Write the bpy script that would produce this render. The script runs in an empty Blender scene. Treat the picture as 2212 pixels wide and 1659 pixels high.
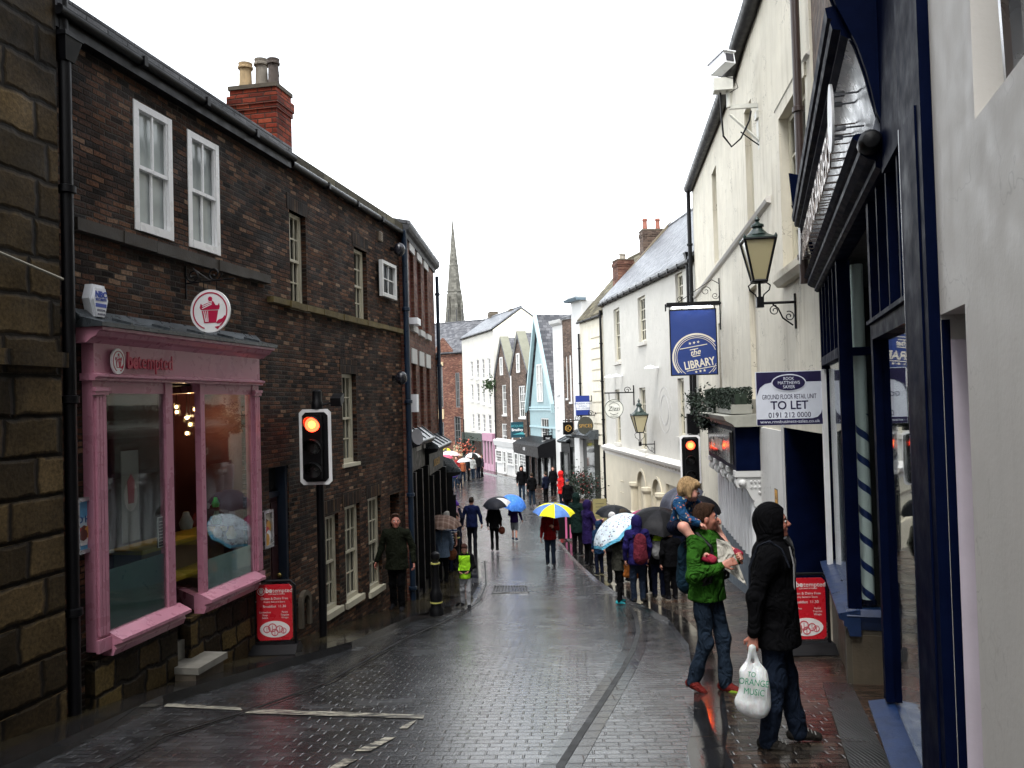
import bpy, bmesh, math, random
import numpy as np
from mathutils import Vector, Matrix
random.seed(7)
# ---------------------------------------------------------------- camera, sky, sun, exposure
SC = bpy.context.scene
COL = SC.collection
F_PX = 1800.0                      # focal length in units where the picture is 2212 wide
CX, CY = 1106.0, 829.5
cam_d = bpy.data.cameras.new('camera'); cam = bpy.data.objects.new('camera', cam_d); COL.objects.link(cam)
cam_d.sensor_width = 36.0; cam_d.lens = 36.0 * F_PX / 2212.0; cam_d.clip_end = 2000; cam_d.clip_start = .05
CAM_R = Matrix.Rotation(math.radians(90 + 1.29), 4, 'X') @ Matrix.Rotation(-0.028, 4, 'Z')
cam.matrix_world = CAM_R
SC.camera = cam
w = bpy.data.worlds.new('World'); SC.world = w; w.use_nodes = True
wn = w.node_tree.nodes; wl = w.node_tree.links
for n in list(wn): wn.remove(n)
sky = wn.new('ShaderNodeTexSky'); sky.sky_type = 'NISHITA'; sky.sun_disc = False
SUN_EL, SUN_ROT = math.radians(62), math.radians(200)
sky.sun_elevation = SUN_EL; sky.sun_rotation = SUN_ROT; sky.dust_density = 1.0; sky.air_density = 1.0; sky.ozone_density = 1.0
bw = wn.new('ShaderNodeRGBToBW'); mx = wn.new('ShaderNodeMix'); mx.data_type = 'RGBA'
tint = wn.new('ShaderNodeMix'); tint.data_type = 'RGBA'; tint.blend_type = 'MULTIPLY'; tint.inputs[0].default_value = 1
tint.inputs[7].default_value = (0.97, 0.99, 1.0, 1)
mx.inputs[0].default_value = 0.92                      # an overcast sky: nearly all its colour is gone
bg = wn.new('ShaderNodeBackground'); bg.inputs[1].default_value = 0.15
wo = wn.new('ShaderNodeOutputWorld')
wl.new(sky.outputs[0], bw.inputs[0]); wl.new(sky.outputs[0], mx.inputs[6]); wl.new(bw.outputs[0], mx.inputs[7])
wl.new(mx.outputs[2], tint.inputs[6]); wl.new(tint.outputs[2], bg.inputs[0]); wl.new(bg.outputs[0], wo.inputs[0])
sd = bpy.data.lights.new('sun', 'SUN'); sun = bpy.data.objects.new('sun', sd); COL.objects.link(sun)
sd.energy = 0.6; sd.angle = math.radians(25); sd.color = (1, .97, .93)
sdir = Vector((math.sin(SUN_ROT) * math.cos(SUN_EL), math.cos(SUN_ROT) * math.cos(SUN_EL), math.sin(SUN_EL)))
sun.rotation_euler = sdir.to_track_quat('Z', 'Y').to_euler()
SC.view_settings.view_transform = 'Standard'; SC.view_settings.look = 'None'
SC.view_settings.exposure = 2.7; SC.view_settings.gamma = 1.0
SC.render.engine = 'CYCLES'
SC.cycles.max_bounces = 6; SC.cycles.diffuse_bounces = 3; SC.cycles.glossy_bounces = 3; SC.cycles.transparent_max_bounces = 24
SC.cycles.use_denoising = True; SC.cycles.sample_clamp_indirect = 6

# ---------------------------------------------------------------- measuring: pixels of the 2212 x 1659 picture to places
def ray(x, y):
    return (CAM_R.to_3x3() @ Vector(((x - CX) / F_PX, (CY - y) / F_PX, -1.0)))
def at(x, y, Y):
    d = ray(x, y); return d * (Y / d.y)
GP = [(-12, -.3), (-6, -.8), (0, -1.62), (6, -2.57), (8, -2.84), (10, -3.11), (14, -3.68), (16, -3.95), (20, -4.38), (25, -4.72), (30, -4.92), (42, -5.15), (60, -5.35), (100, -5.5), (160, -5.6)]
def g(Y):
    if Y <= GP[0][0]: return GP[0][1]
    for (a, za), (b, zb) in zip(GP, GP[1:]):
        if Y <= b:
            t = (Y - a) / (b - a); return za + (zb - za) * t
    return GP[-1][1]
def gnd(x, y, up=0.0):
    d = ray(x, y); lo, hi = 1.0, 150.0
    for _ in range(60):
        m = (lo + hi) / 2
        if d.z * (m / d.y) > g(m) + up: lo = m
        else: hi = m
    return d * (lo / d.y)
class Frame:
    def __init__(s, p, d):
        s.p = Vector((p[0], p[1], 0)); s.d = Vector((d[0], d[1], 0)).normalized(); s.n = Vector((s.d.y, -s.d.x, 0))
    def pt(s, u, o, z): return s.p + s.d * u + s.n * o + Vector((0, 0, z))
    def px(s, x, y, o=0.0):
        r = ray(x, y); q = s.p + s.n * o
        t = q.dot(s.n) / r.dot(s.n); h = r * t
        return (h - q).dot(s.d), h.z
    def r(s, xa, ya, xb, yb, o=0.0):
        a, b = s.px(xa, ya, o), s.px(xb, yb, o)
        return min(a[0], b[0]), max(a[0], b[0]), min(a[1], b[1]), max(a[1], b[1])
    def uY(s, Y): return (Y - s.p.y) / s.d.y
    def sub(s, u, o, d=None): 
        q = s.pt(u, o, 0); return Frame((q.x, q.y), d if d else (s.d.x, s.d.y))
    def perp(s, u, sgn=1):
        q = s.pt(u, 0, 0); return Frame((q.x, q.y), (s.n.x * sgn, s.n.y * sgn))

# ---------------------------------------------------------------- node materials
class NT:
    def __init__(s, name):
        s.m = bpy.data.materials.new(name); s.m.use_nodes = True; s.t = s.m.node_tree
        s.N = s.t.nodes; s.L = s.t.links
        s.b = s.N['Principled BSDF']; s.out = s.N['Material Output']
    def n(s, ty, **k):
        x = s.N.new(ty)
        for a, v in k.items(): setattr(x, a, v)
        return x
    def put(s, sock, v):
        if isinstance(v, bpy.types.NodeSocket): s.L.new(v, sock)
        elif isinstance(v, (tuple, list)) and len(v) == 3 and sock.type == 'RGBA': sock.default_value = (*v, 1)
        else: sock.default_value = v
    def ma(s, op, a, b=0.0, c=0.0):
        x = s.n('ShaderNodeMath', operation=op)
        s.put(x.inputs[0], a); s.put(x.inputs[1], b)
        if op in ('MULTIPLY_ADD', 'COMPARE'): s.put(x.inputs[2], c)
        return x.outputs[0]
    def mix(s, f, a, b, mode='MIX'):
        x = s.n('ShaderNodeMix', data_type='RGBA', blend_type=mode)
        s.put(x.inputs[0], f); s.put(x.inputs[6], a); s.put(x.inputs[7], b); return x.outputs[2]
    def noise(s, vec, sc, det=3, rough=.55, col=False, sxyz=None):
        if sxyz:
            mp = s.n('ShaderNodeMapping'); s.L.new(vec, mp.inputs[0]); mp.inputs[3].default_value = sxyz; vec = mp.outputs[0]
        x = s.n('ShaderNodeTexNoise'); s.L.new(vec, x.inputs[0]); x.inputs['Scale'].default_value = sc
        x.inputs['Detail'].default_value = det; x.inputs['Roughness'].default_value = rough
        return x.outputs[1] if col else x.outputs[0]
    def rng(s, v, a, b, c=0.0, d=1.0):
        x = s.n('ShaderNodeMapRange'); s.put(x.inputs[0], v)
        for i, q in enumerate((a, b, c, d)): s.put(x.inputs[i + 1], q)
        return x.outputs[0]
    def ramp(s, v, stops, const=False):
        x = s.n('ShaderNodeValToRGB'); s.put(x.inputs[0], v); r = x.color_ramp
        if const: r.interpolation = 'CONSTANT'
        while len(r.elements) < len(stops): r.elements.new(.5)
        for e, (p, c) in zip(r.elements, stops): e.position = p; e.color = (*c, 1)
        return x.outputs[0]
    def uv(s): return s.n('ShaderNodeTexCoord').outputs['UV']
    def obj(s): return s.n('ShaderNodeTexCoord').outputs['Object']
    def bump(s, h, st=.5, dist=.01, prev=None):
        x = s.n('ShaderNodeBump'); x.inputs['Strength'].default_value = st; x.inputs['Distance'].default_value = dist
        s.put(x.inputs['Height'], h)
        if prev: s.L.new(prev, x.inputs['Normal'])
        return x.outputs[0]
    def fin(s, col=None, rough=None, nrm=None, metal=None, spec=None, coat=None, sheen=None):
        if col is not None: s.put(s.b.inputs['Base Color'], col)
        if rough is not None: s.put(s.b.inputs['Roughness'], rough)
        if nrm is not None: s.put(s.b.inputs['Normal'], nrm)
        if metal is not None: s.put(s.b.inputs['Metallic'], metal)
        if spec is not None: s.put(s.b.inputs['Specular IOR Level'], spec)
        if coat is not None: s.put(s.b.inputs['Coat Weight'], coat); s.b.inputs['Coat Roughness'].default_value = .15
        return s.m
def blocks(t, vec, w, h, mo, stag=.5, dist=.006, jit=0.0, edge=.006):
    nz = t.noise(vec, 5.0, 2, col=True)
    sub = t.n('ShaderNodeVectorMath', operation='SUBTRACT'); t.L.new(nz, sub.inputs[0]); sub.inputs[1].default_value = (.5, .5, .5)
    scl = t.n('ShaderNodeVectorMath', operation='SCALE'); t.L.new(sub.outputs[0], scl.inputs[0]); scl.inputs['Scale'].default_value = dist * 2
    add = t.n('ShaderNodeVectorMath', operation='ADD'); t.L.new(vec, add.inputs[0]); t.L.new(scl.outputs[0], add.inputs[1])
    sp = t.n('ShaderNodeSeparateXYZ'); t.L.new(add.outputs[0], sp.inputs[0])
    v = t.ma('DIVIDE', sp.outputs[1], h); row = t.ma('FLOOR', v)
    u = t.ma('DIVIDE', sp.outputs[0], w)
    u = t.ma('ADD', u, t.ma('MULTIPLY', t.ma('MODULO', row, 2.0), stag))
    if jit:
        wr = t.n('ShaderNodeTexWhiteNoise', noise_dimensions='1D'); t.L.new(row, wr.inputs['W'])
        u = t.ma('ADD', u, t.ma('MULTIPLY', wr.outputs[0], jit))
    col = t.ma('FLOOR', u)
    fu = t.ma('MULTIPLY', t.ma('FRACT', u), w); fv = t.ma('MULTIPLY', t.ma('FRACT', v), h)
    du = t.ma('MINIMUM', fu, t.ma('SUBTRACT', w, fu)); dv = t.ma('MINIMUM', fv, t.ma('SUBTRACT', h, fv))
    d = t.ma('MINIMUM', du, dv)
    mask = t.rng(d, mo * .5, mo * .5 + edge)
    cb = t.n('ShaderNodeCombineXYZ'); t.L.new(col, cb.inputs[0]); t.L.new(row, cb.inputs[1])
    wnn = t.n('ShaderNodeTexWhiteNoise', noise_dimensions='2D'); t.L.new(cb.outputs[0], wnn.inputs[0])
    return wnn.outputs['Value'], wnn.outputs['Color'], mask, fu, fv
def mat_blocks(name, w, h, mo, stops, mortar, stag=.5, dist=.006, jit=0.0, edge=.006, bump=.6, bd=.01, rough=(.6, .85), dirt=(.55, 1.15), dsc=.8, grain=.3, tilt=0.0, spec=.15):
    t = NT(name); vec = t.uv()
    val, colr, mask, fu, fv = blocks(t, vec, w, h, mo, stag, dist, jit, edge)
    c = t.ramp(val, stops)
    gn = t.noise(vec, 28.0, 4, .65)
    c = t.mix(1.0, c, t.ramp(gn, [(.3, (1 - grain,) * 3), (.7, (1 + grain,) * 3)]), 'MULTIPLY')
    c = t.mix(mask, mortar, c)
    dn = t.noise(vec, dsc, 5, .6)
    c = t.mix(1.0, c, t.ramp(dn, [(.3, (dirt[0],) * 3), (.68, (dirt[1],) * 3)]), 'MULTIPLY')
    hgt = t.ma('ADD', mask, t.ma('MULTIPLY', gn, .35))
    hgt = t.ma('ADD', hgt, t.ma('MULTIPLY', val, .5))
    if tilt:
        sp = t.n('ShaderNodeSeparateXYZ'); t.L.new(colr, sp.inputs[0])
        tx = t.ma('MULTIPLY', t.ma('SUBTRACT', sp.outputs[0], .5), t.ma('MULTIPLY', fu, tilt))
        ty = t.ma('MULTIPLY', t.ma('SUBTRACT', sp.outputs[1], .5), t.ma('MULTIPLY', fv, tilt))
        hgt = t.ma('ADD', hgt, t.ma('ADD', tx, ty))
    nb = t.bump(hgt, bump, bd)
    return t.fin(c, t.rng(t.noise(vec, 3.0, 3), .3, .7, *rough), nb, spec=spec)
def mat_oldbrick(name, s=1.0):
    t = NT(name); vec = t.uv()
    val, colr, mask, fu, fv = blocks(t, vec, .19, .061, .010, .5, .012, .3, .005)
    k = lambda *c: tuple(x * s for x in c)
    c1 = t.ramp(val, [(0, k(.007, .005, .005)), (.2, k(.018, .012, .010)), (.5, k(.036, .021, .015)), (.78, k(.06, .030, .019)), (.93, k(.10, .045, .024)), (1, k(.17, .10, .06))])
    c2 = t.ramp(val, [(0, k(.010, .007, .006)), (.15, k(.026, .016, .012)), (.45, k(.058, .029, .019)), (.72, k(.092, .042, .025)), (.9, k(.14, .066, .036)), (1, k(.26, .17, .11))])
    c = t.mix(t.rng(t.noise(vec, .45, 4, .6), .42, .58), c1, c2)
    gn = t.noise(vec, 34.0, 4, .7)
    c = t.mix(1.0, c, t.ramp(gn, [(.3, (.45,) * 3), (.7, (1.6,) * 3)]), 'MULTIPLY')
    c = t.mix(mask, t.mix(t.rng(t.noise(vec, 1.1, 3), .4, .6), k(.022, .018, .015), k(.07, .06, .05)), c)
    st = t.noise(vec, .9, 5, .65, sxyz=(3, .5, 1)); c = t.mix(t.rng(st, .56, .74), c, k(.008, .007, .007))
    h = t.ma('ADD', t.ma('ADD', mask, t.ma('MULTIPLY', gn, .6)), t.ma('MULTIPLY', val, .6))
    return t.fin(c, t.rng(t.noise(vec, 2.0, 3), .3, .7, .6, .95), t.bump(h, .9, .02, t.bump(t.noise(vec, .6, 3), .5, .08)), spec=.14)
def mat_paint(name, c, rough=.5, var=.12, sc=2.5, bump=.15, streak=0.0, metal=0.0, spec=.5, coat=0.0, stain=None, crack=0.0):
    t = NT(name); vec = t.uv()
    n1 = t.noise(vec, sc, 5, .6)
    col = t.mix(t.rng(n1, .3, .7), tuple(x * (1 - var) for x in c), tuple(min(1, x * (1 + var * .6)) for x in c))
    if streak:
        s1 = t.noise(vec, 1.0, 5, .65, sxyz=(7, .5, 1))
        s2 = t.noise(vec, .5, 3, .6)
        k = t.ma('MULTIPLY', t.rng(s1, .5, .78), t.rng(s2, .35, .65))
        col = t.mix(t.ma('MULTIPLY', k, streak), col, stain or tuple(x * .45 for x in c))
        s3 = t.noise(vec, 9.0, 6, .7)
        col = t.mix(t.ma('MULTIPLY', t.rng(s3, .66, .74), streak * .8), col, stain or tuple(x * .4 for x in c))
    if crack:
        vo = t.n('ShaderNodeTexVoronoi', feature='DISTANCE_TO_EDGE'); vo.inputs['Scale'].default_value = 1.3
        nz = t.noise(vec, 3, 3, col=True); ad = t.n('ShaderNodeVectorMath', operation='ADD'); t.L.new(vec, ad.inputs[0]); t.L.new(nz, ad.inputs[1]); t.L.new(ad.outputs[0], vo.inputs[0])
        ck = t.ma('MULTIPLY', t.rng(vo.outputs[0], 0, .012, 1, 0), t.rng(t.noise(vec, .7, 2), .48, .6))
        col = t.mix(t.ma('MULTIPLY', ck, crack), col, (.08, .065, .05))
    g2 = t.noise(vec, 40.0, 3)
    nb = t.bump(t.ma('ADD', n1, t.ma('MULTIPLY', g2, .4)), bump, .01)
    r = t.rng(t.noise(vec, 6, 3), .3, .7, max(.03, rough - .1), min(1, rough + .12))
    return t.fin(col, r, nb, metal=metal, spec=spec, coat=coat)
def mat_cloth(name, c, rough=.75, pat=None, fold=.4):
    t = NT(name); o = t.obj()
    n1 = t.noise(o, 6, 4)
    col = t.mix(t.rng(n1, .3, .7), tuple(x * .72 for x in c), tuple(min(1, x * 1.15) for x in c))
    if pat:
        kind, c2, c3, sc = pat
        if kind == 'flower':
            vo = t.n('ShaderNodeTexVoronoi'); t.L.new(o, vo.inputs[0]); vo.inputs['Scale'].default_value = sc
            col = t.mix(t.rng(vo.outputs[0], .3, .34, 1, 0), col, t.mix(t.rng(t.noise(o, sc * .6, 1), .49, .51), c2, c3))
        elif kind == 'stripe':
            sp = t.n('ShaderNodeSeparateXYZ'); t.L.new(o, sp.inputs[0])
            f = t.ma('FRACT', t.ma('MULTIPLY', sp.outputs[2], sc)); col = t.mix(t.rng(f, .5, .52), col, c2)
        elif kind == 'plaid':
            sp = t.n('ShaderNodeSeparateXYZ'); t.L.new(o, sp.inputs[0])
            f = t.ma('GREATER_THAN', t.ma('FRACT', t.ma('MULTIPLY', sp.outputs[0], sc)), .7)
            f2 = t.ma('GREATER_THAN', t.ma('FRACT', t.ma('MULTIPLY', sp.outputs[1], sc)), .7)
            col = t.mix(t.ma('MULTIPLY', t.ma('ADD', f, f2), .5), col, c2)
    fb = t.noise(o, 9, 3, .55, sxyz=(1, 1, .45)); wv = t.noise(o, 260, 1)
    f2 = t.n('ShaderNodeTexNoise'); t.L.new(o, f2.inputs[0]); f2.inputs['Scale'].default_value = 5; f2.inputs['Detail'].default_value = 2; f2.inputs['Distortion'].default_value = 1.6
    rd = t.ma('ABSOLUTE', t.ma('SUBTRACT', f2.outputs[0], .5))
    nb = t.bump(wv, .15, .002, t.bump(t.ma('ADD', fb, t.ma('MULTIPLY', rd, 2.5)), min(1, fold * 1.6), .05))
    return t.fin(col, t.rng(t.noise(o, 4, 3), .3, .7, min(1, rough), min(1, rough + .2)), nb, spec=.07)
_P = {}
def paint(r, g_, b, rough=.5, **k):
    key = (r, g_, b, rough, tuple(sorted(k.items())))
    if key not in _P: _P[key] = mat_paint('paint', (r, g_, b), rough, **k)
    return _P[key]
def cloth(r, g_, b, rough=.75, pat=None, **k):
    key = ('c', r, g_, b, rough, pat, tuple(k.items()))
    if key not in _P: _P[key] = mat_cloth('cloth', (r, g_, b), rough, pat, **k)
    return _P[key]
def emit(name, c, st):
    t = NT(name); t.b.inputs['Base Color'].default_value = (*c, 1); t.b.inputs['Emission Color'].default_value = (*c, 1); t.b.inputs['Emission Strength'].default_value = st
    return t.m
def mat_glass(name, tintc=(.86, .9, .88), boost=.75, base=.05):
    t = NT(name)
    fr = t.n('ShaderNodeLayerWeight'); fr.inputs[0].default_value = .5
    fac = t.ma('MINIMUM', t.ma('ADD', t.ma('MULTIPLY', t.ma('POWER', fr.outputs['Facing'], 4.0), boost), base), 1.0)
    tr = t.n('ShaderNodeBsdfTransparent'); tr.inputs[0].default_value = (*tintc, 1)
    gl = t.n('ShaderNodeBsdfGlossy'); gl.inputs['Roughness'].default_value = .015; gl.inputs[0].default_value = (.95, .97, 1, 1)
    nb = t.bump(t.noise(t.uv(), 1.6, 2), .02, .05); t.L.new(nb, gl.inputs['Normal'])
    ms = t.n('ShaderNodeMixShader'); t.L.new(fac, ms.inputs[0]); t.L.new(tr.outputs[0], ms.inputs[1]); t.L.new(gl.outputs[0], ms.inputs[2])
    t.L.new(ms.outputs[0], t.out.inputs[0]); return t.m
GLASS = mat_glass('shop_glass')
def mat_pane(name, c, curtain=None):
    t = NT(name); o = t.uv(); col = c
    n1 = t.noise(o, 1.4, 3); col = t.mix(t.rng(n1, .35, .65), tuple(x * .6 for x in c), c)
    if curtain: col = t.mix(t.rng(t.noise(o, 1.0, 2, sxyz=(14, .3, 1)), .45, .6), col, curtain)
    return t.fin(col, .06, t.bump(t.noise(o, 1.1, 2), .05, .05), spec=.35)
PANE_DARK = mat_pane('dark_pane', (.02, .022, .022)); PANE_NET = mat_pane('net_curtain_pane', (.025, .027, .025), (.17, .17, .15))
PANE_BLIND = mat_pane('blind_pane', (.50, .55, .54)); PANE_MID = mat_pane('mid_pane', (.03, .033, .032))
# base materials
BR = (.06, .035, .028)
M_DBRICK = mat_oldbrick('sooty_brick', 1.0)
M_RBRICK = mat_blocks('red_brick', .225, .075, .01, [(0, (.07, .025, .018)), (.4, (.11, .04, .028)), (.75, (.15, .06, .04)), (1, (.22, .11, .075))], (.12, .09, .07), dirt=(.6, 1.1), grain=.3)
M_CBRICK = mat_blocks('chimney_brick', .225, .078, .012, [(0, (.15, .024, .013)), (.5, (.27, .042, .02)), (1, (.36, .075, .035))], (.07, .035, .024), dist=.01, dirt=(.45, 1.1), dsc=1.2)
M_BBRICK = mat_blocks('brown_brick', .23, .08, .012, [(0, (.045, .028, .023)), (.5, (.085, .055, .043)), (1, (.15, .10, .075))], (.11, .09, .07), dirt=(.6, 1.1))
M_STONE = mat_blocks('sandstone_blocks', .62, .34, .02, [(0, (.030, .021, .010)), (.4, (.052, .035, .016)), (.75, (.08, .054, .023)), (1, (.13, .088, .04))], (.012, .009, .006), dist=.04, jit=.8, edge=.03, bump=.8, bd=.016, dirt=(.2, 1.4), dsc=1.1, grain=.5, rough=(.55, .85))
M_RUBBLE = mat_blocks('rubble_stone', .36, .26, .02, [(0, (.018, .013, .007)), (.5, (.042, .030, .014)), (.8, (.075, .05, .02)), (1, (.12, .085, .03))], (.010, .008, .006), dist=.06, jit=.5, edge=.02, bump=.9, bd=.02, dirt=(.35, 1.3), grain=.5)
M_SLATE = mat_blocks('blue_slate', .28, .2, .012, [(0, (.06, .068, .08)), (.5, (.10, .108, .125)), (1, (.15, .16, .18))], (.018, .018, .02), jit=.3, bump=.7, bd=.02, spec=.5, rough=(.3, .45), tilt=3, dirt=(.75, 1.1))
M_SLATE2 = mat_blocks('dark_slate', .3, .22, .01, [(0, (.05, .052, .06)), (.5, (.09, .092, .1)), (1, (.14, .14, .15))], (.03, .03, .033), jit=.3, bump=.7, bd=.02, rough=(.35, .6), dirt=(.7, 1.1))
M_FLAGROOF = mat_blocks('stone_flag_roof', .5, .35, .015, [(0, (.06, .052, .035)), (.5, (.1, .088, .06)), (1, (.15, .135, .09))], (.02, .02, .015), jit=.4, bump=.8, bd=.03)
M_CREAM = mat_paint('cream_render', (.60, .56, .46), .75, .12, 1.2, .3, streak=.85, stain=(.22, .17, .10), crack=.9)
M_WHITE = mat_paint('white_render', (.47, .455, .415), .75, .08, 1.2, .2, streak=.28, stain=(.33, .28, .2), crack=.4)
M_WHITE2 = mat_paint('clean_white_render', (.50, .50, .49), .7, .06, 1.5, .15, streak=.15)
M_GREYR = mat_paint('pale_grey_masonry_paint', (.60, .575, .535), .6, .07, .9, .2, streak=.4, stain=(.33, .3, .25), crack=.25)
M_PINK = mat_paint('pink_gloss_paint', (.47, .20, .27), .3, .12, 3, .15, streak=.35, stain=(.22, .10, .11))
M_NAVY = mat_paint('navy_gloss_paint', (.0018, .0042, .019), .5, .3, 4, .2, spec=.12)
M_NAVY.node_tree.nodes['Principled BSDF'].inputs['IOR'].default_value = 1.15
M_NAVYL = mat_paint('worn_blue_paint', (.009, .024, .075), .35, .35, 6, .3, spec=.35)
M_BLACK = mat_paint('black_paint', (.003, .003, .004), .45, .3, 4, .15, spec=.2)
M_BLUEPIPE = mat_paint('blue_pipe_paint', (.006, .016, .034), .35, .25, 4, .15)
M_LEAD = mat_paint('lead_sheet', (.06, .07, .078), .3, .35, 3, .4, metal=.3)
M_WFRAME = mat_paint('window_paint', (.60, .60, .585), .4, .08, 3, .1)
M_CFRAME = mat_paint('cream_window_paint', (.50, .465, .36), .45, .12, 3, .15, streak=.3)
M_SILL = mat_paint('stone_sill', (.09, .072, .05), .8, .3, 4, .5, streak=.4)
M_DSILL = mat_paint('dark_stone_course', (.035, .027, .02), .7, .35, 3, .6)
M_YSILL = mat_paint('mossy_stone_course', (.11, .08, .025), .8, .4, 5, .8)
M_CONC = mat_paint('worn_step_stone', (.20, .19, .165), .45, .3, 4, .3, streak=.5)
M_ALU = mat_paint('aluminium', (.42, .43, .45), .3, .12, 5, .1, metal=.7)
M_WPLAS = mat_paint('white_plastic', (.78, .8, .84), .35, .05, 4, .05)
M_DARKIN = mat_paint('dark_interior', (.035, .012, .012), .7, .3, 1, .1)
M_GREYIN = mat_paint('grey_interior', (.05, .05, .05), .8, .3, 1, .1)

# ---------------------------------------------------------------- mesh building and bookkeeping
ORG = {}
class MB:
    def __init__(s): s.v = []; s.f = []; s.m = []
    def face(s, pts, mi=0):
        k = len(s.v); s.v += [Vector(p) for p in pts]; s.f.append(list(range(k, k + len(pts)))); s.m.append(mi); return s
    def raw(s, vs, fs, mi=0):
        k = len(s.v); s.v += [Vector(p) for p in vs]; s.f += [[i + k for i in f] for f in fs]; s.m += [mi] * len(fs); return s
    def hexa(s, p, mi=0):
        return s.raw(p, [(0, 3, 2, 1), (4, 5, 6, 7), (0, 1, 5, 4), (1, 2, 6, 5), (2, 3, 7, 6), (3, 0, 4, 7)], mi)
    def fbox(s, F, u0, u1, o0, o1, z0, z1, mi=0):
        P = F.pt
        return s.hexa([P(u0, o0, z0), P(u1, o0, z0), P(u1, o1, z0), P(u0, o1, z0), P(u0, o0, z1), P(u1, o0, z1), P(u1, o1, z1), P(u0, o1, z1)], mi)
    def box(s, c, sx, sy, sz, mi=0, R=None):
        c = Vector(c); q = []
        for z in (-1, 1):
            for x, y in ((-1, -1), (1, -1), (1, 1), (-1, 1)):
                p = Vector((x * sx / 2, y * sy / 2, z * sz / 2)); q.append(c + (R @ p if R else p))
        return s.hexa(q, mi)
    def fpoly(s, F, pts, o0, o1, mi=0):
        n = len(pts); k = len(s.v)
        s.v += [F.pt(u, o1, z) for u, z in pts] + [F.pt(u, o0, z) for u, z in pts]
        s.f.append([k + i for i in range(n)]); s.f.append([k + 2 * n - 1 - i for i in range(n)]); s.m += [mi, mi]
        for i in range(n):
            j = (i + 1) % n; s.f.append([k + j, k + i, k + n + i, k + n + j]); s.m.append(mi)
        return s
    def prof(s, F, pr, u0, u1, mi=0, du=None):
        n = len(pr); k = len(s.v)
        s.v += [F.pt(u0 - (du * o if du else 0), o, z) for o, z in pr] + [F.pt(u1 + (du * o if du else 0), o, z) for o, z in pr]
        s.f.append([k + i for i in range(n)]); s.f.append([k + 2 * n - 1 - i for i in range(n)]); s.m += [mi, mi]
        for i in range(n):
            j = (i + 1) % n; s.f.append([k + j, k + i, k + n + i, k + n + j]); s.m.append(mi)
        return s
    def tube(s, pts, r, n=8, mi=0, r2=None):
        pts = [Vector(p) for p in pts]; k = len(s.v); N = len(pts); up = None
        for i, p in enumerate(pts):
            d = (pts[min(i + 1, N - 1)] - pts[max(i - 1, 0)]).normalized()
            a = Vector((0, 0, 1)) if abs(d.z) < .9 else Vector((1, 0, 0))
            if up is None: x = d.cross(a).normalized()
            else: x = (up - d * up.dot(d)).normalized()
            up = x; y = d.cross(x)
            rr = r if r2 is None else r + (r2 - r) * i / (N - 1)
            s.v += [p + (x * math.cos(q * 2 * math.pi / n) + y * math.sin(q * 2 * math.pi / n)) * rr for q in range(n)]
        for i in range(N - 1):
            for q in range(n):
                a = k + i * n + q; b = k + i * n + (q + 1) % n; s.f.append([a, b, b + n, a + n]); s.m.append(mi)
        s.f.append([k + q for q in range(n)][::-1]); s.f.append([k + (N - 1) * n + q for q in range(n)]); s.m += [mi, mi]
        return s
    def lathe(s, base, pr, n=16, mi=0, ax=None, a0=0.0, sq=None):
        base = Vector(base); z = Vector(ax).normalized() if ax else Vector((0, 0, 1))
        x = z.cross(Vector((0, 1, 0))); x = x.normalized() if x.length > .1 else Vector((1, 0, 0)); y = z.cross(x)
        k = len(s.v); N = len(pr)
        for r, h in pr:
            s.v += [base + z * h + (x * math.cos(a0 + q * 2 * math.pi / n) + y * math.sin(a0 + q * 2 * math.pi / n)) * r for q in range(n)]
        for i in range(N - 1):
            for q in range(n):
                a = k + i * n + q; b = k + i * n + (q + 1) % n; s.f.append([a, b, b + n, a + n]); s.m.append(mi)
        s.f.append([k + q for q in range(n)][::-1]); s.f.append([k + (N - 1) * n + q for q in range(n)]); s.m += [mi, mi]
        return s
    def ball(s, c, r, mi=0, n=10, sc=(1, 1, 1)):
        c = Vector(c); vs = []; fs = []; m = n // 2 + 1
        for i in range(m + 1):
            t = math.pi * i / m
            for q in range(n):
                p = 2 * math.pi * q / n
                vs.append(c + Vector((math.sin(t) * math.cos(p) * sc[0], math.sin(t) * math.sin(p) * sc[1], math.cos(t) * sc[2])) * r)
        for i in range(m):
            for q in range(n):
                a = i * n + q; b = i * n + (q + 1) % n; fs.append((a, a + n, b + n, b))
        return s.raw(vs, fs, mi)
    def text(s, F, body, u, z, size, o=0.0, dep=.004, mi=0, al='CENTER', sx=1.0, shear=0.0, rot=0.0, bold=0.0):
        cu = bpy.data.curves.new('lettering', 'FONT'); cu.body = body; cu.size = size; cu.align_x = al; cu.extrude = dep; cu.resolution_u = 3; cu.shear = shear; cu.offset = bold
        ob = bpy.data.objects.new('lettering', cu); me = ob.to_mesh()
        c, sn = math.cos(rot), math.sin(rot)
        vs = []
        for q in me.vertices:
            a, b = q.co.x * sx, q.co.y
            vs.append(F.pt(u + a * c - b * sn, o + q.co.z + dep, z + a * sn + b * c))
        s.raw(vs, [list(p.vertices) for p in me.polygons], mi)
        ob.to_mesh_clear(); bpy.data.objects.remove(ob); bpy.data.curves.remove(cu); return s
    def ring(s, F, u, z, r0, r1, o0, o1, mi=0, n=32, a0=0.0, a1=2 * math.pi, su=1.0):
        for i in range(n):
            a = a0 + (a1 - a0) * i / n; b = a0 + (a1 - a0) * (i + 1) / n
            q = [(r0, a), (r1, a), (r1, b), (r0, b)]
            p = [F.pt(u + r * math.cos(t) * su, o0, z + r * math.sin(t)) for r, t in q] + [F.pt(u + r * math.cos(t) * su, o1, z + r * math.sin(t)) for r, t in q]
            s.hexa(p, mi)
        return s
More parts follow.
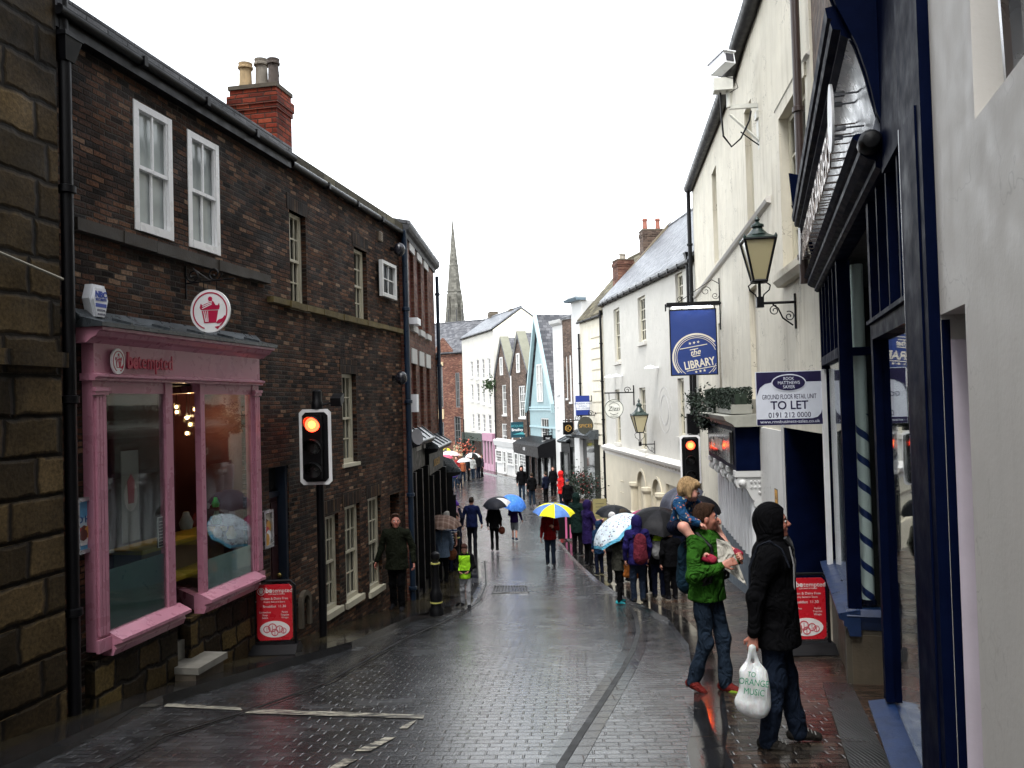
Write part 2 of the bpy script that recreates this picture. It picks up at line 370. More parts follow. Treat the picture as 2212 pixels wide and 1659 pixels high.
    def build(s, name, mats, parent=None, smooth=False, org=None, recalc=True, local=False, kind=None):
        if not isinstance(mats, (list, tuple)): mats = [mats]
        if local: O = Vector((0, 0, 0))
        elif parent is not None: O = ORG[parent.name]
        elif org is not None: O = Vector(org)
        else:
            xs = [p.x for p in s.v]; ys = [p.y for p in s.v]; O = Vector(((min(xs) + max(xs)) / 2, (min(ys) + max(ys)) / 2, min(p.z for p in s.v)))
        me = bpy.data.meshes.new(name); me.from_pydata([tuple(p - O) for p in s.v], [], s.f)
        for m in mats: me.materials.append(m)
        me.polygons.foreach_set('material_index', s.m)
        if recalc:
            bm = bmesh.new(); bm.from_mesh(me); bmesh.ops.remove_doubles(bm, verts=bm.verts, dist=1e-6) if smooth else None
            bmesh.ops.recalc_face_normals(bm, faces=bm.faces); bm.to_mesh(me); bm.free()
        boxuv(me, O)
        if smooth: me.polygons.foreach_set('use_smooth', [True] * len(me.polygons)); me.set_sharp_from_angle(angle=math.radians(40))
        ob = bpy.data.objects.new(name, me); COL.objects.link(ob); ob.location = O if parent is None else (0, 0, 0)
        if parent is not None: ob.parent = parent
        ORG[ob.name] = O if parent is None else ORG.get(parent.name, O)
        if kind: ob['kind'] = kind
        return ob
def boxuv(me, O=Vector((0, 0, 0))):
    n = len(me.loops)
    if not n: return
    uvl = me.uv_layers.new(name='UVMap')
    co = np.empty(len(me.vertices) * 3, np.float32); me.vertices.foreach_get('co', co); co = co.reshape(-1, 3) + np.array(O, np.float32)
    li = np.empty(n, np.int32); me.loops.foreach_get('vertex_index', li)
    pn = np.empty(len(me.polygons) * 3, np.float32); me.polygons.foreach_get('normal', pn); pn = pn.reshape(-1, 3)
    tot = np.empty(len(me.polygons), np.int32); me.polygons.foreach_get('loop_total', tot)
    N = np.repeat(pn, tot, axis=0); P = co[li]
    t = np.stack([-N[:, 1], N[:, 0], np.zeros(n, np.float32)], 1); l = np.linalg.norm(t, axis=1)
    flat = l < .3; t[flat] = (1, 0, 0); t[~flat] /= l[~flat][:, None]
    b = np.cross(N, t); b[flat] = (0, 1, 0)
    uv = np.stack([(P * t).sum(1), (P * b).sum(1)], 1).astype(np.float32)
    uvl.data.foreach_set('uv', uv.ravel())
def root(name, label, cat, loc, group=None, rz=0.0):
    o = bpy.data.objects.new(name, None); COL.objects.link(o); o.location = loc; o.rotation_euler = (0, 0, rz); o.empty_display_size = .2
    o['label'] = label; o['category'] = cat
    if group: o['group'] = group
    ORG[o.name] = Vector(loc); return o
def tag(o, label, cat, group=None):
    o['label'] = label; o['category'] = cat
    if group: o['group'] = group
    return o
# ---------------------------------------------------------------- wall and window builders
def lerp_line(pts, u):
    if u <= pts[0][0]: return pts[0][1]
    for (a, za), (b, zb) in zip(pts, pts[1:]):
        if u <= b: return za + (zb - za) * (u - a) / max(1e-6, b - a)
    return pts[-1][1]
def wall(F, parent, u0, u1, zb, zt, ops, mat, depth=5.0, rev=.2, o=0.0, name='wall', revmat=None, back=True, kind=None):
    """front sheet with openings and reveals, end walls and back"""
    zb = zb if isinstance(zb, list) else [(u0, zb), (u1, zb)]; zt = zt if isinstance(zt, list) else [(u0, zt), (u1, zt)]
    m = MB(); cuts = {u0, u1}
    for q in ops: cuts |= {max(u0, q[0]), min(u1, q[1])}
    for q in zt + zb:
        if u0 < q[0] < u1: cuts.add(q[0])
    cuts = sorted(cuts)
    for a, b in zip(cuts, cuts[1:]):
        if b - a < 1e-4: continue
        mid = (a + b) / 2
        here = sorted([(q[2], q[3]) for q in ops if q[0] < mid < q[1]])
        lo = (lerp_line(zb, a), lerp_line(zb, b))
        for z0, z1 in here + [(None, None)]:
            hi = (z0, z0) if z0 is not None else (lerp_line(zt, a), lerp_line(zt, b))
            if hi[0] > lo[0] + 1e-4 or hi[1] > lo[1] + 1e-4:
                m.face([F.pt(a, o, lo[0]), F.pt(b, o, lo[1]), F.pt(b, o, hi[1]), F.pt(a, o, hi[0])])
            if z0 is not None: lo = (z1, z1)
    for q in ops:
        a, b, z0, z1 = q[:4]; r = q[4] if len(q) > 4 else rev
        P = lambda u, oo, z: F.pt(u, oo, z); mi = 1 if revmat else 0
        m.face([P(a, o, z0), P(a, o, z1), P(a, o - r, z1), P(a, o - r, z0)], mi); m.face([P(b, o, z0), P(b, o - r, z0), P(b, o - r, z1), P(b, o, z1)], mi)
        m.face([P(a, o, z1), P(b, o, z1), P(b, o - r, z1), P(a, o - r, z1)], mi); m.face([P(a, o, z0), P(a, o - r, z0), P(b, o - r, z0), P(b, o, z0)], mi)
    if back:
        a, b = u0, u1
        for u in (a, b):
            m.face([F.pt(u, o, lerp_line(zb, u)), F.pt(u, o, lerp_line(zt, u)), F.pt(u, o - depth, lerp_line(zt, u)), F.pt(u, o - depth, lerp_line(zb, u))])
        m.face([F.pt(a, o - depth, lerp_line(zb, a)), F.pt(b, o - depth, lerp_line(zb, b)), F.pt(b, o - depth, lerp_line(zt, b)), F.pt(a, o - depth, lerp_line(zt, a))])
    return m.build(name, [mat, revmat] if revmat else [mat], parent, recalc=False, kind=kind)
def window(F, parent, q, o=0.0, rev=.16, nx=2, ny=(2, 2), fm=None, pane=None, fw=.05, sill=None, sillh=.08, sillo=.06, bar=.022, name='window', sash=True):
    fm = fm or M_WFRAME; pane = pane or PANE_DARK
    u0, u1, z0, z1 = q[:4]; od = o - rev; m = MB(); fb = m.fbox
    u0 += .003; u1 -= .003; z0 += .003; z1 -= .003
    fb(F, u0, u0 + fw, od, od + .07, z0, z1); fb(F, u1 - fw, u1, od, od + .07, z0, z1)
    fb(F, u0 + fw, u1 - fw, od, od + .068, z1 - fw, z1); fb(F, u0 + fw, u1 - fw, od, od + .08, z0, z0 + fw * 1.2)
    zm = (z0 + z1) / 2; a, b = u0 + fw, u1 - fw
    rows = [(z0 + fw * 1.2, zm - .015, od + .012, ny[0]), (zm + .015, z1 - fw, od + .034, ny[1])] if sash else [(z0 + fw * 1.2, z1 - fw, od + .02, ny[0])]
    if sash: fb(F, a, b, od + .012, od + .06, zm - .02, zm + .02)
    for lo, hi, oo, n in rows:
        if sash: 
            fb(F, a, a + .03, oo, oo + .026, lo, hi); fb(F, b - .03, b, oo, oo + .026, lo, hi)
        for i in range(1, nx): 
            uu = a + (b - a) * i / nx; fb(F, uu - bar / 2, uu + bar / 2, oo, oo + .022, lo, hi)
        for j in range(1, n):
            zz = lo + (hi - lo) * j / n; fb(F, a + .03, b - .03, oo, oo + .02, zz - bar / 2, zz + bar / 2)
    w_ = m.build(name, fm, parent)
    p = MB(); p.fbox(F, u0 + .01, u1 - .01, od - .02, od + .006, z0 + .01, z1 - .01); p.build('pane', pane, w_)
    if sill:
        s_ = MB(); s_.fbox(F, u0 - .06, u1 + .06, o - rev + .05, o + sillo, z0 - sillh, z0 - .002); s_.build('sill', sill, w_)
    return w_
def pipe(F, u, o, z0, z1, r, mat, parent=None, name='drainpipe', hop=None, elbow=None):
    m = MB(); P = F.pt(u, o, 0)
    m.tube([F.pt(u, o, z0), F.pt(u, o, (z0 + z1) / 2), F.pt(u, o, z1)], r, 10)
    z = z0 + .3
    while z < z1: m.lathe(F.pt(u, o, z), [(r, 0), (r * 1.45, .01), (r * 1.45, .07), (r, .08)], 10); z += 1.9
    if hop:
        hz = z1 if hop is True else hop; 
        m.hexa([F.pt(u - .06, o - .06, hz - .2), F.pt(u + .06, o - .06, hz - .2), F.pt(u + .06, o + .06, hz - .2), F.pt(u - .06, o + .06, hz - .2), F.pt(u - .11, o - .07, hz), F.pt(u + .11, o - .07, hz), F.pt(u + .11, o + .1, hz), F.pt(u - .11, o + .1, hz)])
        m.fbox(F, u - .12, u + .12, o - .08, o + .11, hz, hz + .04)
    return m.build(name, mat, parent, smooth=True)
def gutter(F, u0, u1, z, o, mat, parent, r=.07, z1=None):
    m = MB(); n = 8; z1 = z if z1 is None else z1
    m.tube([F.pt(u0, o, z), F.pt((u0 + u1) / 2, o, (z + z1) / 2), F.pt(u1, o, z1)], r, 10)
    m.fbox(F, u0, u1, o - r * .9, o + r * .9, min(z, z1) + r * .2, max(z, z1) + r * .55) if z == z1 else None
    k = int(abs(u1 - u0) / 1.1)
    for i in range(1, k):
        t = i / k; m.fbox(F, u0 + (u1 - u0) * t - .03, u0 + (u1 - u0) * t + .03, o - r * 1.2, o + r * 1.2, z + (z1 - z) * t - r * 1.15, z + (z1 - z) * t + r * .8)
    return m.build('gutter', mat, parent, smooth=True)
def roof(F, parent, u0, u1, o_e, z_e, depth, rise, mat, ov=.0, name='roof', th=.12, z_e1=None):
    z2 = z_e if z_e1 is None else z_e1
    m = MB(); mid = o_e - depth / 2
    def sl(oa, ob, za, zb, dz):
        m.hexa([F.pt(u0 - ov, oa, za), F.pt(u1 + ov, oa, za + dz), F.pt(u1 + ov, ob, zb + dz), F.pt(u0 - ov, ob, zb), F.pt(u0 - ov, oa, za + th), F.pt(u1 + ov, oa, za + th + dz), F.pt(u1 + ov, ob, zb + th + dz), F.pt(u0 - ov, ob, zb + th)])
    sl(o_e, mid, z_e, z_e + rise, z2 - z_e); sl(mid - .002, o_e - depth, z_e + rise - .001, z_e, z2 - z_e)
    m.tube([F.pt(u0 - ov, mid, z_e + rise + th), F.pt(u1 + ov, mid, z2 + rise + th)], .09, 8)
    return m.build(name, mat, parent)
def gable(F, parent, u, o_e, z_e, depth, rise, mat, th=.25):
    f2 = F.perp(u, -1); m = MB(); m.fpoly(f2, [(-o_e, z_e), (-o_e + depth, z_e), (-o_e + depth / 2, z_e + rise)], -th / 2, th / 2)
    return m.build('gable', mat, parent)
def chimney(F, u, o, su, so, z0, z1, mat, parent, pots, potmat=None, zc=.12):
    m = MB(); m.fbox(F, u - su / 2, u + su / 2, o - so / 2, o + so / 2, z0, z1)
    m.fbox(F, u - su / 2 - .018, u + su / 2 + .018, o - so / 2 - .018, o + so / 2 + .018, z1 - .32, z1 - .24)
    m.fbox(F, u - su / 2 - .035, u + su / 2 + .035, o - so / 2 - .035, o + so / 2 + .035, z1 - .24, z1 - .1)
    c = m.build('chimney', mat, parent)
    k = MB(); k.fbox(F, u - su / 2 - .02, u + su / 2 + .02, o - so / 2 - .02, o + so / 2 + .02, z1, z1 + .06); k.build('chimney_cap', M_SILL, c)
    for (du, do, r, h, pm) in pots:
        p = MB(); p.lathe(F.pt(u + du, o + do, z1 + .05), [(r, 0), (r * 1.02, .05), (r * .9, h * .3), (r * .84, h * .8), (r * 1.08, h * .82), (r * 1.08, h * .88), (r * .95, h * .9), (r * 1.02, h), (r * .7, h)], 14)
        p.build('chimney_pot', pm, c, smooth=True)
    return c
# ---------------------------------------------------------------- ground, road, pavements
def poly_x(pts, Y):
    if Y <= pts[0][0]:
        (a, xa), (b, xb) = pts[0], pts[1]; return xa + (xb - xa) * (Y - a) / (b - a)
    for (a, xa), (b, xb) in zip(pts, pts[1:]):
        if Y <= b: return xa + (xb - xa) * (Y - a) / (b - a)
    return pts[-1][1]
def kpts(px): return [(p.y, p.x) for p in (gnd(x, y) for x, y in px)]
KL = [(-10, -4.6)] + kpts([(352, 1524), (576, 1456), (760, 1402), (885, 1345), (975, 1322), (1022, 1296), (1040, 1262), (1037, 1210), (1022, 1160), (1000, 1115), (975, 1085), (950, 1068)]) + [(60, -7.5), (90, -16)]
KR = [(-10, -.2), (3, .75)] + kpts([(1484, 1640), (1498, 1590), (1500, 1500), (1488, 1405), (1443, 1345), (1385, 1314), (1330, 1285), (1265, 1235), (1215, 1180), (1182, 1135), (1165, 1105), (1152, 1085), (1130, 1066)]) + [(56, .6), (64, -2.2), (74, -5.5), (90, -12)]
YS = sorted(set([-10 + .5 * i for i in range(0, 200)] + [a for a, _ in KL] + [a for a, _ in KR] + [a for a, _ in GP if -10 <= a <= 90]))
def strip(name, xa, xb, up, mat, ys=YS, skirt=None, kind='structure', parent=None):
    m = MB()
    for a, b in zip(ys, ys[1:]):
        if b - a < 1e-5: continue
        A0, A1, B0, B1 = xa(a), xb(a), xa(b), xb(b); za, zb_ = g(a) + up, g(b) + up
        m.face([(A0, a, za), (A1, a, za), (B1, b, zb_), (B0, b, zb_)])
        if skirt == 'R': m.face([(A1, a, za), (A1, a, za - .2), (B1, b, zb_ - .2), (B1, b, zb_)])
        if skirt == 'L': m.face([(A0, a, za - .2), (A0, a, za), (B0, b, zb_), (B0, b, zb_ - .2)])
    o = m.build(name, mat, parent, recalc=False)
    if kind: o['kind'] = kind
    return o
def mat_setts():
    t = NT('wet_granite_setts'); uv = t.uv()
    mp = t.n('ShaderNodeMapping'); t.L.new(uv, mp.inputs[0]); mp.inputs[2].default_value = (0, 0, math.radians(4))
    vec = mp.outputs[0]
    val, colr, mask, fu, fv = blocks(t, vec, .20, .105, .008, .5, .006, .12, .006)
    c = t.ramp(val, [(0, (.012, .013, .015)), (.5, (.024, .026, .030)), (1, (.05, .053, .058))])
    c = t.mix(mask, (.006, .006, .006), c)
    big = t.noise(vec, .35, 4, .6); mid = t.noise(vec, 2.2, 4, .6); fine = t.noise(vec, 45, 4, .7)
    c = t.mix(1.0, c, t.ramp(mid, [(.3, (.65,) * 3), (.7, (1.4,) * 3)]), 'MULTIPLY')
    sp = t.n('ShaderNodeSeparateXYZ'); t.L.new(colr, sp.inputs[0])
    tx = t.ma('MULTIPLY', t.ma('SUBTRACT', sp.outputs[0], .5), t.ma('MULTIPLY', fu, 3.0))
    ty = t.ma('MULTIPLY', t.ma('SUBTRACT', sp.outputs[1], .5), t.ma('MULTIPLY', fv, 6.0))
    h = t.ma('ADD', t.ma('MULTIPLY', mask, 1.0), t.ma('ADD', tx, ty)); h = t.ma('ADD', h, t.ma('MULTIPLY', fine, .55))
    nb = t.bump(h, .75, .010)
    r = t.ma('ADD', t.rng(mid, .3, .7, .13, .28), t.rng(big, .35, .65, -.06, .10))
    m_ = t.fin(c, r, nb, spec=.6, coat=.9); t.b.inputs['Coat IOR'].default_value = 1.34; t.L.new(t.bump(h, .42, .009), t.b.inputs['Coat Normal']); t.put(t.b.inputs['Coat Roughness'], t.rng(mid, .3, .7, .06, .2)); return m_
def mat_wetslab(name, w_, h_, stops, rough, bd=.006, mo=.012, rot=0, jit=.3, red=None):
    t = NT(name); uv = t.uv(); mp = t.n('ShaderNodeMapping'); t.L.new(uv, mp.inputs[0]); mp.inputs[2].default_value = (0, 0, math.radians(rot)); vec = mp.outputs[0]
    val, colr, mask, fu, fv = blocks(t, vec, w_, h_, mo, .5, .006, jit, .008)
    c = t.ramp(val, stops); mid = t.noise(vec, 1.5, 5, .6); fine = t.noise(vec, 40, 3)
    if red: c = t.mix(t.rng(t.noise(vec, .5, 2), .42, .52), c, t.mix(1.0, c, red, 'MULTIPLY'))
    c = t.mix(1.0, c, t.ramp(mid, [(.3, (.5,) * 3), (.7, (1.4,) * 3)]), 'MULTIPLY')
    c = t.mix(mask, (.008, .007, .006), c)
    h = t.ma('ADD', t.ma('ADD', mask, t.ma('MULTIPLY', val, .3)), t.ma('MULTIPLY', fine, .3))
    h = t.ma('ADD', h, t.ma('MULTIPLY', mid, .8))
    return t.fin(c, t.rng(t.noise(vec, 1.1, 4), .35, .65, *rough), t.bump(h, .5, bd), spec=.6)
M_SETT = mat_setts()
M_FLAG = mat_wetslab('wet_flagstones', .9, .62, [(0, (.016, .013, .008)), (.5, (.028, .023, .014)), (1, (.045, .038, .022))], (.06, .22), rot=8)
M_PAVER = mat_wetslab('wet_block_paving', .21, .105, [(0, (.018, .015, .012)), (.5, (.034, .028, .021)), (1, (.06, .046, .034))], (.12, .35), rot=4, red=(1.15, .72, .62), bd=.008)
M_KERB = mat_wetslab('wet_kerb_stone', 3.0, .9, [(0, (.014, .013, .013)), (1, (.018, .017, .016))], (.06, .16), bd=.003)
M_CHAN = mat_wetslab('wet_channel_stone', 1.0, .22, [(0, (.016, .016, .017)), (1, (.035, .035, .036))], (.14, .28), rot=0, jit=.2)
t = NT('far_ground'); M_FARG = t.fin((.045, .05, .035), .9)
m = MB(); ys = [-60, -12, -6, 0, 6, 14, 20, 30, 42, 60, 100, 160, 400, 900]
for a, b in zip(ys, ys[1:]): m.face([(-500, a, g(a) - .3), (500, a, g(a) - .3), (500, b, g(b) - .3), (-500, b, g(b) - .3)])
m.build('ground', M_FARG, recalc=False, kind='structure')
strip('road', lambda Y: -20 if Y > 26 else -6, lambda Y: 12, 0, M_SETT, ys=[y for y in YS])
strip('pavement', lambda Y: -24 if Y > 24 else -7.5, lambda Y: poly_x(KL, Y) - .28, .10, M_FLAG)
strip('kerb', lambda Y: poly_x(KL, Y) - .284, lambda Y: poly_x(KL, Y), .104, M_KERB, skirt='R')
strip('pavement', lambda Y: poly_x(KR, Y) + .27, lambda Y: 9.5, .07, M_PAVER)
strip('kerb', lambda Y: poly_x(KR, Y), lambda Y: poly_x(KR, Y) + .275, .074, M_KERB, skirt='L')
# dished drainage channels with their slots
CR = [(-10, -.9)] + kpts([(1211, 1655), (1262, 1575), (1305, 1510), (1345, 1447), (1368, 1405), (1379, 1365), (1374, 1335), (1362, 1312)])
CL = [(-10, -4.1)] + kpts([(354, 1593), (540, 1535), (706, 1475), (800, 1422), (866, 1385), (991, 1328), (1035, 1300), (1050, 1262), (1047, 1212)])
def chan(P, hw, slot):
    ys = sorted(set([-10, -5, 0, 3] + [y for y in YS if 3 < y < P[-1][0]] + [a for a, _ in P]))
    f = lambda Y: poly_x(P, Y)
    strip('drain_channel', lambda Y: f(Y) - hw, lambda Y: f(Y) + hw, .004, M_CHAN, ys=ys)
    strip('drain_slot', lambda Y: f(Y) - slot, lambda Y: f(Y) + slot, .008, paint(.003, .003, .003, .6), ys=ys)
chan(CR, .15, .032); chan(CL, .075, .02)
# painted markings, worn
t = NT('worn_road_paint'); nz = t.noise(t.uv(), 9, 5, .75, sxyz=(.6, 2.2, 1)); n2 = t.noise(t.uv(), 1.3, 2)
M_MARK = t.fin(t.mix(t.rng(t.ma('ADD', nz, t.ma('MULTIPLY', n2, .25)), .60, .67), (.36, .34, .28), (.018, .018, .02)), .35, t.bump(nz, .4, .005))
def mark(pts, nseg=1):
    m = MB(); q = [gnd(x, y, .009) for x, y in pts]; m.face([p + Vector((0, 0, 0)) for p in q])
    o = m.build('road_marking', M_MARK, recalc=False, kind='structure')
mark([(354, 1526), (523, 1534), (519, 1528), (362, 1519)])
mark([(528, 1540), (914, 1552), (917, 1544), (548, 1531)])
mark([(880, 1562), (862, 1573), (880, 1573), (903, 1553)]); mark([(832, 1592), (765, 1622), (800, 1622), (858, 1590)]); mark([(745, 1638), (710, 1659), (738, 1659), (775, 1638)])
# gully grate
mg = MB(); ga, gb, gc, gd = gnd(1064, 1281, .01), gnd(1141, 1280, .01), gnd(1137, 1266, .01), gnd(1068, 1266, .01)
for i in range(2): 
    mg.tube([ga + (gd - ga) * i, gb + (gc - gb) * i], .02, 6)
for i in range(13):
    t_ = i / 12; mg.tube([ga + (gb - ga) * t_, gd + (gc - gd) * t_], .022, 6)
gr = mg.build('gully_grate', paint(.02, .02, .022, .3)); tag(gr, 'iron gully grate set across the wet road', 'drain grate')

# ---------------------------------------------------------------- left side: sandstone building
FL = Frame((-5.5, 0), (.19, 1))
uS = FL.px(131, 750, .12)[0]; uP = FL.px(150, 780, .1)[0]
rt = root('stone_building', 'tall building of big soot stained sandstone blocks at the left edge', 'building', FL.pt(uS - 4, 0, g(4)))
wall(FL, rt, -9, uS, -5, 13, [], M_STONE, depth=8, o=.12)  # extra height out of view, added to shade the near street
# a deeper rusticated lower storey: each course a proud band
m = MB(); z = -4.76
while z < .35:
    m.fbox(FL, -9, uS - .02, .121, .14, z + .018, z + .322); z += .34
m.build('rusticated_course', M_STONE, rt)
m = MB(); m.fbox(FL, -9, uS + .0, .121, .2, .42, .55); m.build('string_course', M_STONE, rt)
m = MB(); m.prof(FL, [(.05, 13), (.05, 13.3), (.4, 13.3), (.4, 13.15), (.13, 13)], -9, uS); m.build('cornice', M_STONE, rt)
m = MB(); m.tube([FL.pt(*a) for a in [(uS - .5 - 1.7, .17, 2.0), (uS - 1.4, .17, 1.72), (uS - .75, .17, 1.32), (uS - .02, .17, 1.2)]], .012, 6); m.build('cable', paint(.3, .28, .22, .6), rt)

# ---------------------------------------------------------------- left side: long dark brick house
HL = FL.px(860, 500)[0]
rt = root('brick_house', 'long sooty brick building with white sash windows above the pink shop', 'building', FL.pt(uS, 0, g(8)))
def rr(xa, ya, xb, yb, o=0.0): return FL.r(xa, ya, xb, yb, o)
W1 = rr(286, 215, 375, 523); W2 = rr(403, 275, 476, 553)
W1 = (W1[0], W1[1], W1[2] - .0, W2[3] if False else W1[3]); zt12 = (W1[3] + W2[3]) / 2; zb12 = (W1[2] + W2[2]) / 2
W1 = (W1[0], W1[1], zb12, zt12); W2 = (W2[0], W2[1], zb12, zt12)
W3 = rr(624, 452, 664, 668); W4 = rr(764, 532, 795, 700); W6 = rr(738, 806, 773, 997)
W7 = rr(702, 1117, 735, 1308); W8 = rr(744, 1096, 781, 1282); W9 = rr(794, 1078, 826, 1262); W10 = rr(842, 1070, 868, 1300)
DR = rr(580, 1012, 630, 1350); 
SH = FL.r(204, 850, 562, 1240)   # hole behind the shop front
ZE = 3.6
shop_hole = (SH[0] + .05, SH[1] - .05, -4.4, .3)
ops = [W1 + (.1,), W2 + (.1,), W3, W4, W6, W7, W8, W9, W10 + (.35,), (DR[0], DR[1], -5, DR[3], .22), shop_hole]
wall(FL, rt, uS, HL, -5.2, ZE, ops, M_DBRICK, depth=5, rev=.2)
MWB = mat_paint('fresh_white_gloss', (.85, .85, .85), .3, .04, 3, .05)
window(FL, rt, W1, fm=MWB, rev=.06, nx=2, ny=(1, 1), pane=PANE_BLIND, fw=.075, bar=.028); window(FL, rt, W2, fm=MWB, rev=.06, nx=2, ny=(1, 1), pane=PANE_BLIND, fw=.075, bar=.028)
for W_, pn, nx in ((W3, PANE_DARK, 3), (W4, PANE_MID, 3), (W6, PANE_NET, 3)): window(FL, rt, W_, rev=.15, nx=nx, ny=(2, 2), fm=M_CFRAME, pane=pn, fw=.06, sill=M_CFRAME, sillh=.06, sillo=.03)
for W_ in (W7, W8, W9): window(FL, rt, W_, rev=.13, nx=3, ny=(2, 2), fm=M_CFRAME, pane=PANE_NET, fw=.06, sill=M_CFRAME, sillh=.1, sillo=.05)
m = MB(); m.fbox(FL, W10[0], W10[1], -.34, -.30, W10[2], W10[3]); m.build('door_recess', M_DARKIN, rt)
# proud little casement
W5 = rr(819, 560, 852, 650, .06)
wc = window(FL, rt, W5, o=.05, rev=.0, nx=2, ny=(2, 2), fm=M_WFRAME, pane=PANE_MID, fw=.06, sash=False, name='casement_window')
# soldier arches over the openings (bricks on edge)
M_SOLD = mat_blocks('soldier_bricks', .075, .24, .012, [(0, (.01, .008, .008)), (.4, (.03, .018, .013)), (.8, (.06, .03, .018)), (1, (.11, .065, .035))], (.025, .02, .016), stag=0, dirt=(.5, 1.1), bump=.8)
for q in (W3, W4, W6, W7, W8, W9): m = MB(); m.fbox(FL, q[0] - .08, q[1] + .08, -.1, .008, q[3] + .0, q[3] + .24); m.build('brick_lintel', M_SOLD, rt)
# stone courses
a, z1_ = FL.px(150, 478); b, z2_ = FL.px(572, 600)
m = MB(); zz = (z1_ + z2_) / 2 - .02; uu = a
while uu < b:
    l = min(.5 + random.random() * .5, b - uu); m.fbox(FL, uu + .004, uu + l, -.05, .09 + random.uniform(-.008, .012), zz - .07 + random.uniform(-.01, .01), zz + .05); uu += l + .001
m.build('string_course', M_DSILL, rt)
a, z1_ = FL.px(576, 642); b, z2_ = FL.px(861, 718)
m = MB(); zz = (z1_ + z2_) / 2; uu = a
while uu < b:
    l = min(.25 + random.random() * .45, b - uu); m.fbox(FL, uu + .004, uu + l, -.05, .10 + random.uniform(-.015, .03), zz - .055 + random.uniform(-.015, .01), zz + .035); uu += l + .001
m.build('string_course', M_YSILL, rt)
# eaves: near roof overhangs, far roof set back with stone flags
uM = FL.px(612, 335)[0]
m = MB(); m.fbox(FL, uS, uM, -.1, .12, ZE - .12, ZE + .02)
m.build('eaves_board', M_BLACK, rt)
gutter(FL, uS, uM + .05, ZE + .03, .15, M_BLACK, rt, .05)
roof(FL, rt, uS, uM, .14, ZE + .06, 5.2, .5, M_SLATE2)
gutter(FL, uM + .05, HL - .05, ZE - .04, .1, M_BLACK, rt, .05)
roof(FL, rt, uM + .02, HL, .1, ZE + .02, 5.0, 1.75, M_FLAGROOF)
# chimney
uc, zc = FL.px(585, 330, -.8)
cu_ = FL.px(573, 300, -.55)[0]
PB = mat_paint('buff_clay', (.46, .33, .18), .8, .3, 4, .3, streak=.5); PG = mat_paint('grey_clay', (.24, .21, .17), .8, .3, 4, .3, streak=.6); PD = mat_paint('dark_clay', (.085, .065, .055), .8, .3, 4, .3)
uC = FL.px(640, 340, -.1)[0] - .28; zT = FL.px(637, 202, -.15)[1]
chimney(FL, uC, -.52, .5, .74, ZE - .5, zT - .12, M_CBRICK, rt, [(0, -.24, .105, .44, PB), (.1, -.03, .105, .52, PG), (-.05, .24, .09, .44, PD), (.16, .14, .08, .34, PD)])
# door of the brick house
d_ = MB(); d_.fbox(FL, DR[0] + .02, DR[1] - .02, -.2, -.15, -4, DR[3] - .42)
for i in range(2):
    for j in range(3):
        u0 = DR[0] + .1 + i * (DR[1] - DR[0] - .16) / 2; zb = g(12) + .35 + j * .62
        d_.fbox(FL, u0, u0 + (DR[1] - DR[0]) * .3, -.155, -.135, zb, zb + .5)
dr = d_.build('door', paint(.035, .012, .014, .35), rt)
k = MB(); k.ball(FL.pt(DR[1] - .12, -.11, g(12) + 1.05), .035); k.build('handle', paint(.45, .33, .1, .25, metal=.9), dr)
m = MB(); m.fbox(FL, DR[0] + .02, DR[1] - .02, -.2, -.12, DR[3] - .43, DR[3] - .36); m.fbox(FL, DR[1] - .06, DR[1], -.2, -.02, -4.2, DR[3] - .01); m.fbox(FL, DR[0], DR[0] + .05, -.2, -.1, -4.2, DR[3] - .01); m.build('door_frame', paint(.012, .02, .035, .4), dr)
m = MB(); m.fbox(FL, DR[0] + .05, DR[1] - .06, -.19, -.17, DR[3] - .36, DR[3]); m.build('fanlight', PANE_DARK, dr)
# vents and lamps on the wall
u_, z_ = FL.px(819, 511); m = MB(); m.fbox(FL, u_ - .09, u_ + .09, 0, .04, z_ - .09, z_ + .09)
for i in range(5): m.fbox(FL, u_ - .07, u_ + .07, .04, .055, z_ - .075 + i * .032, z_ - .06 + i * .032)
m.build('air_vent', paint(.25, .2, .15, .6), rt)
def bulkhead(x, y, lab, F=FL, parent=None):
    u, z = F.px(x, y); r_ = root('bulkhead_lamp', lab, 'wall lamp', F.pt(u, 0, z))
    m = MB(); m.fbox(F, u - .06, u + .06, -.01, .05, z - .03, z + .03); m.tube([F.pt(u, .04, z), F.pt(u, .16, z)], .03, 8); m.build('bracket', M_BLACK, r_)
    m = MB(); m.ball(F.pt(u, .17, z - .02), .12, sc=(1, 1, 1.15), n=12); m.build('shade', paint(.015, .015, .02, .25), r_, smooth=True)
bulkhead(845, 538, 'black round lamp on the dark brick wall above the small casement window'); bulkhead(849, 815, 'black round lamp low on the dark brick wall beside the blue drainpipe')
# drain pipes
hp = FL.px(146, 105)
ob = pipe(FL, uP, .1, -4, hp[1], .055, M_BLACK, hop=hp[1]); tag(ob, 'black iron drainpipe between the sandstone blocks and the dark brick wall', 'drainpipe')
m = MB(); m.tube([FL.pt(uP - .03, .1, hp[1]), FL.pt(uP - .03, .1, 12.8)], .055, 10); ob = m.build('drainpipe', M_BLACK, smooth=True); tag(ob, 'black iron downpipe dropping into the hopper at the top left corner', 'drainpipe')
ob = pipe(FL, HL + .02, .12, g(17), ZE - .35, .06, M_BLUEPIPE, hop=False); tag(ob, 'tall blue drainpipe where the dark brick house meets the red brick one', 'drainpipe')
m = MB(); m.tube([FL.pt(HL - .05, .12, ZE), FL.pt(HL, .12, ZE - .15), FL.pt(HL + .02, .12, ZE - .36)], .065, 8); c_ = m.build('elbow', M_BLUEPIPE, ob)
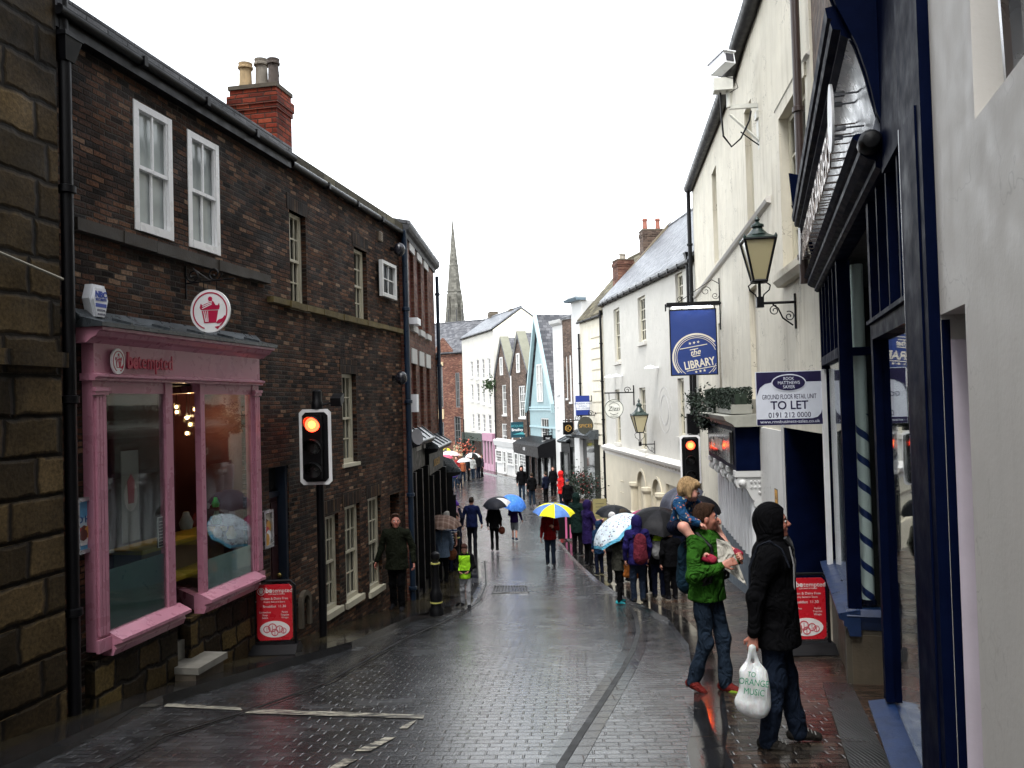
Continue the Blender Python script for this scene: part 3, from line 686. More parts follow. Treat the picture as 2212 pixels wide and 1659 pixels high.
# little arched stone niche near the door, ground clutter
u_, z_ = FL.px(655, 1300); m = MB(); m.ring(FL, u_, z_, .1, .17, 0, .06, n=10, a0=0, a1=math.pi); m.fbox(FL, u_ - .17, u_ - .1, 0, .06, z_ - .35, z_); m.fbox(FL, u_ + .1, u_ + .17, 0, .06, z_ - .35, z_); m.build('boot_scraper_niche', M_SILL, rt)
# ---------------------------------------------------------------- pink shop front
PO = .13
U = lambda x, y=1100: FL.px(x, y, PO)[0]
uA, uB, uC, uD, uE, uE2, uG, uI = U(208), U(233), U(365), U(380), U(440), U(449), U(534), U(567)
zF0 = FL.px(380, 823, PO)[1]; zF1 = FL.px(380, 752, PO)[1]; zS = FL.px(300, 1345, PO)[1]
sp_ = root('shop_front', 'pink painted bakery shop front with two bay windows and lead roof', 'shop front', FL.pt((uA + uI) / 2, .1, g(9)))
m = MB(); m.fbox(FL, uA, uI, 0, PO, zF0, zF1)
fa = m.build('fascia', M_PINK, sp_)
m = MB(); m.prof(FL, [(.0, zF0 - .02), (PO + .03, zF0 - .02), (PO + .03, zF0), (PO + .06, zF0 + .015), (PO + .06, zF0 + .035), (PO, zF0 + .05), (0, zF0 + .05)], uA - .03, uI + .03)
m.prof(FL, [(0, zF1 - .03), (PO, zF1 - .03), (PO + .05, zF1 + .01), (PO + .1, zF1 + .03), (PO + .13, zF1 + .07), (PO + .17, zF1 + .08), (PO + .17, zF1 + .11), (0, zF1 + .11)], uA - .1, uI + .1)
m.build('moulding', M_PINK, sp_)
m = MB(); m.prof(FL, [(0, zF1 + .112), (PO + .2, zF1 + .112), (PO + .2, zF1 + .15), (.1, zF1 + .21), (.02, zF1 + .29), (0, zF1 + .29)], uA - .14, uI + .13)
for i in range(5):
    uu = uA + (uI - uA) * (i + .5) / 5; m.hexa([FL.pt(uu - .015, PO + .18, zF1 + .15), FL.pt(uu + .015, PO + .18, zF1 + .15), FL.pt(uu + .015, .1, zF1 + .2), FL.pt(uu - .015, .1, zF1 + .2), FL.pt(uu - .015, PO + .18, zF1 + .18), FL.pt(uu + .015, PO + .18, zF1 + .18), FL.pt(uu + .015, .1, zF1 + .235), FL.pt(uu - .015, .1, zF1 + .235)])
m.build('lead_roof', M_LEAD, sp_)
zW = zF0 - .14   # top of the panes
for a, b in ((uA, uB + .01), (uI - (uB - uA), uI)):
    m = MB(); m.fbox(FL, a, b, .0, PO - .02, zS - .12, zF0 - .02)
    for i in range(3): 
        c0 = a + (b - a) * (.14 + .26 * i); m.fbox(FL, c0, c0 + (b - a) * .2, PO - .025, PO + .005, zS + .02, zF0 - .17)
    m.fbox(FL, a - .015, b + .015, PO - .018, PO + .03, zF0 - .12, zF0 - .085); m.fbox(FL, a - .008, b + .008, PO - .016, PO + .018, zF0 - .155, zF0 - .122)
    m.fbox(FL, a - .011, b + .012, PO - .017, PO + .014, zS - .13, zS - .01)
    m.build('pilaster', M_PINK, sp_)
m = MB(); m.fbox(FL, uB + .01, uC, PO - .09, PO - .03, zW, zF0 - .02); m.fbox(FL, uC, uD, PO - .1, PO - .015, zS, zF0 - .02)
m.fbox(FL, uE, uE2, PO - .09, PO - .015, zS, zF0 - .02); m.fbox(FL, uE2, uI - (uB - uA), PO - .09, PO - .03, zW, zF0 - .02)
m.fbox(FL, uB + .01, uB + .045, PO - .08, PO - .03, zS, zW); m.fbox(FL, uI - (uB - uA) - .04, uI - (uB - uA), PO - .08, PO - .03, zS, zW)
m.build('window_frame', M_PINK, sp_)
# splayed return of the far bay and of the near bay
def seg(a, b, z0, z1, th, mat, name, par, smooth=False):
    m = MB(); F = Frame((a.x, a.y), (b.x - a.x, b.y - a.y)); m.fbox(F, 0, (b - a).length, -th, 0, z0, z1); return m.build(name, mat, par)
A1 = FL.pt(uE + .01, PO - .05, 0); A2 = FL.pt(uE + .62, PO - .82, 0); B1 = FL.pt(uD - .03, PO - .06, 0); B2 = FL.pt(uD - .5, PO - .75, 0)
seg(A1, A2, zS - .16, zS - .0, .09, M_PINK, 'sill', sp_); seg(A1, A2, zW + .02, zF0 - .02, .06, M_PINK, 'rail', sp_); seg(A1 + (A2 - A1) * .94, A2, zS, zW + .1, .05, M_PINK, 'mullion', sp_)
seg(A1, A2, zS, zW, .012, GLASS, 'pane', sp_); seg(B1, B2, zS, zW, .012, GLASS, 'pane', sp_); seg(B1, B2, zS - .16, zS, .09, M_PINK, 'sill', sp_)
seg(A1 + Vector((-.0, .05, 0)), A2 + Vector((0, .05, 0)), -4.4, zS - .16, .1, M_RUBBLE, 'stall_riser', sp_); seg(B2, B1, -4.4, zS - .16, .1, M_RUBBLE, 'stall_riser', sp_)
for a, b in ((uB + .03, uC), (uE2, uI - (uB - uA))):
    m = MB(); m.fbox(FL, a, b, PO - .055, PO - .045, zS, zW); m.build('pane', GLASS, sp_)
for a, b in ((uB + .013, uD + .07), (uE - .07, uI - (uB - uA) - .013)):
    m = MB(); m.prof(FL, [(PO - .1, zS - .2), (PO + .02, zS - .2), (PO + .05, zS - .14), (PO + .03, zS - .10), (PO + .12, zS - .075), (PO + .12, zS - .045), (PO - .02, zS + .02), (PO - .1, zS + .02)], a, b)
    m.build('sill', M_PINK, sp_)
    m = MB(); m.fbox(FL, a - .2, b - .05, -.1, PO - .022, -4.4, zS - .2); m.build('stall_riser', M_RUBBLE, sp_)
FR1 = mat_paint('frosted_film', (.07, .13, .12), .35, .35, 2, .05); FR2 = mat_paint('pale_frosted_film', (.30, .42, .44), .4, .2, 2, .05)
m = MB(); a, z0 = FL.px(232, 1230, PO); b, z1 = FL.px(360, 1195, PO); m.fbox(FL, uB + .03, uC, PO - .075, PO - .07, zS, (z0 + z1) / 2 - .02); m.build('frosted_strip', FR1, sp_)
m = MB(); b, z1 = FL.px(500, 1195, PO); m.fbox(FL, uE2, uI - (uB - uA), PO - .075, PO - .07, zS, z1); m.build('frosted_strip', FR2, sp_)
# steps and door
gz = g(FL.pt((uD + uE) / 2, 0, 0).y) + .1
st = root('door_step', 'pair of pale worn stone steps up into the pink shop', 'step', FL.pt((uD + uE) / 2, .2, gz))
m = MB(); m.fbox(FL, uD - .05, uE + .0, -.35, PO + .26, gz + .12, gz + .19); m.build('tread', M_CONC, st)
m = MB(); m.fbox(FL, uD - .05, uE + .2, -.9, PO - .1, gz + .2, gz + .40); m.build('tread', M_CONC, st)
m = MB(); m.fbox(FL, uD - .04, uE - .02, -.3, PO + .22, gz - .4, gz + .12); m.build('riser', M_SILL, st)
# interior
m = MB(); a, b = uA + .05, DR[0] - .1
P = lambda u, o, z: FL.pt(u, o, z)
m.face([P(a, -3, -4), P(b, -3, -4), P(b, -3, .3), P(a, -3, .3)]); m.face([P(a, 0.0, -4), P(a, 0.0, .3), P(a, -3, .3), P(a, -3, -4)]); m.face([P(b, 0.0, -4), P(b, 0.0, .3), P(b, -3, .3), P(b, -3, -4)])
m.face([P(a, 0, .295), P(b, 0, .295), P(b, -3, .295), P(a, -3, .295)]); m.face([P(a, .0, gz + .4), P(b, .0, gz + .4), P(b, -3, gz + .4), P(a, -3, gz + .4)], 1)
m.build('interior', [paint(.07, .014, .018, .7), paint(.05, .04, .035, .4)], sp_, recalc=False)
m = MB(); m.fbox(FL, uE - .1, DR[0] - .15, -.95, -.6, gz + .4, gz + 1.3); ct = m.build('counter', paint(.18, .13, .1, .5), sp_)
m = MB(); m.fbox(FL, uE - .15, DR[0] - .15, -1.0, -.55, gz + 1.3, gz + 1.35); m.build('counter_top', paint(.45, .33, .05, .4), ct)
EB = emit('warm_bulb', (1.0, .55, .22), 5)
for i, (x, y) in enumerate([(381, 879), (382, 890), (421, 884), (404, 902), (411, 917), (404, 936)]):
    p = FL.px(x, y, -.75); m = MB(); q = FL.pt(p[0], -.75, p[1]); m.ball(q, .022, n=8); lb = m.build('light_bulb', EB, sp_)
    k = MB(); k.ball(q, .06, n=10); k.build('glass_shade', GLASS, lb); k = MB(); k.tube([q + Vector((0, 0, .05)), Vector((q.x, q.y, .29))], .004, 5); k.build('cord', M_BLACK, lb)
for i, (x, y, s, c) in enumerate([(402, 1125, .1, (.5, .5, .5)), (425, 1122, .08, (.3, .05, .06)), (466, 1085, .06, (.05, .5, .1)), (468, 1118, .08, (.25, .35, .3)), (470, 1148, .07, (.6, .6, .6)), (500, 1150, .08, (.4, .33, .1))]):
    p = FL.px(x, y, -.5); m = MB(); m.lathe(FL.pt(p[0], -.5, p[1] - s), [(s * .7, 0), (s * .9, s * .8), (s * .5, s * 1.6), (s * .35, s * 2.1)], 10); jj = m.build('display_jar', paint(*c, .25), sp_, smooth=True)
m = MB(); m.fbox(FL, uE2, uI - .2, -.7, -.3, zS + .12, zS + .16); m.build('display_shelf', paint(.4, .3, .04, .4), sp_)
pl = bpy.data.lights.new('chandelier_glow', 'POINT'); pl.energy = 5; pl.color = (1, .6, .32); pl.shadow_soft_size = .02; plo = bpy.data.objects.new('chandelier_glow', pl); COL.objects.link(plo); plo.location = FL.pt(FL.px(404, 902, -.75)[0], -.72, FL.px(404, 902, -.75)[1] + .02)
# poster hung inside the near window
p0 = FL.r(262, 975, 302, 1165, -.05); m = MB(); m.fbox(FL, p0[0], p0[1], -.06, -.05, p0[2], p0[3]); ps = m.build('poster', paint(.24, .21, .2, .6), sp_)
m = MB(); cu0 = (p0[0] + p0[1]) / 2; w_ = p0[1] - p0[0]; hh = p0[3] - p0[2]
m.fpoly(FL, [(cu0 + w_ * .4 * math.cos(a), p0[2] + hh * .5 + hh * .17 * math.sin(a)) for a in [i * math.pi / 8 for i in range(16)]], -.05, -.046, 0)
m.fpoly(FL, [(cu0 - w_ * .16, p0[2] + hh * .42), (cu0 + w_ * .16, p0[2] + hh * .42), (cu0 + w_ * .22, p0[2] + hh * .66), (cu0, p0[2] + hh * .74), (cu0 - w_ * .22, p0[2] + hh * .66)], -.046, -.042, 1)
m.build('poster_picture', [paint(.45, .38, .36, .6), paint(.35, .06, .08, .6)], ps)
p1 = FL.r(341, 1118, 356, 1180, PO - .07); m = MB(); m.fbox(FL, p1[0], p1[1], PO - .085, PO - .075, p1[2], p1[3]); mc = m.build('menu_card', paint(.02, .03, .03, .4), sp_)
m = MB(); d = .01
for z_ in (p1[2], p1[3] - d): m.fbox(FL, p1[0], p1[1], PO - .076, PO - .072, z_, z_ + d)
for u_ in (p1[0], p1[1] - d): m.fbox(FL, u_, u_ + d, PO - .076, PO - .072, p1[2] + d, p1[3] - d)
for i in range(8): m.fbox(FL, p1[0] + .025, p1[1] - .025, PO - .076, PO - .073, p1[2] + .03 + i * (p1[3] - p1[2] - .05) / 8, p1[2] + .036 + i * (p1[3] - p1[2] - .05) / 8)
m.build('card_edge', paint(.6, .6, .58, .4), mc)
# cupcake emblem drawn in a frame
def cupcake(m, F, u, z, r, o, dep, mr, mw, su=1.0):
    pp = lambda L: [(u + a * r * su, z + b * r) for a, b in L]
    m.ring(F, u, z, r * .82, r * .88, o, o + dep, mr, 40, a0=math.radians(-55), a1=math.radians(250), su=su)
    m.fpoly(F, pp([(-.42, .02), (.42, .02), (.3, -.55), (-.3, -.55)]), o, o + dep, mr)
    m.fpoly(F, pp([(.3, -.55), (.42, -.42), (.62, -.36), (.74, -.22), (.80, -.3), (.66, -.5), (.5, -.58), (.36, -.6)]), o, o + dep * 1.02, mr)
    m.fpoly(F, pp([(-.46, .06), (.46, .06), (.5, .2), (.47, .36), (.4, .25), (.28, .26), (.2, .42), (.08, .5), (-.06, .46), (-.2, .38), (-.36, .26), (-.46, .36), (-.52, .18)]), o, o + dep * .98, mr)
    m.fpoly(F, pp([(.02 + .11 * math.cos(i * .63), .56 + .11 * math.sin(i * .63)) for i in range(10)]), o, o + dep * .96, mr)
    m.fpoly(F, pp([(.22, -.74), (.52, -.7), (.36, -.86)]), o, o + dep, mr)
    for i in range(3): m.fpoly(F, pp([(-.33 + i * .1, .0), (-.30 + i * .1, .0), (-.2 + i * .06, -.5), (-.24 + i * .06, -.5)]), o + dep, o + dep * 1.6, mw)
    for i in range(3): m.fpoly(F, pp([(-.4 + i * .02, .1 + i * .1), (-.1 + i * .03, .22 + i * .09), (.12, .3 + i * .06), (.1, .33 + i * .06), (-.12 + i * .03, .26 + i * .09), (-.4 + i * .02, .14 + i * .1)]), o + dep, o + dep * 1.6, mw)
CR_ = paint(.42, .012, .055, .35); WH = paint(.78, .78, .78, .35)
# lettering on the fascia
u0_, z0_ = FL.px(246, 781, PO); m = MB()
m.fpoly(FL, [(u0_ + .098 * math.cos(i * math.pi / 12), z0_ + .125 * math.sin(i * math.pi / 12)) for i in range(24)], PO + .03, PO + .05, 1); cupcake(m, FL, u0_, z0_, .115, PO + .05, .004, 0, 1, su=.8)
m.build('round_emblem', [CR_, WH], sp_)
u0_, z0_ = FL.px(266, 795, PO); u1_, _ = FL.px(373, 795, PO)
m = MB(); m.text(FL, 'betempted', u0_, z0_ + .0, .22, PO + .035, .006, 0, 'LEFT', sx=(u1_ - u0_) / 1.04); m.text(FL, 'be', u0_, z0_, .22, PO + .035, .007, 0, 'LEFT', sx=(u1_ - u0_) / 1.04, bold=.008); m.build('lettering', CR_, sp_)
# framed posters on the wall either side
def notice(x0, y0, x1, y1, lab, left):
    q = FL.r(x0, y0, x1, y1, .05); r_ = root('poster_frame', lab, 'poster', FL.pt((q[0] + q[1]) / 2, 0, q[2]))
    m = MB(); f = .035
    for a, b, c, d in ((q[0], q[1], q[2], q[2] + f), (q[0], q[1], q[3] - f, q[3]), (q[0], q[0] + f, q[2] + f, q[3] - f), (q[1] - f, q[1], q[2] + f, q[3] - f)): m.fbox(FL, a, b, .0, .06, c, d)
    m.build('frame', M_ALU, r_)
    m = MB(); m.fbox(FL, q[0] + f, q[1] - f, 0.0, .03, q[2] + f, q[3] - f); bd = m.build('backing', paint(.55, .72, .8, .3) if left else paint(.55, .5, .42, .4), r_)
    uc_, W, H_ = (q[0] + q[1]) / 2, q[1] - q[0], q[3] - q[2]; m = MB()
    if left:
        m.fbox(FL, q[0] + f, q[1] - f, .03, .033, q[2] + f, q[2] + H_ * .17, 1)
        m.fpoly(FL, [(uc_ + .09 * math.cos(i * .785), q[3] - H_ * .2 + .09 * math.sin(i * .785)) for i in range(8)], .03, .034, 1)
        m.fpoly(FL, [(uc_ - W * .26, q[2] + H_ * .3), (uc_ + W * .26, q[2] + H_ * .3), (uc_ + W * .18, q[2] + H_ * .14), (uc_ - W * .18, q[2] + H_ * .14)], .033, .038, 3)
        for k, (dx, dz, mi) in enumerate(((-.2, .36, 4), (.02, .39, 5), (.22, .37, 6), (-.05, .33, 5))): m.fpoly(FL, [(uc_ + W * dx + .055 * math.cos(i * .785), q[2] + H_ * dz + .055 * math.sin(i * .785)) for i in range(8)], .033, .04 + k * .001, mi)
        m.text(FL, 'SOLD HERE', uc_, q[2] + H_ * .55, .085, .032, .002, 2, bold=.002)
    else:
        for k, (dx, dz, mi) in enumerate(((-.1, .6, 5), (.1, .55, 6), (-.05, .4, 4), (.08, .3, 3), (-.1, .22, 6))): m.fpoly(FL, [(uc_ + W * dx + .07 * math.cos(i * .785), q[2] + H_ * dz + .09 * math.sin(i * .785)) for i in range(8)], .03, .034 + k * .001, mi)
    m.build('print', [WH, paint(.12, .38, .62, .4), paint(.03, .12, .3, .4), WH, paint(.5, .05, .05, .4), paint(.12, .04, .03, .4), paint(.6, .3, .06, .4)], bd)
notice(164, 1078, 203, 1190, 'aluminium poster frame reading SOLD HERE beside the left pink pilaster', True)
notice(570, 1105, 591, 1180, 'small poster frame on brick between the pink shop and dark door', False)
# alarm box
u_, z_ = FL.px(197, 655, 0); ab = root('alarm_box', 'white hexagonal burglar alarm box on the dark brick wall', 'alarm', FL.pt(u_, 0, z_ - .15))
S = .17; hx = [(u_ - S * .62, z_ - S * .8), (u_ - S * .12, z_ - S * 1.0), (u_ + S * .6, z_ - S * .7), (u_ + S * .85, z_ + S * .25), (u_ + S * .55, z_ + S * .95), (u_ - S * .5, z_ + S * 1.0), (u_ - S * .85, z_ + S * .2)]
S = .78; hx = [(u_ - .075, z_ - .2), (u_ + .075, z_ - .2), (u_ + .15, z_ + .04), (u_ + .1, z_ + .2), (u_ - .1, z_ + .2), (u_ - .15, z_ + .04)]
hx = [(u_ + (a - u_) * .85, z_ + (b - z_) * .85) for a, b in hx]; m = MB(); m.fpoly(FL, hx, 0, .08); m.build('case', M_WPLAS, ab); m = MB(); m.fpoly(FL, [(u_ + (a - u_) * .8, z_ + (b - z_) * .8) for a, b in hx], .08, .105); fc = m.build('cover', M_WPLAS, ab)
m = MB(); m.text(FL, 'NBC', u_, z_ + .05, .08, .106, .002, 0, bold=.003); m.text(FL, 'SECURITY', u_, z_ + .015, .035, .106, .002, 0); m.fbox(FL, u_ - .075, u_ + .075, .105, .108, z_ - .045, z_ - .01); m.text(FL, 'SYSTEMS', u_, z_ - .085, .03, .106, .002, 1); m.text(FL, '24 HOUR', u_, z_ - .12, .026, .106, .002, 1)
m.build('lettering', [paint(.02, .06, .35, .4), paint(.15, .15, .2, .4)], fc)
m = MB(); m.fpoly(FL, [(u_ - .09, z_ - .22), (u_ + .07, z_ - .22), (u_ + .085, z_ - .17), (u_ - .09, z_ - .17)], 0.01, .07); m.build('strobe', paint(.02, .03, .12, .2), ab)
# ---------------------------------------------------------------- hanging signs
def scroll(m, F, u, z, r, o, mi, turns=1.4, sgn=1, a0=0.0, th=.008, su=1):
    pts = []
    for i in range(26):
        t = i / 25; a = a0 + sgn * turns * 2 * math.pi * t; rr_ = r * (1 - .8 * t)
        pts.append(F.pt(u + su * rr_ * math.cos(a), o, z + rr_ * math.sin(a)))
    m.tube(pts, th, 6, mi)
uc_ = FL.px(400, 610)[0]; FS = FL.perp(uc_)     # arm runs out from the wall
rs = root('hanging_sign', 'round white hanging sign with red cupcake emblem above the pink shop', 'sign', FS.pt(.3, 0, 1.2))
q = FS.px(400, 608); e = FS.px(506, 612); zc_ = FS.px(455, 672)[1]; ucc = FS.px(455, 672)[0]; rad = (FS.px(455, 626)[1] - FS.px(455, 719)[1]) / 2
m = MB(); zb = (q[1] + e[1]) / 2; m.tube([FS.pt(0, 0, zb), FS.pt(e[0], 0, zb + .03)], .009, 6); m.tube([FS.pt(.01, 0, zb - .18), FS.pt(.01, 0, zb + .2)], .009, 6); scroll(m, FS, .1, zb + .09, .085, 0, 0, a0=math.pi); scroll(m, FS, ucc + .06, zb + .1, .09, 0, 0, sgn=-1)
m.tube([FS.pt(.1, 0, zb + .17), FS.pt(.3, 0, zb + .03)], .006, 5)
for d in (-.08, .08): m.tube([FS.pt(ucc + d, 0, zb + .02), FS.pt(ucc + d, 0, zc_ + rad * .9)], .005, 5)
m.build('bracket', M_BLACK, rs)
m = MB(); m.fpoly(FS, [(ucc + rad * math.cos(i * math.pi / 24), zc_ + rad * math.sin(i * math.pi / 24)) for i in range(48)], -.012, .012); bd = m.build('board', WH, rs)
m = MB(); cupcake(m, FS, ucc, zc_, rad, .013, .003, 0, 1); m.build('emblem', [CR_, WH], bd)
# ---------------------------------------------------------------- sandwich boards
def sandwich(F, u, zg, lab, sx=1.0, mirror=False):
    r_ = root('sandwich_board', lab, 'sandwich board', F.pt(u, 0, zg)); W, H_ = .52, .92
    m = MB(); m.tube([F.pt(u - W / 2, 0, zg + .08), F.pt(u - W / 2, 0, zg + H_ - .06), F.pt(u - W / 2 + .06, 0, zg + H_), F.pt(u + W / 2 - .06, 0, zg + H_), F.pt(u + W / 2, 0, zg + H_ - .06), F.pt(u + W / 2, 0, zg + .08)], .018, 8); m.build('frame', M_BLACK, r_, smooth=True)
    m = MB(); m.prof(F, [(-.2, zg), (.2, zg), (.2, zg + .04), (.08, zg + .13), (-.08, zg + .13), (-.2, zg + .04)], u - W / 2 - .04, u + W / 2 + .04); m.build('base', M_BLACK, r_)
    w2 = W / 2 - .035; c = .035; z0, z1 = zg + .17, zg + H_ - .045
    m = MB(); m.fpoly(F, [(u - w2 + c, z0), (u + w2 - c, z0), (u + w2, z0 + c), (u + w2, z1 - c), (u + w2 - c, z1), (u - w2 + c, z1), (u - w2, z1 - c), (u - w2, z0 + c)], -.01, .01); pn = m.build('panel', paint(.50, .012, .022, .3, var=.05), r_)
    m = MB(); T = lambda s, du, dz, sz, al='CENTER', b=0.0: m.text(F, s, u + du, z1 - dz, sz, .011, .001, 0, al, bold=b)
    m.ring(F, u - .165, z1 - .085, .04, .047, .011, .013, 0, 20); m.fpoly(F, [(u - .19, z1 - .07), (u - .14, z1 - .07), (u - .148, z1 - .11), (u - .182, z1 - .11)], .011, .013, 0); m.fpoly(F, [(u - .19, z1 - .066), (u - .14, z1 - .066), (u - .165, z1 - .045)], .011, .013, 0)
    T('be', -.11, .1, .085, 'LEFT', .003); T('tempted', -.022, .1, .075, 'LEFT'); T('CUPCAKES & COFFEE', .03, .128, .022)
    T('Gluten & Dairy Free', 0, .19, .042); T('Freshly Baked in Store', 0, .228, .03); T('Breakfast  11.30', 0, .29, .045)
    for i, (a, b) in enumerate((('Sandwiches', 'Panini'), ('Soup', 'Toasties'), ('Salads', 'Wraps'))): T(a, -.12, .36 + i * .035, .032); T(b, .13, .36 + i * .035, .032)
    m.build('lettering', paint(.7, .62, .6, .4), pn)
    m = MB(); zc_ = z0 + .14; m.fpoly(F, [(u + .19 * math.cos(i * math.pi / 14), zc_ + .105 * math.sin(i * math.pi / 14)) for i in range(28)], .01, .013, 0)
    for k, (dx, dz, a) in enumerate(((-.1, .0, .05), (-.03, .02, .06), (.06, .0, .05), (.11, -.02, .04), (.0, -.04, .05))): m.ring(F, u + dx, zc_ + dz, a * .7, a * .95, .013, .0145 + k * .0005, 1, 12); m.fbox(F, u + dx - .004, u + dx + .004, .013, .015, zc_ + dz - a, zc_ + dz + a * .5, 1)
    m.build('oval_picture', [paint(.72, .68, .66, .4), paint(.5, .1, .12, .4)], pn)
b_ = at(595, 1390, 10.7); b_.z = g(10.7) + .1; fb = Frame((b_.x, b_.y), (1, .02)); sandwich(fb, 0, b_.z, 'red and white menu sandwich board on the pavement beside the pink shop')
b_ = gnd(1744, 1412, .07); fb = Frame((b_.x, b_.y), (1, -.05)); sandwich(fb, 0, b_.z, 'red sandwich board half hidden behind the man in the black hooded coat')
# ---------------------------------------------------------------- traffic lights
LENS = emit('red_signal_light', (1.0, .035, .012), 2.2); LENSC = emit('amber_signal_core', (1.0, .30, .02), 2.6)
def traffic_light(F, u, ztop, zbot, W, zg, lab, extra=True, pole=True):
    r_ = root('traffic_light', lab, 'traffic light', F.pt(u, 0, zg)); H_ = ztop - zbot; c = .05
    def rr_(a, b, o0, o1, mi, m): m.fpoly(F, [(u - a + c, zbot + b), (u + a - c, zbot + b), (u + a, zbot + b + c), (u + a, ztop - b - c), (u + a - c, ztop - b), (u - a + c, ztop - b), (u - a, ztop - b - c), (u - a, zbot + b + c)], o0, o1, mi)
    m = MB(); rr_(W / 2, 0, -.03, -.01, 0, m); m.build('white_border', WH, r_)
    m = MB(); rr_(W / 2 - .045, .045, -.01, .0, 0, m); m.fbox(F, u - W * .26, u + W * .26, 0, .14, zbot + .1, ztop - .08); m.build('backing_board', M_BLACK, r_)
    for i, z in enumerate((ztop - H_ * .2, zbot + H_ * .5, zbot + H_ * .2)):
        R_ = .105; m = MB(); m.lathe(F.pt(u, .141, z), [(R_, 0), (R_, .012), (R_ * .6, .03)], 20, ax=F.n)
        if i == 0:
            ln = m.build('red_lens', LENS, r_, smooth=True); k = MB(); k.lathe(F.pt(u, .17, z - .0), [(R_ * .5, 0), (R_ * .45, .006), (R_ * .2, .012)], 16, ax=F.n); k.build('bright_core', LENSC, ln)
        else: m.build('unlit_lens', paint(.012, .012, .012, .3), r_, smooth=True)
        m = MB()
        for k in range(12):
            a0 = math.radians(-10 + 200 * k / 12); a1 = math.radians(-10 + 200 * (k + 1) / 12)
            L = lambda a: .05 + .16 * max(0, math.sin(a))
            m.hexa([F.pt(u + R_ * 1.08 * math.cos(a0), .14, z + R_ * 1.08 * math.sin(a0)), F.pt(u + R_ * 1.08 * math.cos(a1), .14, z + R_ * 1.08 * math.sin(a1)), F.pt(u + R_ * 1.16 * math.cos(a1), .14, z + R_ * 1.16 * math.sin(a1)), F.pt(u + R_ * 1.16 * math.cos(a0), .14, z + R_ * 1.16 * math.sin(a0)),
                    F.pt(u + R_ * 1.08 * math.cos(a0), .14 + L(a0), z + R_ * 1.08 * math.sin(a0)), F.pt(u + R_ * 1.08 * math.cos(a1), .14 + L(a1), z + R_ * 1.08 * math.sin(a1)), F.pt(u + R_ * 1.16 * math.cos(a1), .14 + L(a1), z + R_ * 1.16 * math.sin(a1)), F.pt(u + R_ * 1.16 * math.cos(a0), .14 + L(a0), z + R_ * 1.16 * math.sin(a0))])
        m.build('hood', M_BLACK, r_)
    if pole: m = MB(); m.tube([F.pt(u + .03, -.1, zg - .05), F.pt(u + .03, -.1, ztop + .02)], .057, 12); m.build('pole', M_BLACK, r_, smooth=True)
    if extra:
        m = MB(); m.lathe(F.pt(u + .02, -.08, ztop), [(.085, 0), (.085, .1), (.07, .12), (.07, .26), (.04, .28)], 12); m.build('detector', M_BLACK, r_, smooth=True)
        m = MB(); m.tube([F.pt(u + .1, -.08, ztop + .06), F.pt(u + .3, -.08, ztop + .1)], .02, 6); m.box(F.pt(u + .34, .02, ztop + .13), .15, .26, .12, R=Matrix.Rotation(.3, 3, 'X')); m.build('camera_head', M_BLACK, r_)
pb = at(697, 1362, 12.2); pb.z = g(12.2) + .1; F_ = Frame((pb.x - .03, pb.y - .1), (1, -.02))
zt_ = at(679, 884, pb.y).z; zb_ = at(684, 1046, pb.y).z; ux = F_.px(681, 960)[0]
traffic_light(F_, ux, zt_, zb_, .465, pb.z, 'traffic light showing red on a black pole by the dark brick wall')
# ---------------------------------------------------------------- left: red brick house past the drainpipe
F3 = Frame((-2.73, 0), (.032, 1)); q3 = FL.pt(HL, 0, 0); 
a3 = q3.y + .02; b3 = F3.px(939, 700)[0]; ZR = (F3.px(880, 505)[1] + F3.px(938, 583)[1]) / 2
rt = root('red_brick_house', 'red brick house with tall narrow windows and dark eaves beyond the blue drainpipe', 'building', F3.pt((a3 + b3) / 2, 0, g(19)))
o3 = []
for x0, x1, yt, yb in ((905, 914, 562, 715), (926, 933, 595, 733), (908, 917, 792, 945), (928, 936, 795, 955)):
    o3.append((F3.px(x0, yt)[0], F3.px(x1, yt)[0], F3.px(x1, yb)[1], F3.px(x0, yt)[1]))
zt_u = (o3[0][3] + o3[1][3]) / 2; zb_u = (o3[0][2] + o3[1][2]) / 2; zt_l = (o3[2][3] + o3[3][3]) / 2; zb_l = (o3[2][2] + o3[3][2]) / 2
ws = [(a3 + .9 + i * 1.15, a3 + .9 + i * 1.15 + .62) for i in range(4)]
o3 = [(a, b, zb_u, zt_u) for a, b in ws if b < b3 - .2] + [(a, b, zb_l, zt_l) for a, b in ws if b < b3 - .2]
wall(F3, rt, a3, b3, -5.4, ZR, o3, M_RBRICK, depth=5, rev=.16)
m = MB(); k = MB()
for i, q in enumerate(o3):
    window(F3, rt, q, rev=.14, nx=2, ny=(2, 2), fm=paint(.13, .03, .025, .5), pane=PANE_DARK, fw=.05)
    m = MB(); m.fbox(F3, q[0] - .07, q[1] + .07, -.05, .03, q[3] + .002, q[3] + .33); m.build('lintel', M_WHITE2, rt)
    m = MB(); m.fbox(F3, q[0] - .06, q[1] + .06, -.1, .07, q[2] - .13, q[2] - .002); m.build('sill', M_WHITE2, rt)
m = MB(); m.prof(F3, [(-.05, ZR - .14), (.04, ZR - .14), (.06, ZR - .06), (.12, ZR - .03), (.16, ZR + .02), (.17, ZR + .07), (-.05, ZR + .07)], a3, b3 + .05); m.build('eaves_cornice', paint(.012, .013, .017, .6), rt)
roof(F3, rt, a3, b3, .17, ZR + .075, 5.2, .5, M_SLATE2, th=.07)
ob = pipe(F3, b3 - .08, .1, -5, ZR - .25, .05, M_BLUEPIPE); tag(ob, 'blue drainpipe at the far corner of the red brick house', 'drainpipe')
u_, z_ = F3.px(884, 700); m = MB(); m.fbox(F3, u_, u_ + .5, 0, .18, z_, z_ + .14); m.build('box', M_WPLAS, rt)
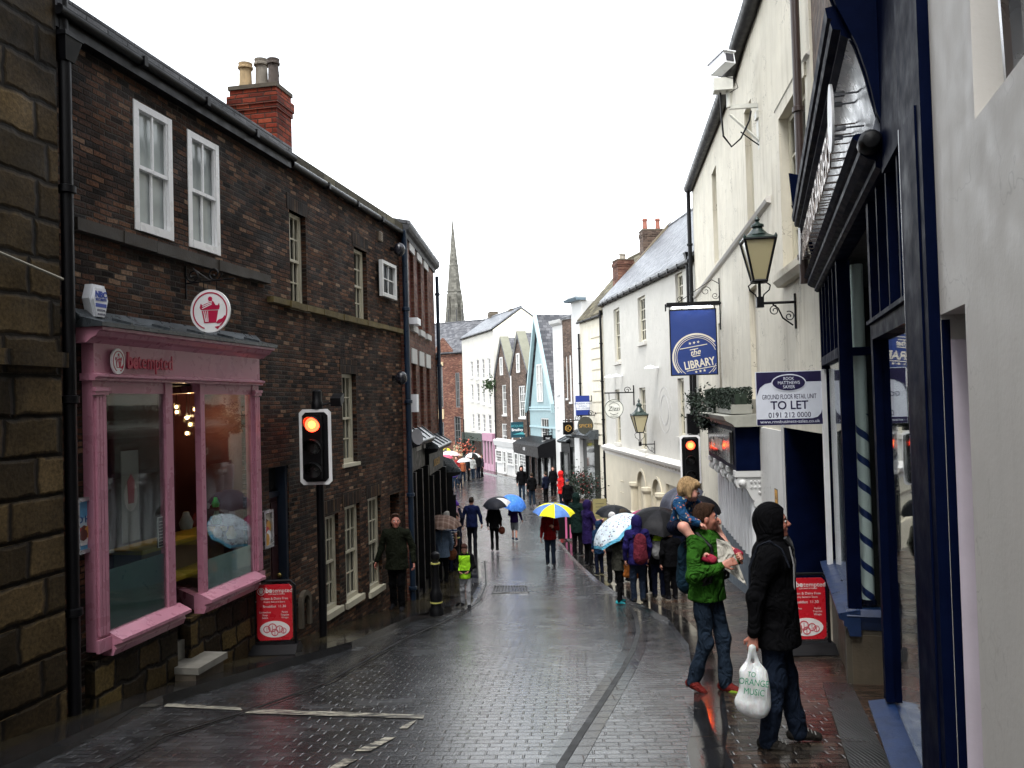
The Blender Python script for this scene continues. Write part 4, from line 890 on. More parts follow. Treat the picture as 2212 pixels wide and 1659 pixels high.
u_, z_ = F3.px(888, 870); m = MB(); m.fbox(F3, u_, u_ + .3, 0, .12, z_ - .2, z_ + .18); ob = m.build('alarm_box', M_WPLAS); tag(ob, 'small white and red alarm box low on the red brick house', 'alarm'); 
# black shop fronts with lead covered awning roofs at its foot
def black_shop(F, a, b, zt, zb, pr, lab, sign=None, lead=True, stall=.5):
    r_ = root('shop_front', lab, 'shop front', F.pt((a + b) / 2, 0, zb)); BK = M_BLACK
    m = MB(); m.fbox(F, a, b, 0, pr - .08, zt - .5, zt); m.prof(F, [(0, zt), (pr - .05, zt), (pr + .12, zt + .05), (pr + .15, zt + .12), (0, zt + .12)], a - .05, b + .05); m.build('fascia', BK, r_)
    if lead:
        m = MB(); m.prof(F, [(0, zt + .122), (pr + .16, zt + .122), (pr + .16, zt + .15), (0, zt + .38)], a - .05, b + .05)
        n_ = max(2, int((b - a) / .6))
        for i in range(n_ + 1):
            uu = a + (b - a) * i / n_; m.hexa([F.pt(uu - .02, pr + .14, zt + .15), F.pt(uu + .02, pr + .14, zt + .15), F.pt(uu + .02, .0, zt + .38), F.pt(uu - .02, .0, zt + .38), F.pt(uu - .02, pr + .14, zt + .19), F.pt(uu + .02, pr + .14, zt + .19), F.pt(uu + .02, .0, zt + .42), F.pt(uu - .02, .0, zt + .42)])
        m.build('lead_roof', M_LEAD, r_)
    n_ = max(1, round((b - a) / 1.3))
    for i in range(n_ + 1):
        uu = a + (b - a - .14) * i / n_; m = MB(); m.fbox(F, uu, uu + .14, 0, pr, zb, zt - .5); m.build('pilaster', BK, r_)
    m = MB(); m.fbox(F, a + .14, b - .14, 0, pr - .05, zb, zb + stall); m.build('stall_riser', BK, r_)
    m = MB(); m.fbox(F, a + .14, b - .14, pr - .12, pr - .1, zb + stall, zt - .5); m.build('pane', PANE_DARK, r_)
    if sign: m = MB(); m.text(F, sign[0], (a + b) / 2, zt - .36, .26, pr - .075, .004, 0); m.build('lettering', sign[1], r_)
    return r_
GOLD = paint(.42, .24, .05, .4)
za = F3.px(900, 975, .35)[1]
black_shop(F3, a3 + .15, a3 + 2.2, za, g(18) - .3, .14, 'black shop front with lead roof just beyond the blue drainpipe')
black_shop(F3, a3 + 2.3, b3 - .1, za - .25, g(20) - .3, .22, 'black shop front with gold fascia lettering at the end of the red brick house', ('MORGAN', GOLD))
# satellite dish and floodlight on it
u_, z_ = F3.px(897, 945, .3); m = MB(); m.lathe(F3.pt(u_, .3, z_), [(.02, 0), (.12, .03), (.16, .06), (.15, .06), (.0, .03)], 14, ax=(.8, -.6, .2)); ob = m.build('satellite_dish', paint(.12, .12, .13, .5), smooth=True); tag(ob, 'grey satellite dish above the black shop fronts on the left', 'satellite dish')
# next house round the bend, mostly hidden, with its shop
F4 = Frame((-1.98 - .0, 22.2), (-.12, 1)); L4 = 16
rt = root('red_brick_house', 'narrow glimpse of a brick house behind the end of the black shops', 'building', F4.pt(3, 0, g(25)))
wall(F4, rt, .05, L4, -5.6, 1.2, [], M_RBRICK, depth=4); roof(F4, rt, .05, L4, .1, 1.2, 4, 1.0, M_SLATE2)
black_shop(F4, .3, 4.2, F4.px(950, 985, .3)[1], g(25), .42, 'low black shop front with glazed lead roof where the street bends left')
# ---------------------------------------------------------------- the bend: buildings closing the view
def facade(P0, P1, zb, ztop, mat, lab, name='house', cat='building', depth=6, roofm=None, rise=2.0, wins=(), frm=None, pane=None, rev=.12, ov=0, gut=True, nx=2, ny=(2, 2), sill=None, gm=None):
    """front from P0 (far/left end) to P1 (near/right end) in plan, seen left to right"""
    F = Frame(P0, (P1[0] - P0[0], P1[1] - P0[1])); L = (Vector(P1) - Vector(P0)).length
    r_ = root(name, lab, cat, F.pt(L / 2, 0, zb)); ops = []
    for q in wins: ops.append(F.r(*q))
    wall(F, r_, 0, L, zb - 1.0, ztop, ops, mat, depth=depth, rev=rev)
    for q in ops: window(F, r_, q, rev=rev - .02, nx=nx, ny=ny, fm=frm or M_WFRAME, pane=pane or PANE_DARK, fw=.07, bar=.035, sill=sill, sillh=.12)
    if roofm is not None:
        roof(F, r_, 0, L, .12, ztop + .03, depth + .2, rise, roofm, ov=ov)
        for uu in (.13, L - .13):
            f2 = F.perp(uu, -1); m = MB(); m.fpoly(f2, [(0.02, ztop), (depth - .02, ztop), (depth / 2, ztop + rise * .985)], -.12, .12); m.build('gable', gm or mat, r_)
        if gut: gutter(F, 0, L, ztop, .14, M_BLACK, r_, .06)
    return F, L, r_
def xy(x, Y): return ((x - CX) / F_PX * Y, Y)
# brick block at the very end
p = at(935, 860, 80); q = at(1003, 860, 76)
F5, L5, r5 = facade((p.x - 6, 82), (q.x + 1, 76), -5.6, at(980, 765, 78).z, M_RBRICK, 'red brick corner building closing the street below the spire', roofm=M_SLATE2, rise=3.2, wins=[(938, 790, 958, 880), (938, 912, 960, 960), (983, 805, 994, 880), (981, 900, 996, 960)], frm=paint(.1, .1, .1, .5), depth=8)
m = MB()
for q_ in ((938, 783, 958, 790), (938, 884, 960, 905), (981, 962, 1000, 985)):
    a_ = F5.r(*q_); m.fbox(F5, a_[0], a_[1], 0, .1, a_[2], a_[3])
m.build('stone_band', paint(.42, .33, .2, .8), r5)
a_ = F5.r(934, 955, 962, 1040, .2); m = MB(); m.fbox(F5, a_[0] - 2, a_[1], 0, .2, -5.7, a_[3]); bs = m.build('shop_front', M_BLACK, r5)
m = MB(); m.text(F5, 'RITA', (F5.px(948, 980, .2))[0], F5.px(948, 985, .2)[1], .45, .21, .01, 0); m.build('lettering', emit('red_neon', (.8, .02, .02), 1.2), bs)
a_ = F5.r(934, 1008, 962, 1040, .25); m = MB(); m.fbox(F5, a_[0], a_[1], .2, .24, a_[2], a_[3]); m.build('shop_window', paint(.2, .26, .3, .2), bs)
u_, z_ = F5.px(962, 748); m = MB(); m.fpoly(F5, [(u_ - 1.7, z_ - .9), (u_ + 1.2, z_ - .9), (u_ - .3, z_ + .8)], -.2, .1); m.build('gable', M_RBRICK, r5)
# slate roofed block behind it
F6, L6, r6 = facade(xy(925, 100), xy(1010, 98), -5.6, at(960, 775, 98).z, M_RBRICK, 'building with two grey slate roofs behind the red brick corner', roofm=M_SLATE, rise=4.6, depth=9)
chimney(F6, .9, -4, .9, .8, 0, at(945, 712, 96).z, M_SILL, r6, [])
# church spire
sy = 150.0; sp0 = at(982, 704, sy); spt = at(975, 472, sy)
rt = root('church_spire', 'tall grey stone church spire rising behind the rooftops', 'spire', (sp0.x, sy, sp0.z - 10))
w0 = at(1003, 704, sy).x - at(962, 704, sy).x
M_SPIRE = mat_blocks('spire_stone', .9, .4, .03, [(0, (.075, .072, .062)), (.5, (.11, .105, .09)), (1, (.15, .145, .125))], (.08, .077, .068), dirt=(.8, 1.05), grain=.12)
H_ = spt.z - sp0.z; cxs = (sp0.x + spt.x) / 2 + .15
m = MB(); m.lathe((cxs, sy, sp0.z), [(w0 * .60, 0), (w0 * .53, H_ * .08), (w0 * .425, H_ * .29), (w0 * .40, H_ * .30), (w0 * .285, H_ * .5), (w0 * .14, H_ * .76), (.06, H_)], 8, a0=math.pi / 8); m.build('spire_cone', M_SPIRE, rt)
m = MB()
for k in (.31, .55): m.lathe((cxs, sy, sp0.z + H_ * k), [(w0 * (.405 if k < .4 else .26), 0), (w0 * (.42 if k < .4 else .272), .15), (w0 * (.395 if k < .4 else .25), .4)], 8, a0=math.pi / 8)
m.build('stone_band', M_SPIRE, rt)
m = MB(); m.box((cxs, sy, sp0.z - 7), w0 * 1.05, w0 * 1.05, 14.2); m.build('tower', M_SPIRE, rt)
for sx in (-.3, .12, .42):
    m = MB(); m.box((cxs + w0 * sx, sy - w0 * .42, sp0.z + 1.5), w0 * .13, 1.2, 3.4); m.fpoly(Frame((cxs + w0 * sx, sy - w0 * .42 - .62), (1, 0)), [(-w0 * .09, sp0.z + 3.1), (w0 * .09, sp0.z + 3.1), (0, sp0.z + 5.6)], -.9, .02); lu = m.build('lucarne', M_SPIRE, rt)
    m = MB(); m.box((cxs + w0 * sx, sy - w0 * .42 - .62, sp0.z + 1.6), w0 * .06, .05, 2.4); m.build('louvre', paint(.03, .03, .03, .8), lu)
m = MB(); m.tube([(cxs, sy, sp0.z + H_), (cxs, sy, sp0.z + H_ + .6)], .04, 5); m.build('finial', M_BLACK, rt)
# R10: four storey pale building with a big gable, left of the twin gabled brick house
A = xy(1000, 74); B = xy(1068, 65)
F7, L7, r7 = facade(A, B, -5.5, at(1040, 722, 69).z, M_WHITE, 'four storey pale rendered building with four windows a floor', depth=4.8, roofm=M_SLATE, rise=1.7, gm=M_CREAM,
    wins=[(1016, 780, 1022, 815), (1028, 777, 1035, 817), (1040, 775, 1047, 818), (1053, 774, 1060, 820), (1017, 830, 1023, 866), (1029, 828, 1036, 868), (1041, 827, 1048, 872), (1054, 826, 1061, 876), (1019, 893, 1025, 928), (1030, 893, 1037, 932), (1042, 894, 1049, 935), (1054, 895, 1062, 938)][:12], frm=M_WFRAME, pane=PANE_MID, sill=M_WHITE2)
zr = at(1040, 722, 69).z
chimney(F7, 1.2, -2.6, .9, .7, zr, at(1018, 672, 72).z, M_SILL, r7, []); chimney(F7, L7 - 2.2, -2.6, .9, .8, zr, at(1080, 670, 68).z, M_SILL, r7, [])
r_ = root('shop_front', 'small pink shop front at the foot of the pale four storey building', 'shop front', F7.pt(L7 - 1.5, 0, -5.4))
a_, zt_s = F7.px(1041, 935, .3); m = MB(); m.fbox(F7, a_, L7, 0, .3, zt_s - .6, zt_s); m.build('fascia', paint(.33, .17, .24, .5), r_)
for i in range(4): uu = a_ + (L7 - a_ - .16) * i / 3; m = MB(); m.fbox(F7, uu, uu + .16, 0, .25, -5.5, zt_s - .6); m.build('pilaster', paint(.38, .22, .29, .5), r_)
m = MB(); m.fbox(F7, a_ + .16, L7 - .16, .08, .12, -4.8, zt_s - .6); m.build('pane', PANE_NET, r_); m = MB(); m.fbox(F7, a_ + .16, L7 - .16, .02, .22, -5.5, -4.8); m.build('stall_riser', paint(.33, .19, .25, .5), r_)
r_ = root('shop_front', 'dark green shop front between the pink shop and the red brick corner', 'shop front', F7.pt(2, 0, -5.4))
m = MB(); m.fbox(F7, .2, a_ - .1, 0, .3, zt_s - .7, zt_s - .1); m.build('fascia', paint(.01, .025, .018, .4), r_); m = MB(); m.fbox(F7, .2, a_ - .1, .05, .15, -5.5, zt_s - .7); m.build('pane', PANE_DARK, r_)
for i in range(3): uu = .2 + (a_ - .5) * i / 2; m = MB(); m.fbox(F7, uu, uu + .14, .15, .25, -5.5, zt_s - .7); m.build('pilaster', paint(.012, .03, .02, .4), r_)
# R9: twin gabled brick house
A = xy(1069, 64.5); B = xy(1142, 56)
zE = at(1105, 815, 60).z
F8, L8, r8 = facade(A, B, -5.4, zE, M_BBRICK, 'brown brick house with twin steep gables and white sash windows', depth=8, rev=.12, nx=3, ny=(2, 2),
   wins=[(1084, 832, 1095, 896), (1120, 834, 1136, 902), (1084, 915, 1096, 970), (1122, 935, 1136, 984)], frm=M_WFRAME, pane=PANE_MID, sill=M_WHITE2)
for i, (x0, x1, xa, ya, wq) in enumerate(((1069, 1104, 1083, 730, (1087, 765, 1094, 797)), (1104, 1141, 1124, 730, (1124, 765, 1131, 800)))):
    u0, z0 = F8.px(x0, 830); u1, z1 = F8.px(x1, 830); ua, zz = F8.px(xa, ya + 4); zz = at(1104, 733, 60).z; u0 = L8 * i / 2; u1 = L8 * (i + 1) / 2; ua = (u0 + u1) / 2
    m = MB(); m.fpoly(F8, [(u0, zE - .01), (u1, zE - .01), (ua, zz)], -.3, .0); m.build('gable', M_BBRICK, r8)
    wq_ = (ua - .35, ua + .35, zE + .25, zE + 1.6); wd = window(F8, r8, wq_, o=.14, rev=.12, nx=2, ny=(1, 1), fm=M_WFRAME, pane=PANE_MID, fw=.08)
    for s_, ue in ((-1, u0), (1, u1)):
        m = MB(); m.hexa([F8.pt(ue, .08, zE - .05), F8.pt(ua, .08, zz), F8.pt(ua, -5, zz), F8.pt(ue, -5, zE - .05), F8.pt(ue, .08, zE + .22), F8.pt(ua, .08, zz + .3), F8.pt(ua, -5, zz + .3), F8.pt(ue, -5, zE + .22)]); m.build('roof', M_SLATE2, r8)
        m = MB(); m.hexa([F8.pt(ue, .0, zE + .2), F8.pt(ua, .0, zz + .28), F8.pt(ua, -.55, zz + .28), F8.pt(ue, -.55, zE + .2), F8.pt(ue, .1, zE + .34), F8.pt(ua, .1, zz + .42), F8.pt(ua, -.55, zz + .42), F8.pt(ue, -.55, zE + .34)]); m.build('coping', paint(.17, .17, .13, .9), r8)
r_ = root('shop_front', 'white panelled shop front at the foot of the twin gabled brick house', 'shop front', F8.pt(L8 / 2, 0, -5.3))
zt_s = at(1100, 955, 60).z; m = MB(); m.prof(F8, [(0, zt_s - .4), (.2, zt_s - .4), (.3, zt_s), (0, zt_s + .15)], 0, L8); m.build('fascia', M_WHITE2, r_)
m = MB(); m.fbox(F8, 0.02, L8, 0, .12, -5.6, zt_s - .4); m.build('wall_panel', M_WHITE2, r_)
for i, (u0, w_) in enumerate(((.4, 1.7), (2.5, .8), (3.6, 1.6), (5.5, .9), (6.8, 1.7))):
    if u0 + w_ < L8: window(F8, r_, (u0, u0 + w_, -4.5 if w_ > 1 else -5.2, zt_s - .7), o=.26, rev=.12, nx=4 if w_ > 1 else 2, ny=(2, 2), fm=M_WFRAME, pane=PANE_MID, fw=.08)
for x in (1069, 1105, 1142):
    uu = F8.px(x, 850, .1)[0]; ob = pipe(F8, min(max(.05, uu), L8 - .05), .12, -5.5, zE + .1, .055, M_BLACK if x != 1105 else M_WFRAME, r8)
# ivy at the left edge
m = MB(); random.seed(3); c = F8.pt(.1, .3, at(1045, 830, 64).z)
for i in range(200):
    p = c + Vector((random.gauss(-.1, .22), random.gauss(-.1, .15), random.gauss(0, .28))); d = Vector((random.uniform(-1, 1), random.uniform(-1, 1), random.uniform(-.3, 1))).normalized() * .09; e = d.cross(Vector((random.uniform(-1, 1), 1, .3))).normalized() * .07
    m.face([p - d, p + e, p + d, p - e])
ob = m.build('climbing_plant', paint(.03, .06, .02, .6), recalc=False); tag(ob, 'small green plant growing from the corner of the brown brick house', 'plant')
# R8: light blue timbered house with steep gable
A = xy(1143, 55.8); B = xy(1200, 49.5); zE = at(1175, 885, 52).z
M_LBLUE = mat_paint('pale_blue_paint', (.22, .315, .335), .6, .08, 2, .2, streak=.2)
F9, L9, r9 = facade(A, B, -5.35, zE, M_LBLUE, 'pale blue house with a very steep carved gable and slate roof', depth=7, nx=3, ny=(2, 1), wins=[(1168, 888 + 15, 1186, 948)], frm=M_WFRAME, pane=PANE_MID)
uc_ = L9 * .42; zA = at(1162, 692, 53).z
m = MB(); m.fpoly(F9, [(.15, zE - .01), (L9 - .6, zE - .01), (L9 - .9, zE + 1.2), (uc_ + .1, zA - .3)], -.3, .0); m.build('gable', M_LBLUE, r9)
for s_, ue, th in ((-1, -.25, .35), (1, L9 - .15, .3)):
    m = MB(); m.hexa([F9.pt(ue, .28, zE - .2), F9.pt(uc_, .28, zA), F9.pt(uc_, .08, zA), F9.pt(ue, .08, zE - .2), F9.pt(ue, .28, zE + .35), F9.pt(uc_, .28, zA + .45), F9.pt(uc_, .08, zA + .45), F9.pt(ue, .08, zE + .35)]); m.build('barge_board', paint(.30, .42, .44, .5), r9)
    m = MB(); m.hexa([F9.pt(ue, .06, zE - .1), F9.pt(uc_, .06, zA + .1), F9.pt(uc_, -6, zA + .1), F9.pt(ue, -6, zE - .1), F9.pt(ue, .06, zE + .15), F9.pt(uc_, .06, zA + .4), F9.pt(uc_, -6, zA + .4), F9.pt(ue, -6, zE + .15)]); m.build('roof', M_SLATE2, r9)
m = MB(); m.hexa([F9.pt(L9 * .5, -1.5, zE + .2), F9.pt(L9, -.4, zE - .2), F9.pt(L9, -6, zE - .2), F9.pt(L9 * .5, -6, zE + .2), F9.pt(L9 * .5, -3, zA - .2), F9.pt(L9, -2.5, zA - .3), F9.pt(L9, -4, zA - .3), F9.pt(L9 * .5, -4, zA - .2)]); m.build('roof', M_SLATE, r9)
m = MB(); m.tube([F9.pt(uc_, .2, zA + .4), F9.pt(uc_, .2, zA + 1.3)], .05, 6, r2=.015); m.build('finial', M_LBLUE, r9)
for d in (-.36, .36): window(F9, r9, (uc_ + .25 + d - .28, uc_ + .25 + d + .28, at(1175, 868, 52).z, at(1175, 785, 52).z), o=.1, rev=.08, nx=2, ny=(2, 2), fm=M_WFRAME, pane=PANE_MID, fw=.07)
m = MB()
for zz in (zE, zE - 1.1, at(1175, 880, 52).z): m.fbox(F9, 0, L9, .0, .06, zz - .05, zz + .05)
m.build('timber_band', paint(.3, .42, .45, .5), r9)
a_, zt_s = 0, at(1170, 955, 52).z
r_ = root('shop_front', 'black shop front with deep canopy under the pale blue house', 'shop front', F9.pt(L9 / 2, 0, -5.3))
m = MB(); m.prof(F9, [(0, zt_s - .8), (1.2, zt_s - .8), (1.25, zt_s - .15), (1.0, zt_s), (0, zt_s + .3)], .05, L9 + .1); m.build('canopy', M_BLACK, r_)
m = MB(); m.text(F9, 'CAFE', L9 * .5, zt_s - .5, .28, 1.26, .005, 0); m.build('lettering', paint(.5, .5, .5, .5), r_)
m = MB(); m.fbox(F9, .05, L9, 0, .3, -5.5, zt_s - .8); m.build('glazed_front', PANE_DARK, r_)
for i in range(5): uu = .05 + (L9 - .2) * i / 4; m = MB(); m.fbox(F9, uu, uu + .14, .3, .42, -5.5, zt_s - .8); m.build('pilaster', M_BLACK, r_)
# R7: narrow white, brick, and white houses
def narrow(x0, Y0, x1, Y1, ytop, mat, lab, wins, roofm=None, rise=1.2, pane=None, top=True, nx=2, ny=(2, 2)):
    F, L, r_ = facade(xy(x0, Y0), xy(x1, Y1), -5.3, at((x0 + x1) / 2, ytop, (Y0 + Y1) / 2).z, mat, lab, depth=6, wins=wins, pane=pane or PANE_MID, frm=M_WFRAME, sill=M_WHITE2, nx=nx, ny=ny)
    zt_ = at((x0 + x1) / 2, ytop, (Y0 + Y1) / 2).z
    if top: m = MB(); m.prof(F, [(-.3, zt_), (.05, zt_), (.2, zt_ + .12), (.25, zt_ + .3), (-.3, zt_ + .35)], -.02, L + .02); m.build('cornice', mat, r_)
    if roofm: roof(F, r_, 0, L, .1, zt_ + .02, 6, rise, roofm)
    return F, L, r_
narrow(1197, 49.3, 1218, 48.1, 703, M_WHITE2, 'narrow white house between the pale blue gable and a brown brick one', [(1203, 800, 1209, 850), (1203, 880, 1209, 925)])
F_b, L_b, r_b = narrow(1218, 48.0, 1238, 46.9, 690, M_BBRICK, 'narrow brown brick house with tall white windows', [(1222, 770, 1227, 860), (1229, 768, 1236, 868), (1222, 905, 1227, 975), (1230, 905, 1236, 985)], roofm=M_SLATE2, top=False)
F_w, L_w, r_w = narrow(1238, 46.8, 1262, 45.4, 652, M_WHITE2, 'white house with a pale blue bracketed cornice', [], )
zt_ = at(1250, 655, 43.8).z; m = MB(); m.prof(F_w, [(-.2, zt_ + .36), (.35, zt_ + .36), (.45, zt_ + .5), (-.2, zt_ + .5)], -.1, L_w + .1); m.build('blue_cornice', paint(.13, .18, .22, .5), r_w)
# shops under them
for (F, L, zt_, lab, mt) in ((F_b, L_b, at(1228, 960, 46).z, 'dark shop front with a lead roof below the narrow brown brick house', M_BLACK), (F_w, L_w, at(1250, 950, 44).z, 'dark shop front below the white house with blue cornice', M_BLACK)):
    black_shop(F, 0.05, L - .05, zt_, -5.3, .4, lab)
# R6 cream house with quoins
A = (at(1256, 860, 45.4).x, 45.4); B = (at(1306, 860, 41.6).x, 41.6)
F6b, L6b, r6b = facade(A, B, -5.1, at(1280, 690, 43.5).z, M_CREAM, 'cream rendered house with raised quoin bands and mossy roof edge', depth=6, roofm=M_FLAGROOF, rise=3.4, gut=True)
m = MB(); zz = at(1290, 960, 43).z; u0_ = F6b.px(1281, 850)[0]
while zz < at(1290, 715, 43).z: m.fbox(F6b, u0_, L6b - .12, 0, .07, zz, zz + .46); zz += .55
m.build('quoin_band', M_CREAM, r6b)
ob = pipe(F6b, L6b - .02, .1, -5.1, at(1300, 672, 42).z, .06, M_BLACK, hop=False); tag(ob, 'black drainpipe between the quoined cream house and the long white house', 'drainpipe')
ob = pipe(F6b, .15, .1, -5.1, at(1265, 720, 45).z, .055, M_BLACK); tag(ob, 'black drainpipe at the far edge of the quoined cream house', 'drainpipe')
m = MB(); m.fbox(F6b, .1, 1.0, .02, .5, -5.2, -1.9); m.build('pilaster', M_WHITE2, r6b)
zt_ = at(1280, 940, 43).z; m = MB(); m.prof(F6b, [(0, zt_ - .2), (.5, zt_ - .2), (.7, zt_), (.4, zt_ + .25), (0, zt_ + .3)], .1, L6b - .9); m.build('shop_canopy', M_LEAD, r6b)
m = MB(); m.fbox(F6b, .3, L6b - 1.0, 0, .3, -5.1, zt_ - .2); m.build('shop_window', PANE_DARK, r6b)
chimney(F6b, L6b * .65, -1.7, .8, .9, zt_, at(1335, 566, 43.5).z, M_RBRICK, r6b, [(-.25, 0, .12, .4, PG), (.1, 0, .12, .3, PG)])
# ---------------------------------------------------------------- right: long white house with slate roof
F5w = Frame((8.07, 0), (.083, -1)); uN, uFar = F5w.uY(26.3), F5w.uY(41.5)
ze_n = F5w.px(1505, 562)[1]; ze_f = F5w.px(1308, 656)[1]; zE5 = (ze_n + ze_f) / 2
rt = root('white_house', 'long white rendered house with pale slate roof and arched cream ground floor', 'building', F5w.pt((uN + uFar) / 2, 0, g(33)))
q5 = [F5w.r(1325, 670, 1341, 780), F5w.r(1377, 645, 1396, 737), F5w.r(1458, 594, 1477, 684), F5w.r(1328, 842, 1342, 958), F5w.r(1380, 838, 1398, 973), F5w.r(1463, 818, 1481, 945)]
wall(F5w, rt, uFar, uN, -6, [(uFar, ze_f), (uN, ze_n)], q5, M_WHITE, depth=7, rev=.22)
for q in q5: window(F5w, rt, q, rev=.17, nx=3, ny=(2, 2), fm=M_CFRAME, pane=PANE_MID, fw=.09, bar=.035, sill=M_WHITE, sillh=.14, sillo=.1)
gutter(F5w, uFar - .05, uN, ze_f + .02, .16, M_BLACK, rt, .085, z1=ze_n + .02)
roof(F5w, rt, uFar, uN, .15, ze_f + .08, 7.2, 3.7, M_SLATE, z_e1=ze_n + .08)
f2 = F5w.perp(uFar + .1, -1); m = MB(); m.fpoly(f2, [(-.1, ze_f + .15), (-.1, ze_f - .1), (7, ze_f - .1), (3.5, ze_f + 4.1)], -.2, .25); m.build('gable_coping', paint(.13, .105, .07, .9), rt)
chimney(F5w, uFar - .55, -2.75, .8, 1.1, ze_f, at(1410, 506, 43).z, M_BBRICK, rt, [(0, -.33, .13, .6, paint(.2, .065, .04, .7)), (0, .33, .13, .6, paint(.2, .065, .04, .7))])
# ground floor: cornice, arches, fluted columns
_, zc1 = F5w.px(1312, 972, .3); _, zc2 = F5w.px(1468, 1006, .3); zc = (zc1 + zc2) / 2
m = MB(); m.prof(F5w, [(0, zc - .28), (.14, zc - .28), (.16, zc - .15), (.3, zc - .05), (.34, zc + .06), (.1, zc + .14), (0, zc + .16)], uFar + .2, uN); m.build('cornice', M_GREYR, rt)
i_ = uFar + .4
while i_ < uN - .1: m = MB(); m.fbox(F5w, i_, i_ + .07, .16, .26, zc - .16, zc - .09); m.build('dentil', M_GREYR, rt); i_ += .42

oA = F5w.r(1378, 1040, 1397, 1110, .14); oB = F5w.r(1410, 1045, 1432, 1110, .14); oC = F5w.r(1433, 1035, 1500, 1110, .14)
ztA = F5w.px(1385, 1022, .14)[1]
M_CRG = mat_paint('cream_shop_paint', (.52, .47, .36), .55, .12, 1.5, .2, streak=.3)
wall(F5w, rt, uFar + .3, uN, -6, zc - .28, [(oA[0], oA[1], -5.6, zc - .6), (oB[0], oB[1], -5.6, zc - .7), (oC[0] + .3, uN - .2, g(28) + .9, zc - .75)], M_CRG, depth=.1, rev=.5, o=.14, name='ground_floor_front')
for q, zt_ in ((oA, zc - .6), (oB, zc - .7)):
    uc_ = (q[0] + q[1]) / 2; R_ = (q[1] - q[0]) / 2; m = MB()
    for s_ in (-1, 1):
        pts = [(uc_ + s_ * R_, zt_)] + [(uc_ + s_ * R_ * math.sin(a), zt_ - R_ + R_ * math.cos(a)) for a in [i * math.pi / 2 / 8 for i in range(8, -1, -1)]]
        m.fpoly(F5w, pts if s_ > 0 else pts[::-1], .0, .142)
    m.ring(F5w, uc_, zt_ - R_, R_, R_ + .1, .1, .19, n=16, a0=0, a1=math.pi); m.build('arch', M_CRG, rt)
m = MB(); m.fbox(F5w, oA[0], oB[1], -.45, -.4, -6, zc - .6); m.build('doorway_back', paint(.16, .11, .06, .7), rt)
for uc_ in (oA[0] - .28, (oA[1] + oB[0]) / 2 - .0, oB[1] + .15):
    m = MB(); 
    n_ = 24; m.lathe(F5w.pt(uc_, .2, g(32) + .1), [(.24, 0), (.24, .2), (.2, .25)], 16)
    ang = [2 * math.pi * i / 48 for i in range(48)]
    z0_, z1_ = g(32) + .3, zc - 1.35; k = len(m.v)
    for z_ in (z0_, z1_): m.v += [F5w.pt(uc_ + (.19 if i % 2 else .165) * math.cos(a), .2 + (.19 if i % 2 else .165) * math.sin(a), z_) for i, a in enumerate(ang)]
    for i in range(48): m.f.append([k + i, k + (i + 1) % 48, k + 48 + (i + 1) % 48, k + 48 + i]); m.m.append(0)
    m.lathe(F5w.pt(uc_, .2, z1_), [(.2, 0), (.26, .1), (.26, .22)], 16); m.build('fluted_column', M_CRG, rt)
window(F5w, rt, (oC[0] + .3, uN - .2, g(28) + .9, zc - .75), o=.14, rev=.3, nx=9, ny=(1, 1), fm=M_CRG, pane=PANE_NET, fw=.1, bar=.06, sash=False)
for k, y in enumerate((1042, 1066)):
    q = F5w.r(1340, y - 5, 1356, y + 4, .15); m = MB()
    for i in range(6): m.fbox(F5w, q[0] + i * .12, q[0] + i * .12 + .06, .14, .17, q[2], q[3])
    m.build('louvre', M_CRG, rt)
# faint oval medallion, little wall fittings
u_, z_ = F5w.px(1436, 886); m = MB()
for r_ in (.82, .55, .5): m.ring(F5w, u_, z_, r_, r_ + .02, 0, .006, n=48, su=.98)
m.build('painted_medallion', paint(.42, .41, .40, .7), rt)
for i, (x, y) in enumerate(((1346, 900), (1363, 901), (1426, 884))):
    u_, z_ = F5w.px(x, y) if i < 2 else F5w.px(1441, 866 + 0); 
for i, (x, y, lab) in enumerate(((1330, 814, 'small white floodlight on the long white house, left of a pair'), (1345, 812, 'small white floodlight on the long white house, right of a pair'), (1422, 794, 'white floodlight on the long white house below its middle upper window'))):
    u_, z_ = F5w.px(x, y); r_ = root('floodlight', lab, 'floodlight', F5w.pt(u_, 0, z_)); m = MB(); m.tube([F5w.pt(u_, 0, z_), F5w.pt(u_, .3, z_)], .03, 6); m.build('arm', M_WPLAS, r_); m = MB(); m.lathe(F5w.pt(u_, .3, z_ + .02), [(.03, -.08), (.22, 0), (.24, .05)], 12, ax=(0, 0, -1)); m.build('shade', M_WPLAS, r_, smooth=True)
ob = pipe(F5w, uN - .35, .12, -5.2, F5w.px(1497, 560)[1], .065, M_BLACK, hop=F5w.px(1497, 545)[1]); tag(ob, 'black drainpipe with hopper head at the near end of the slate roofed white house', 'drainpipe')

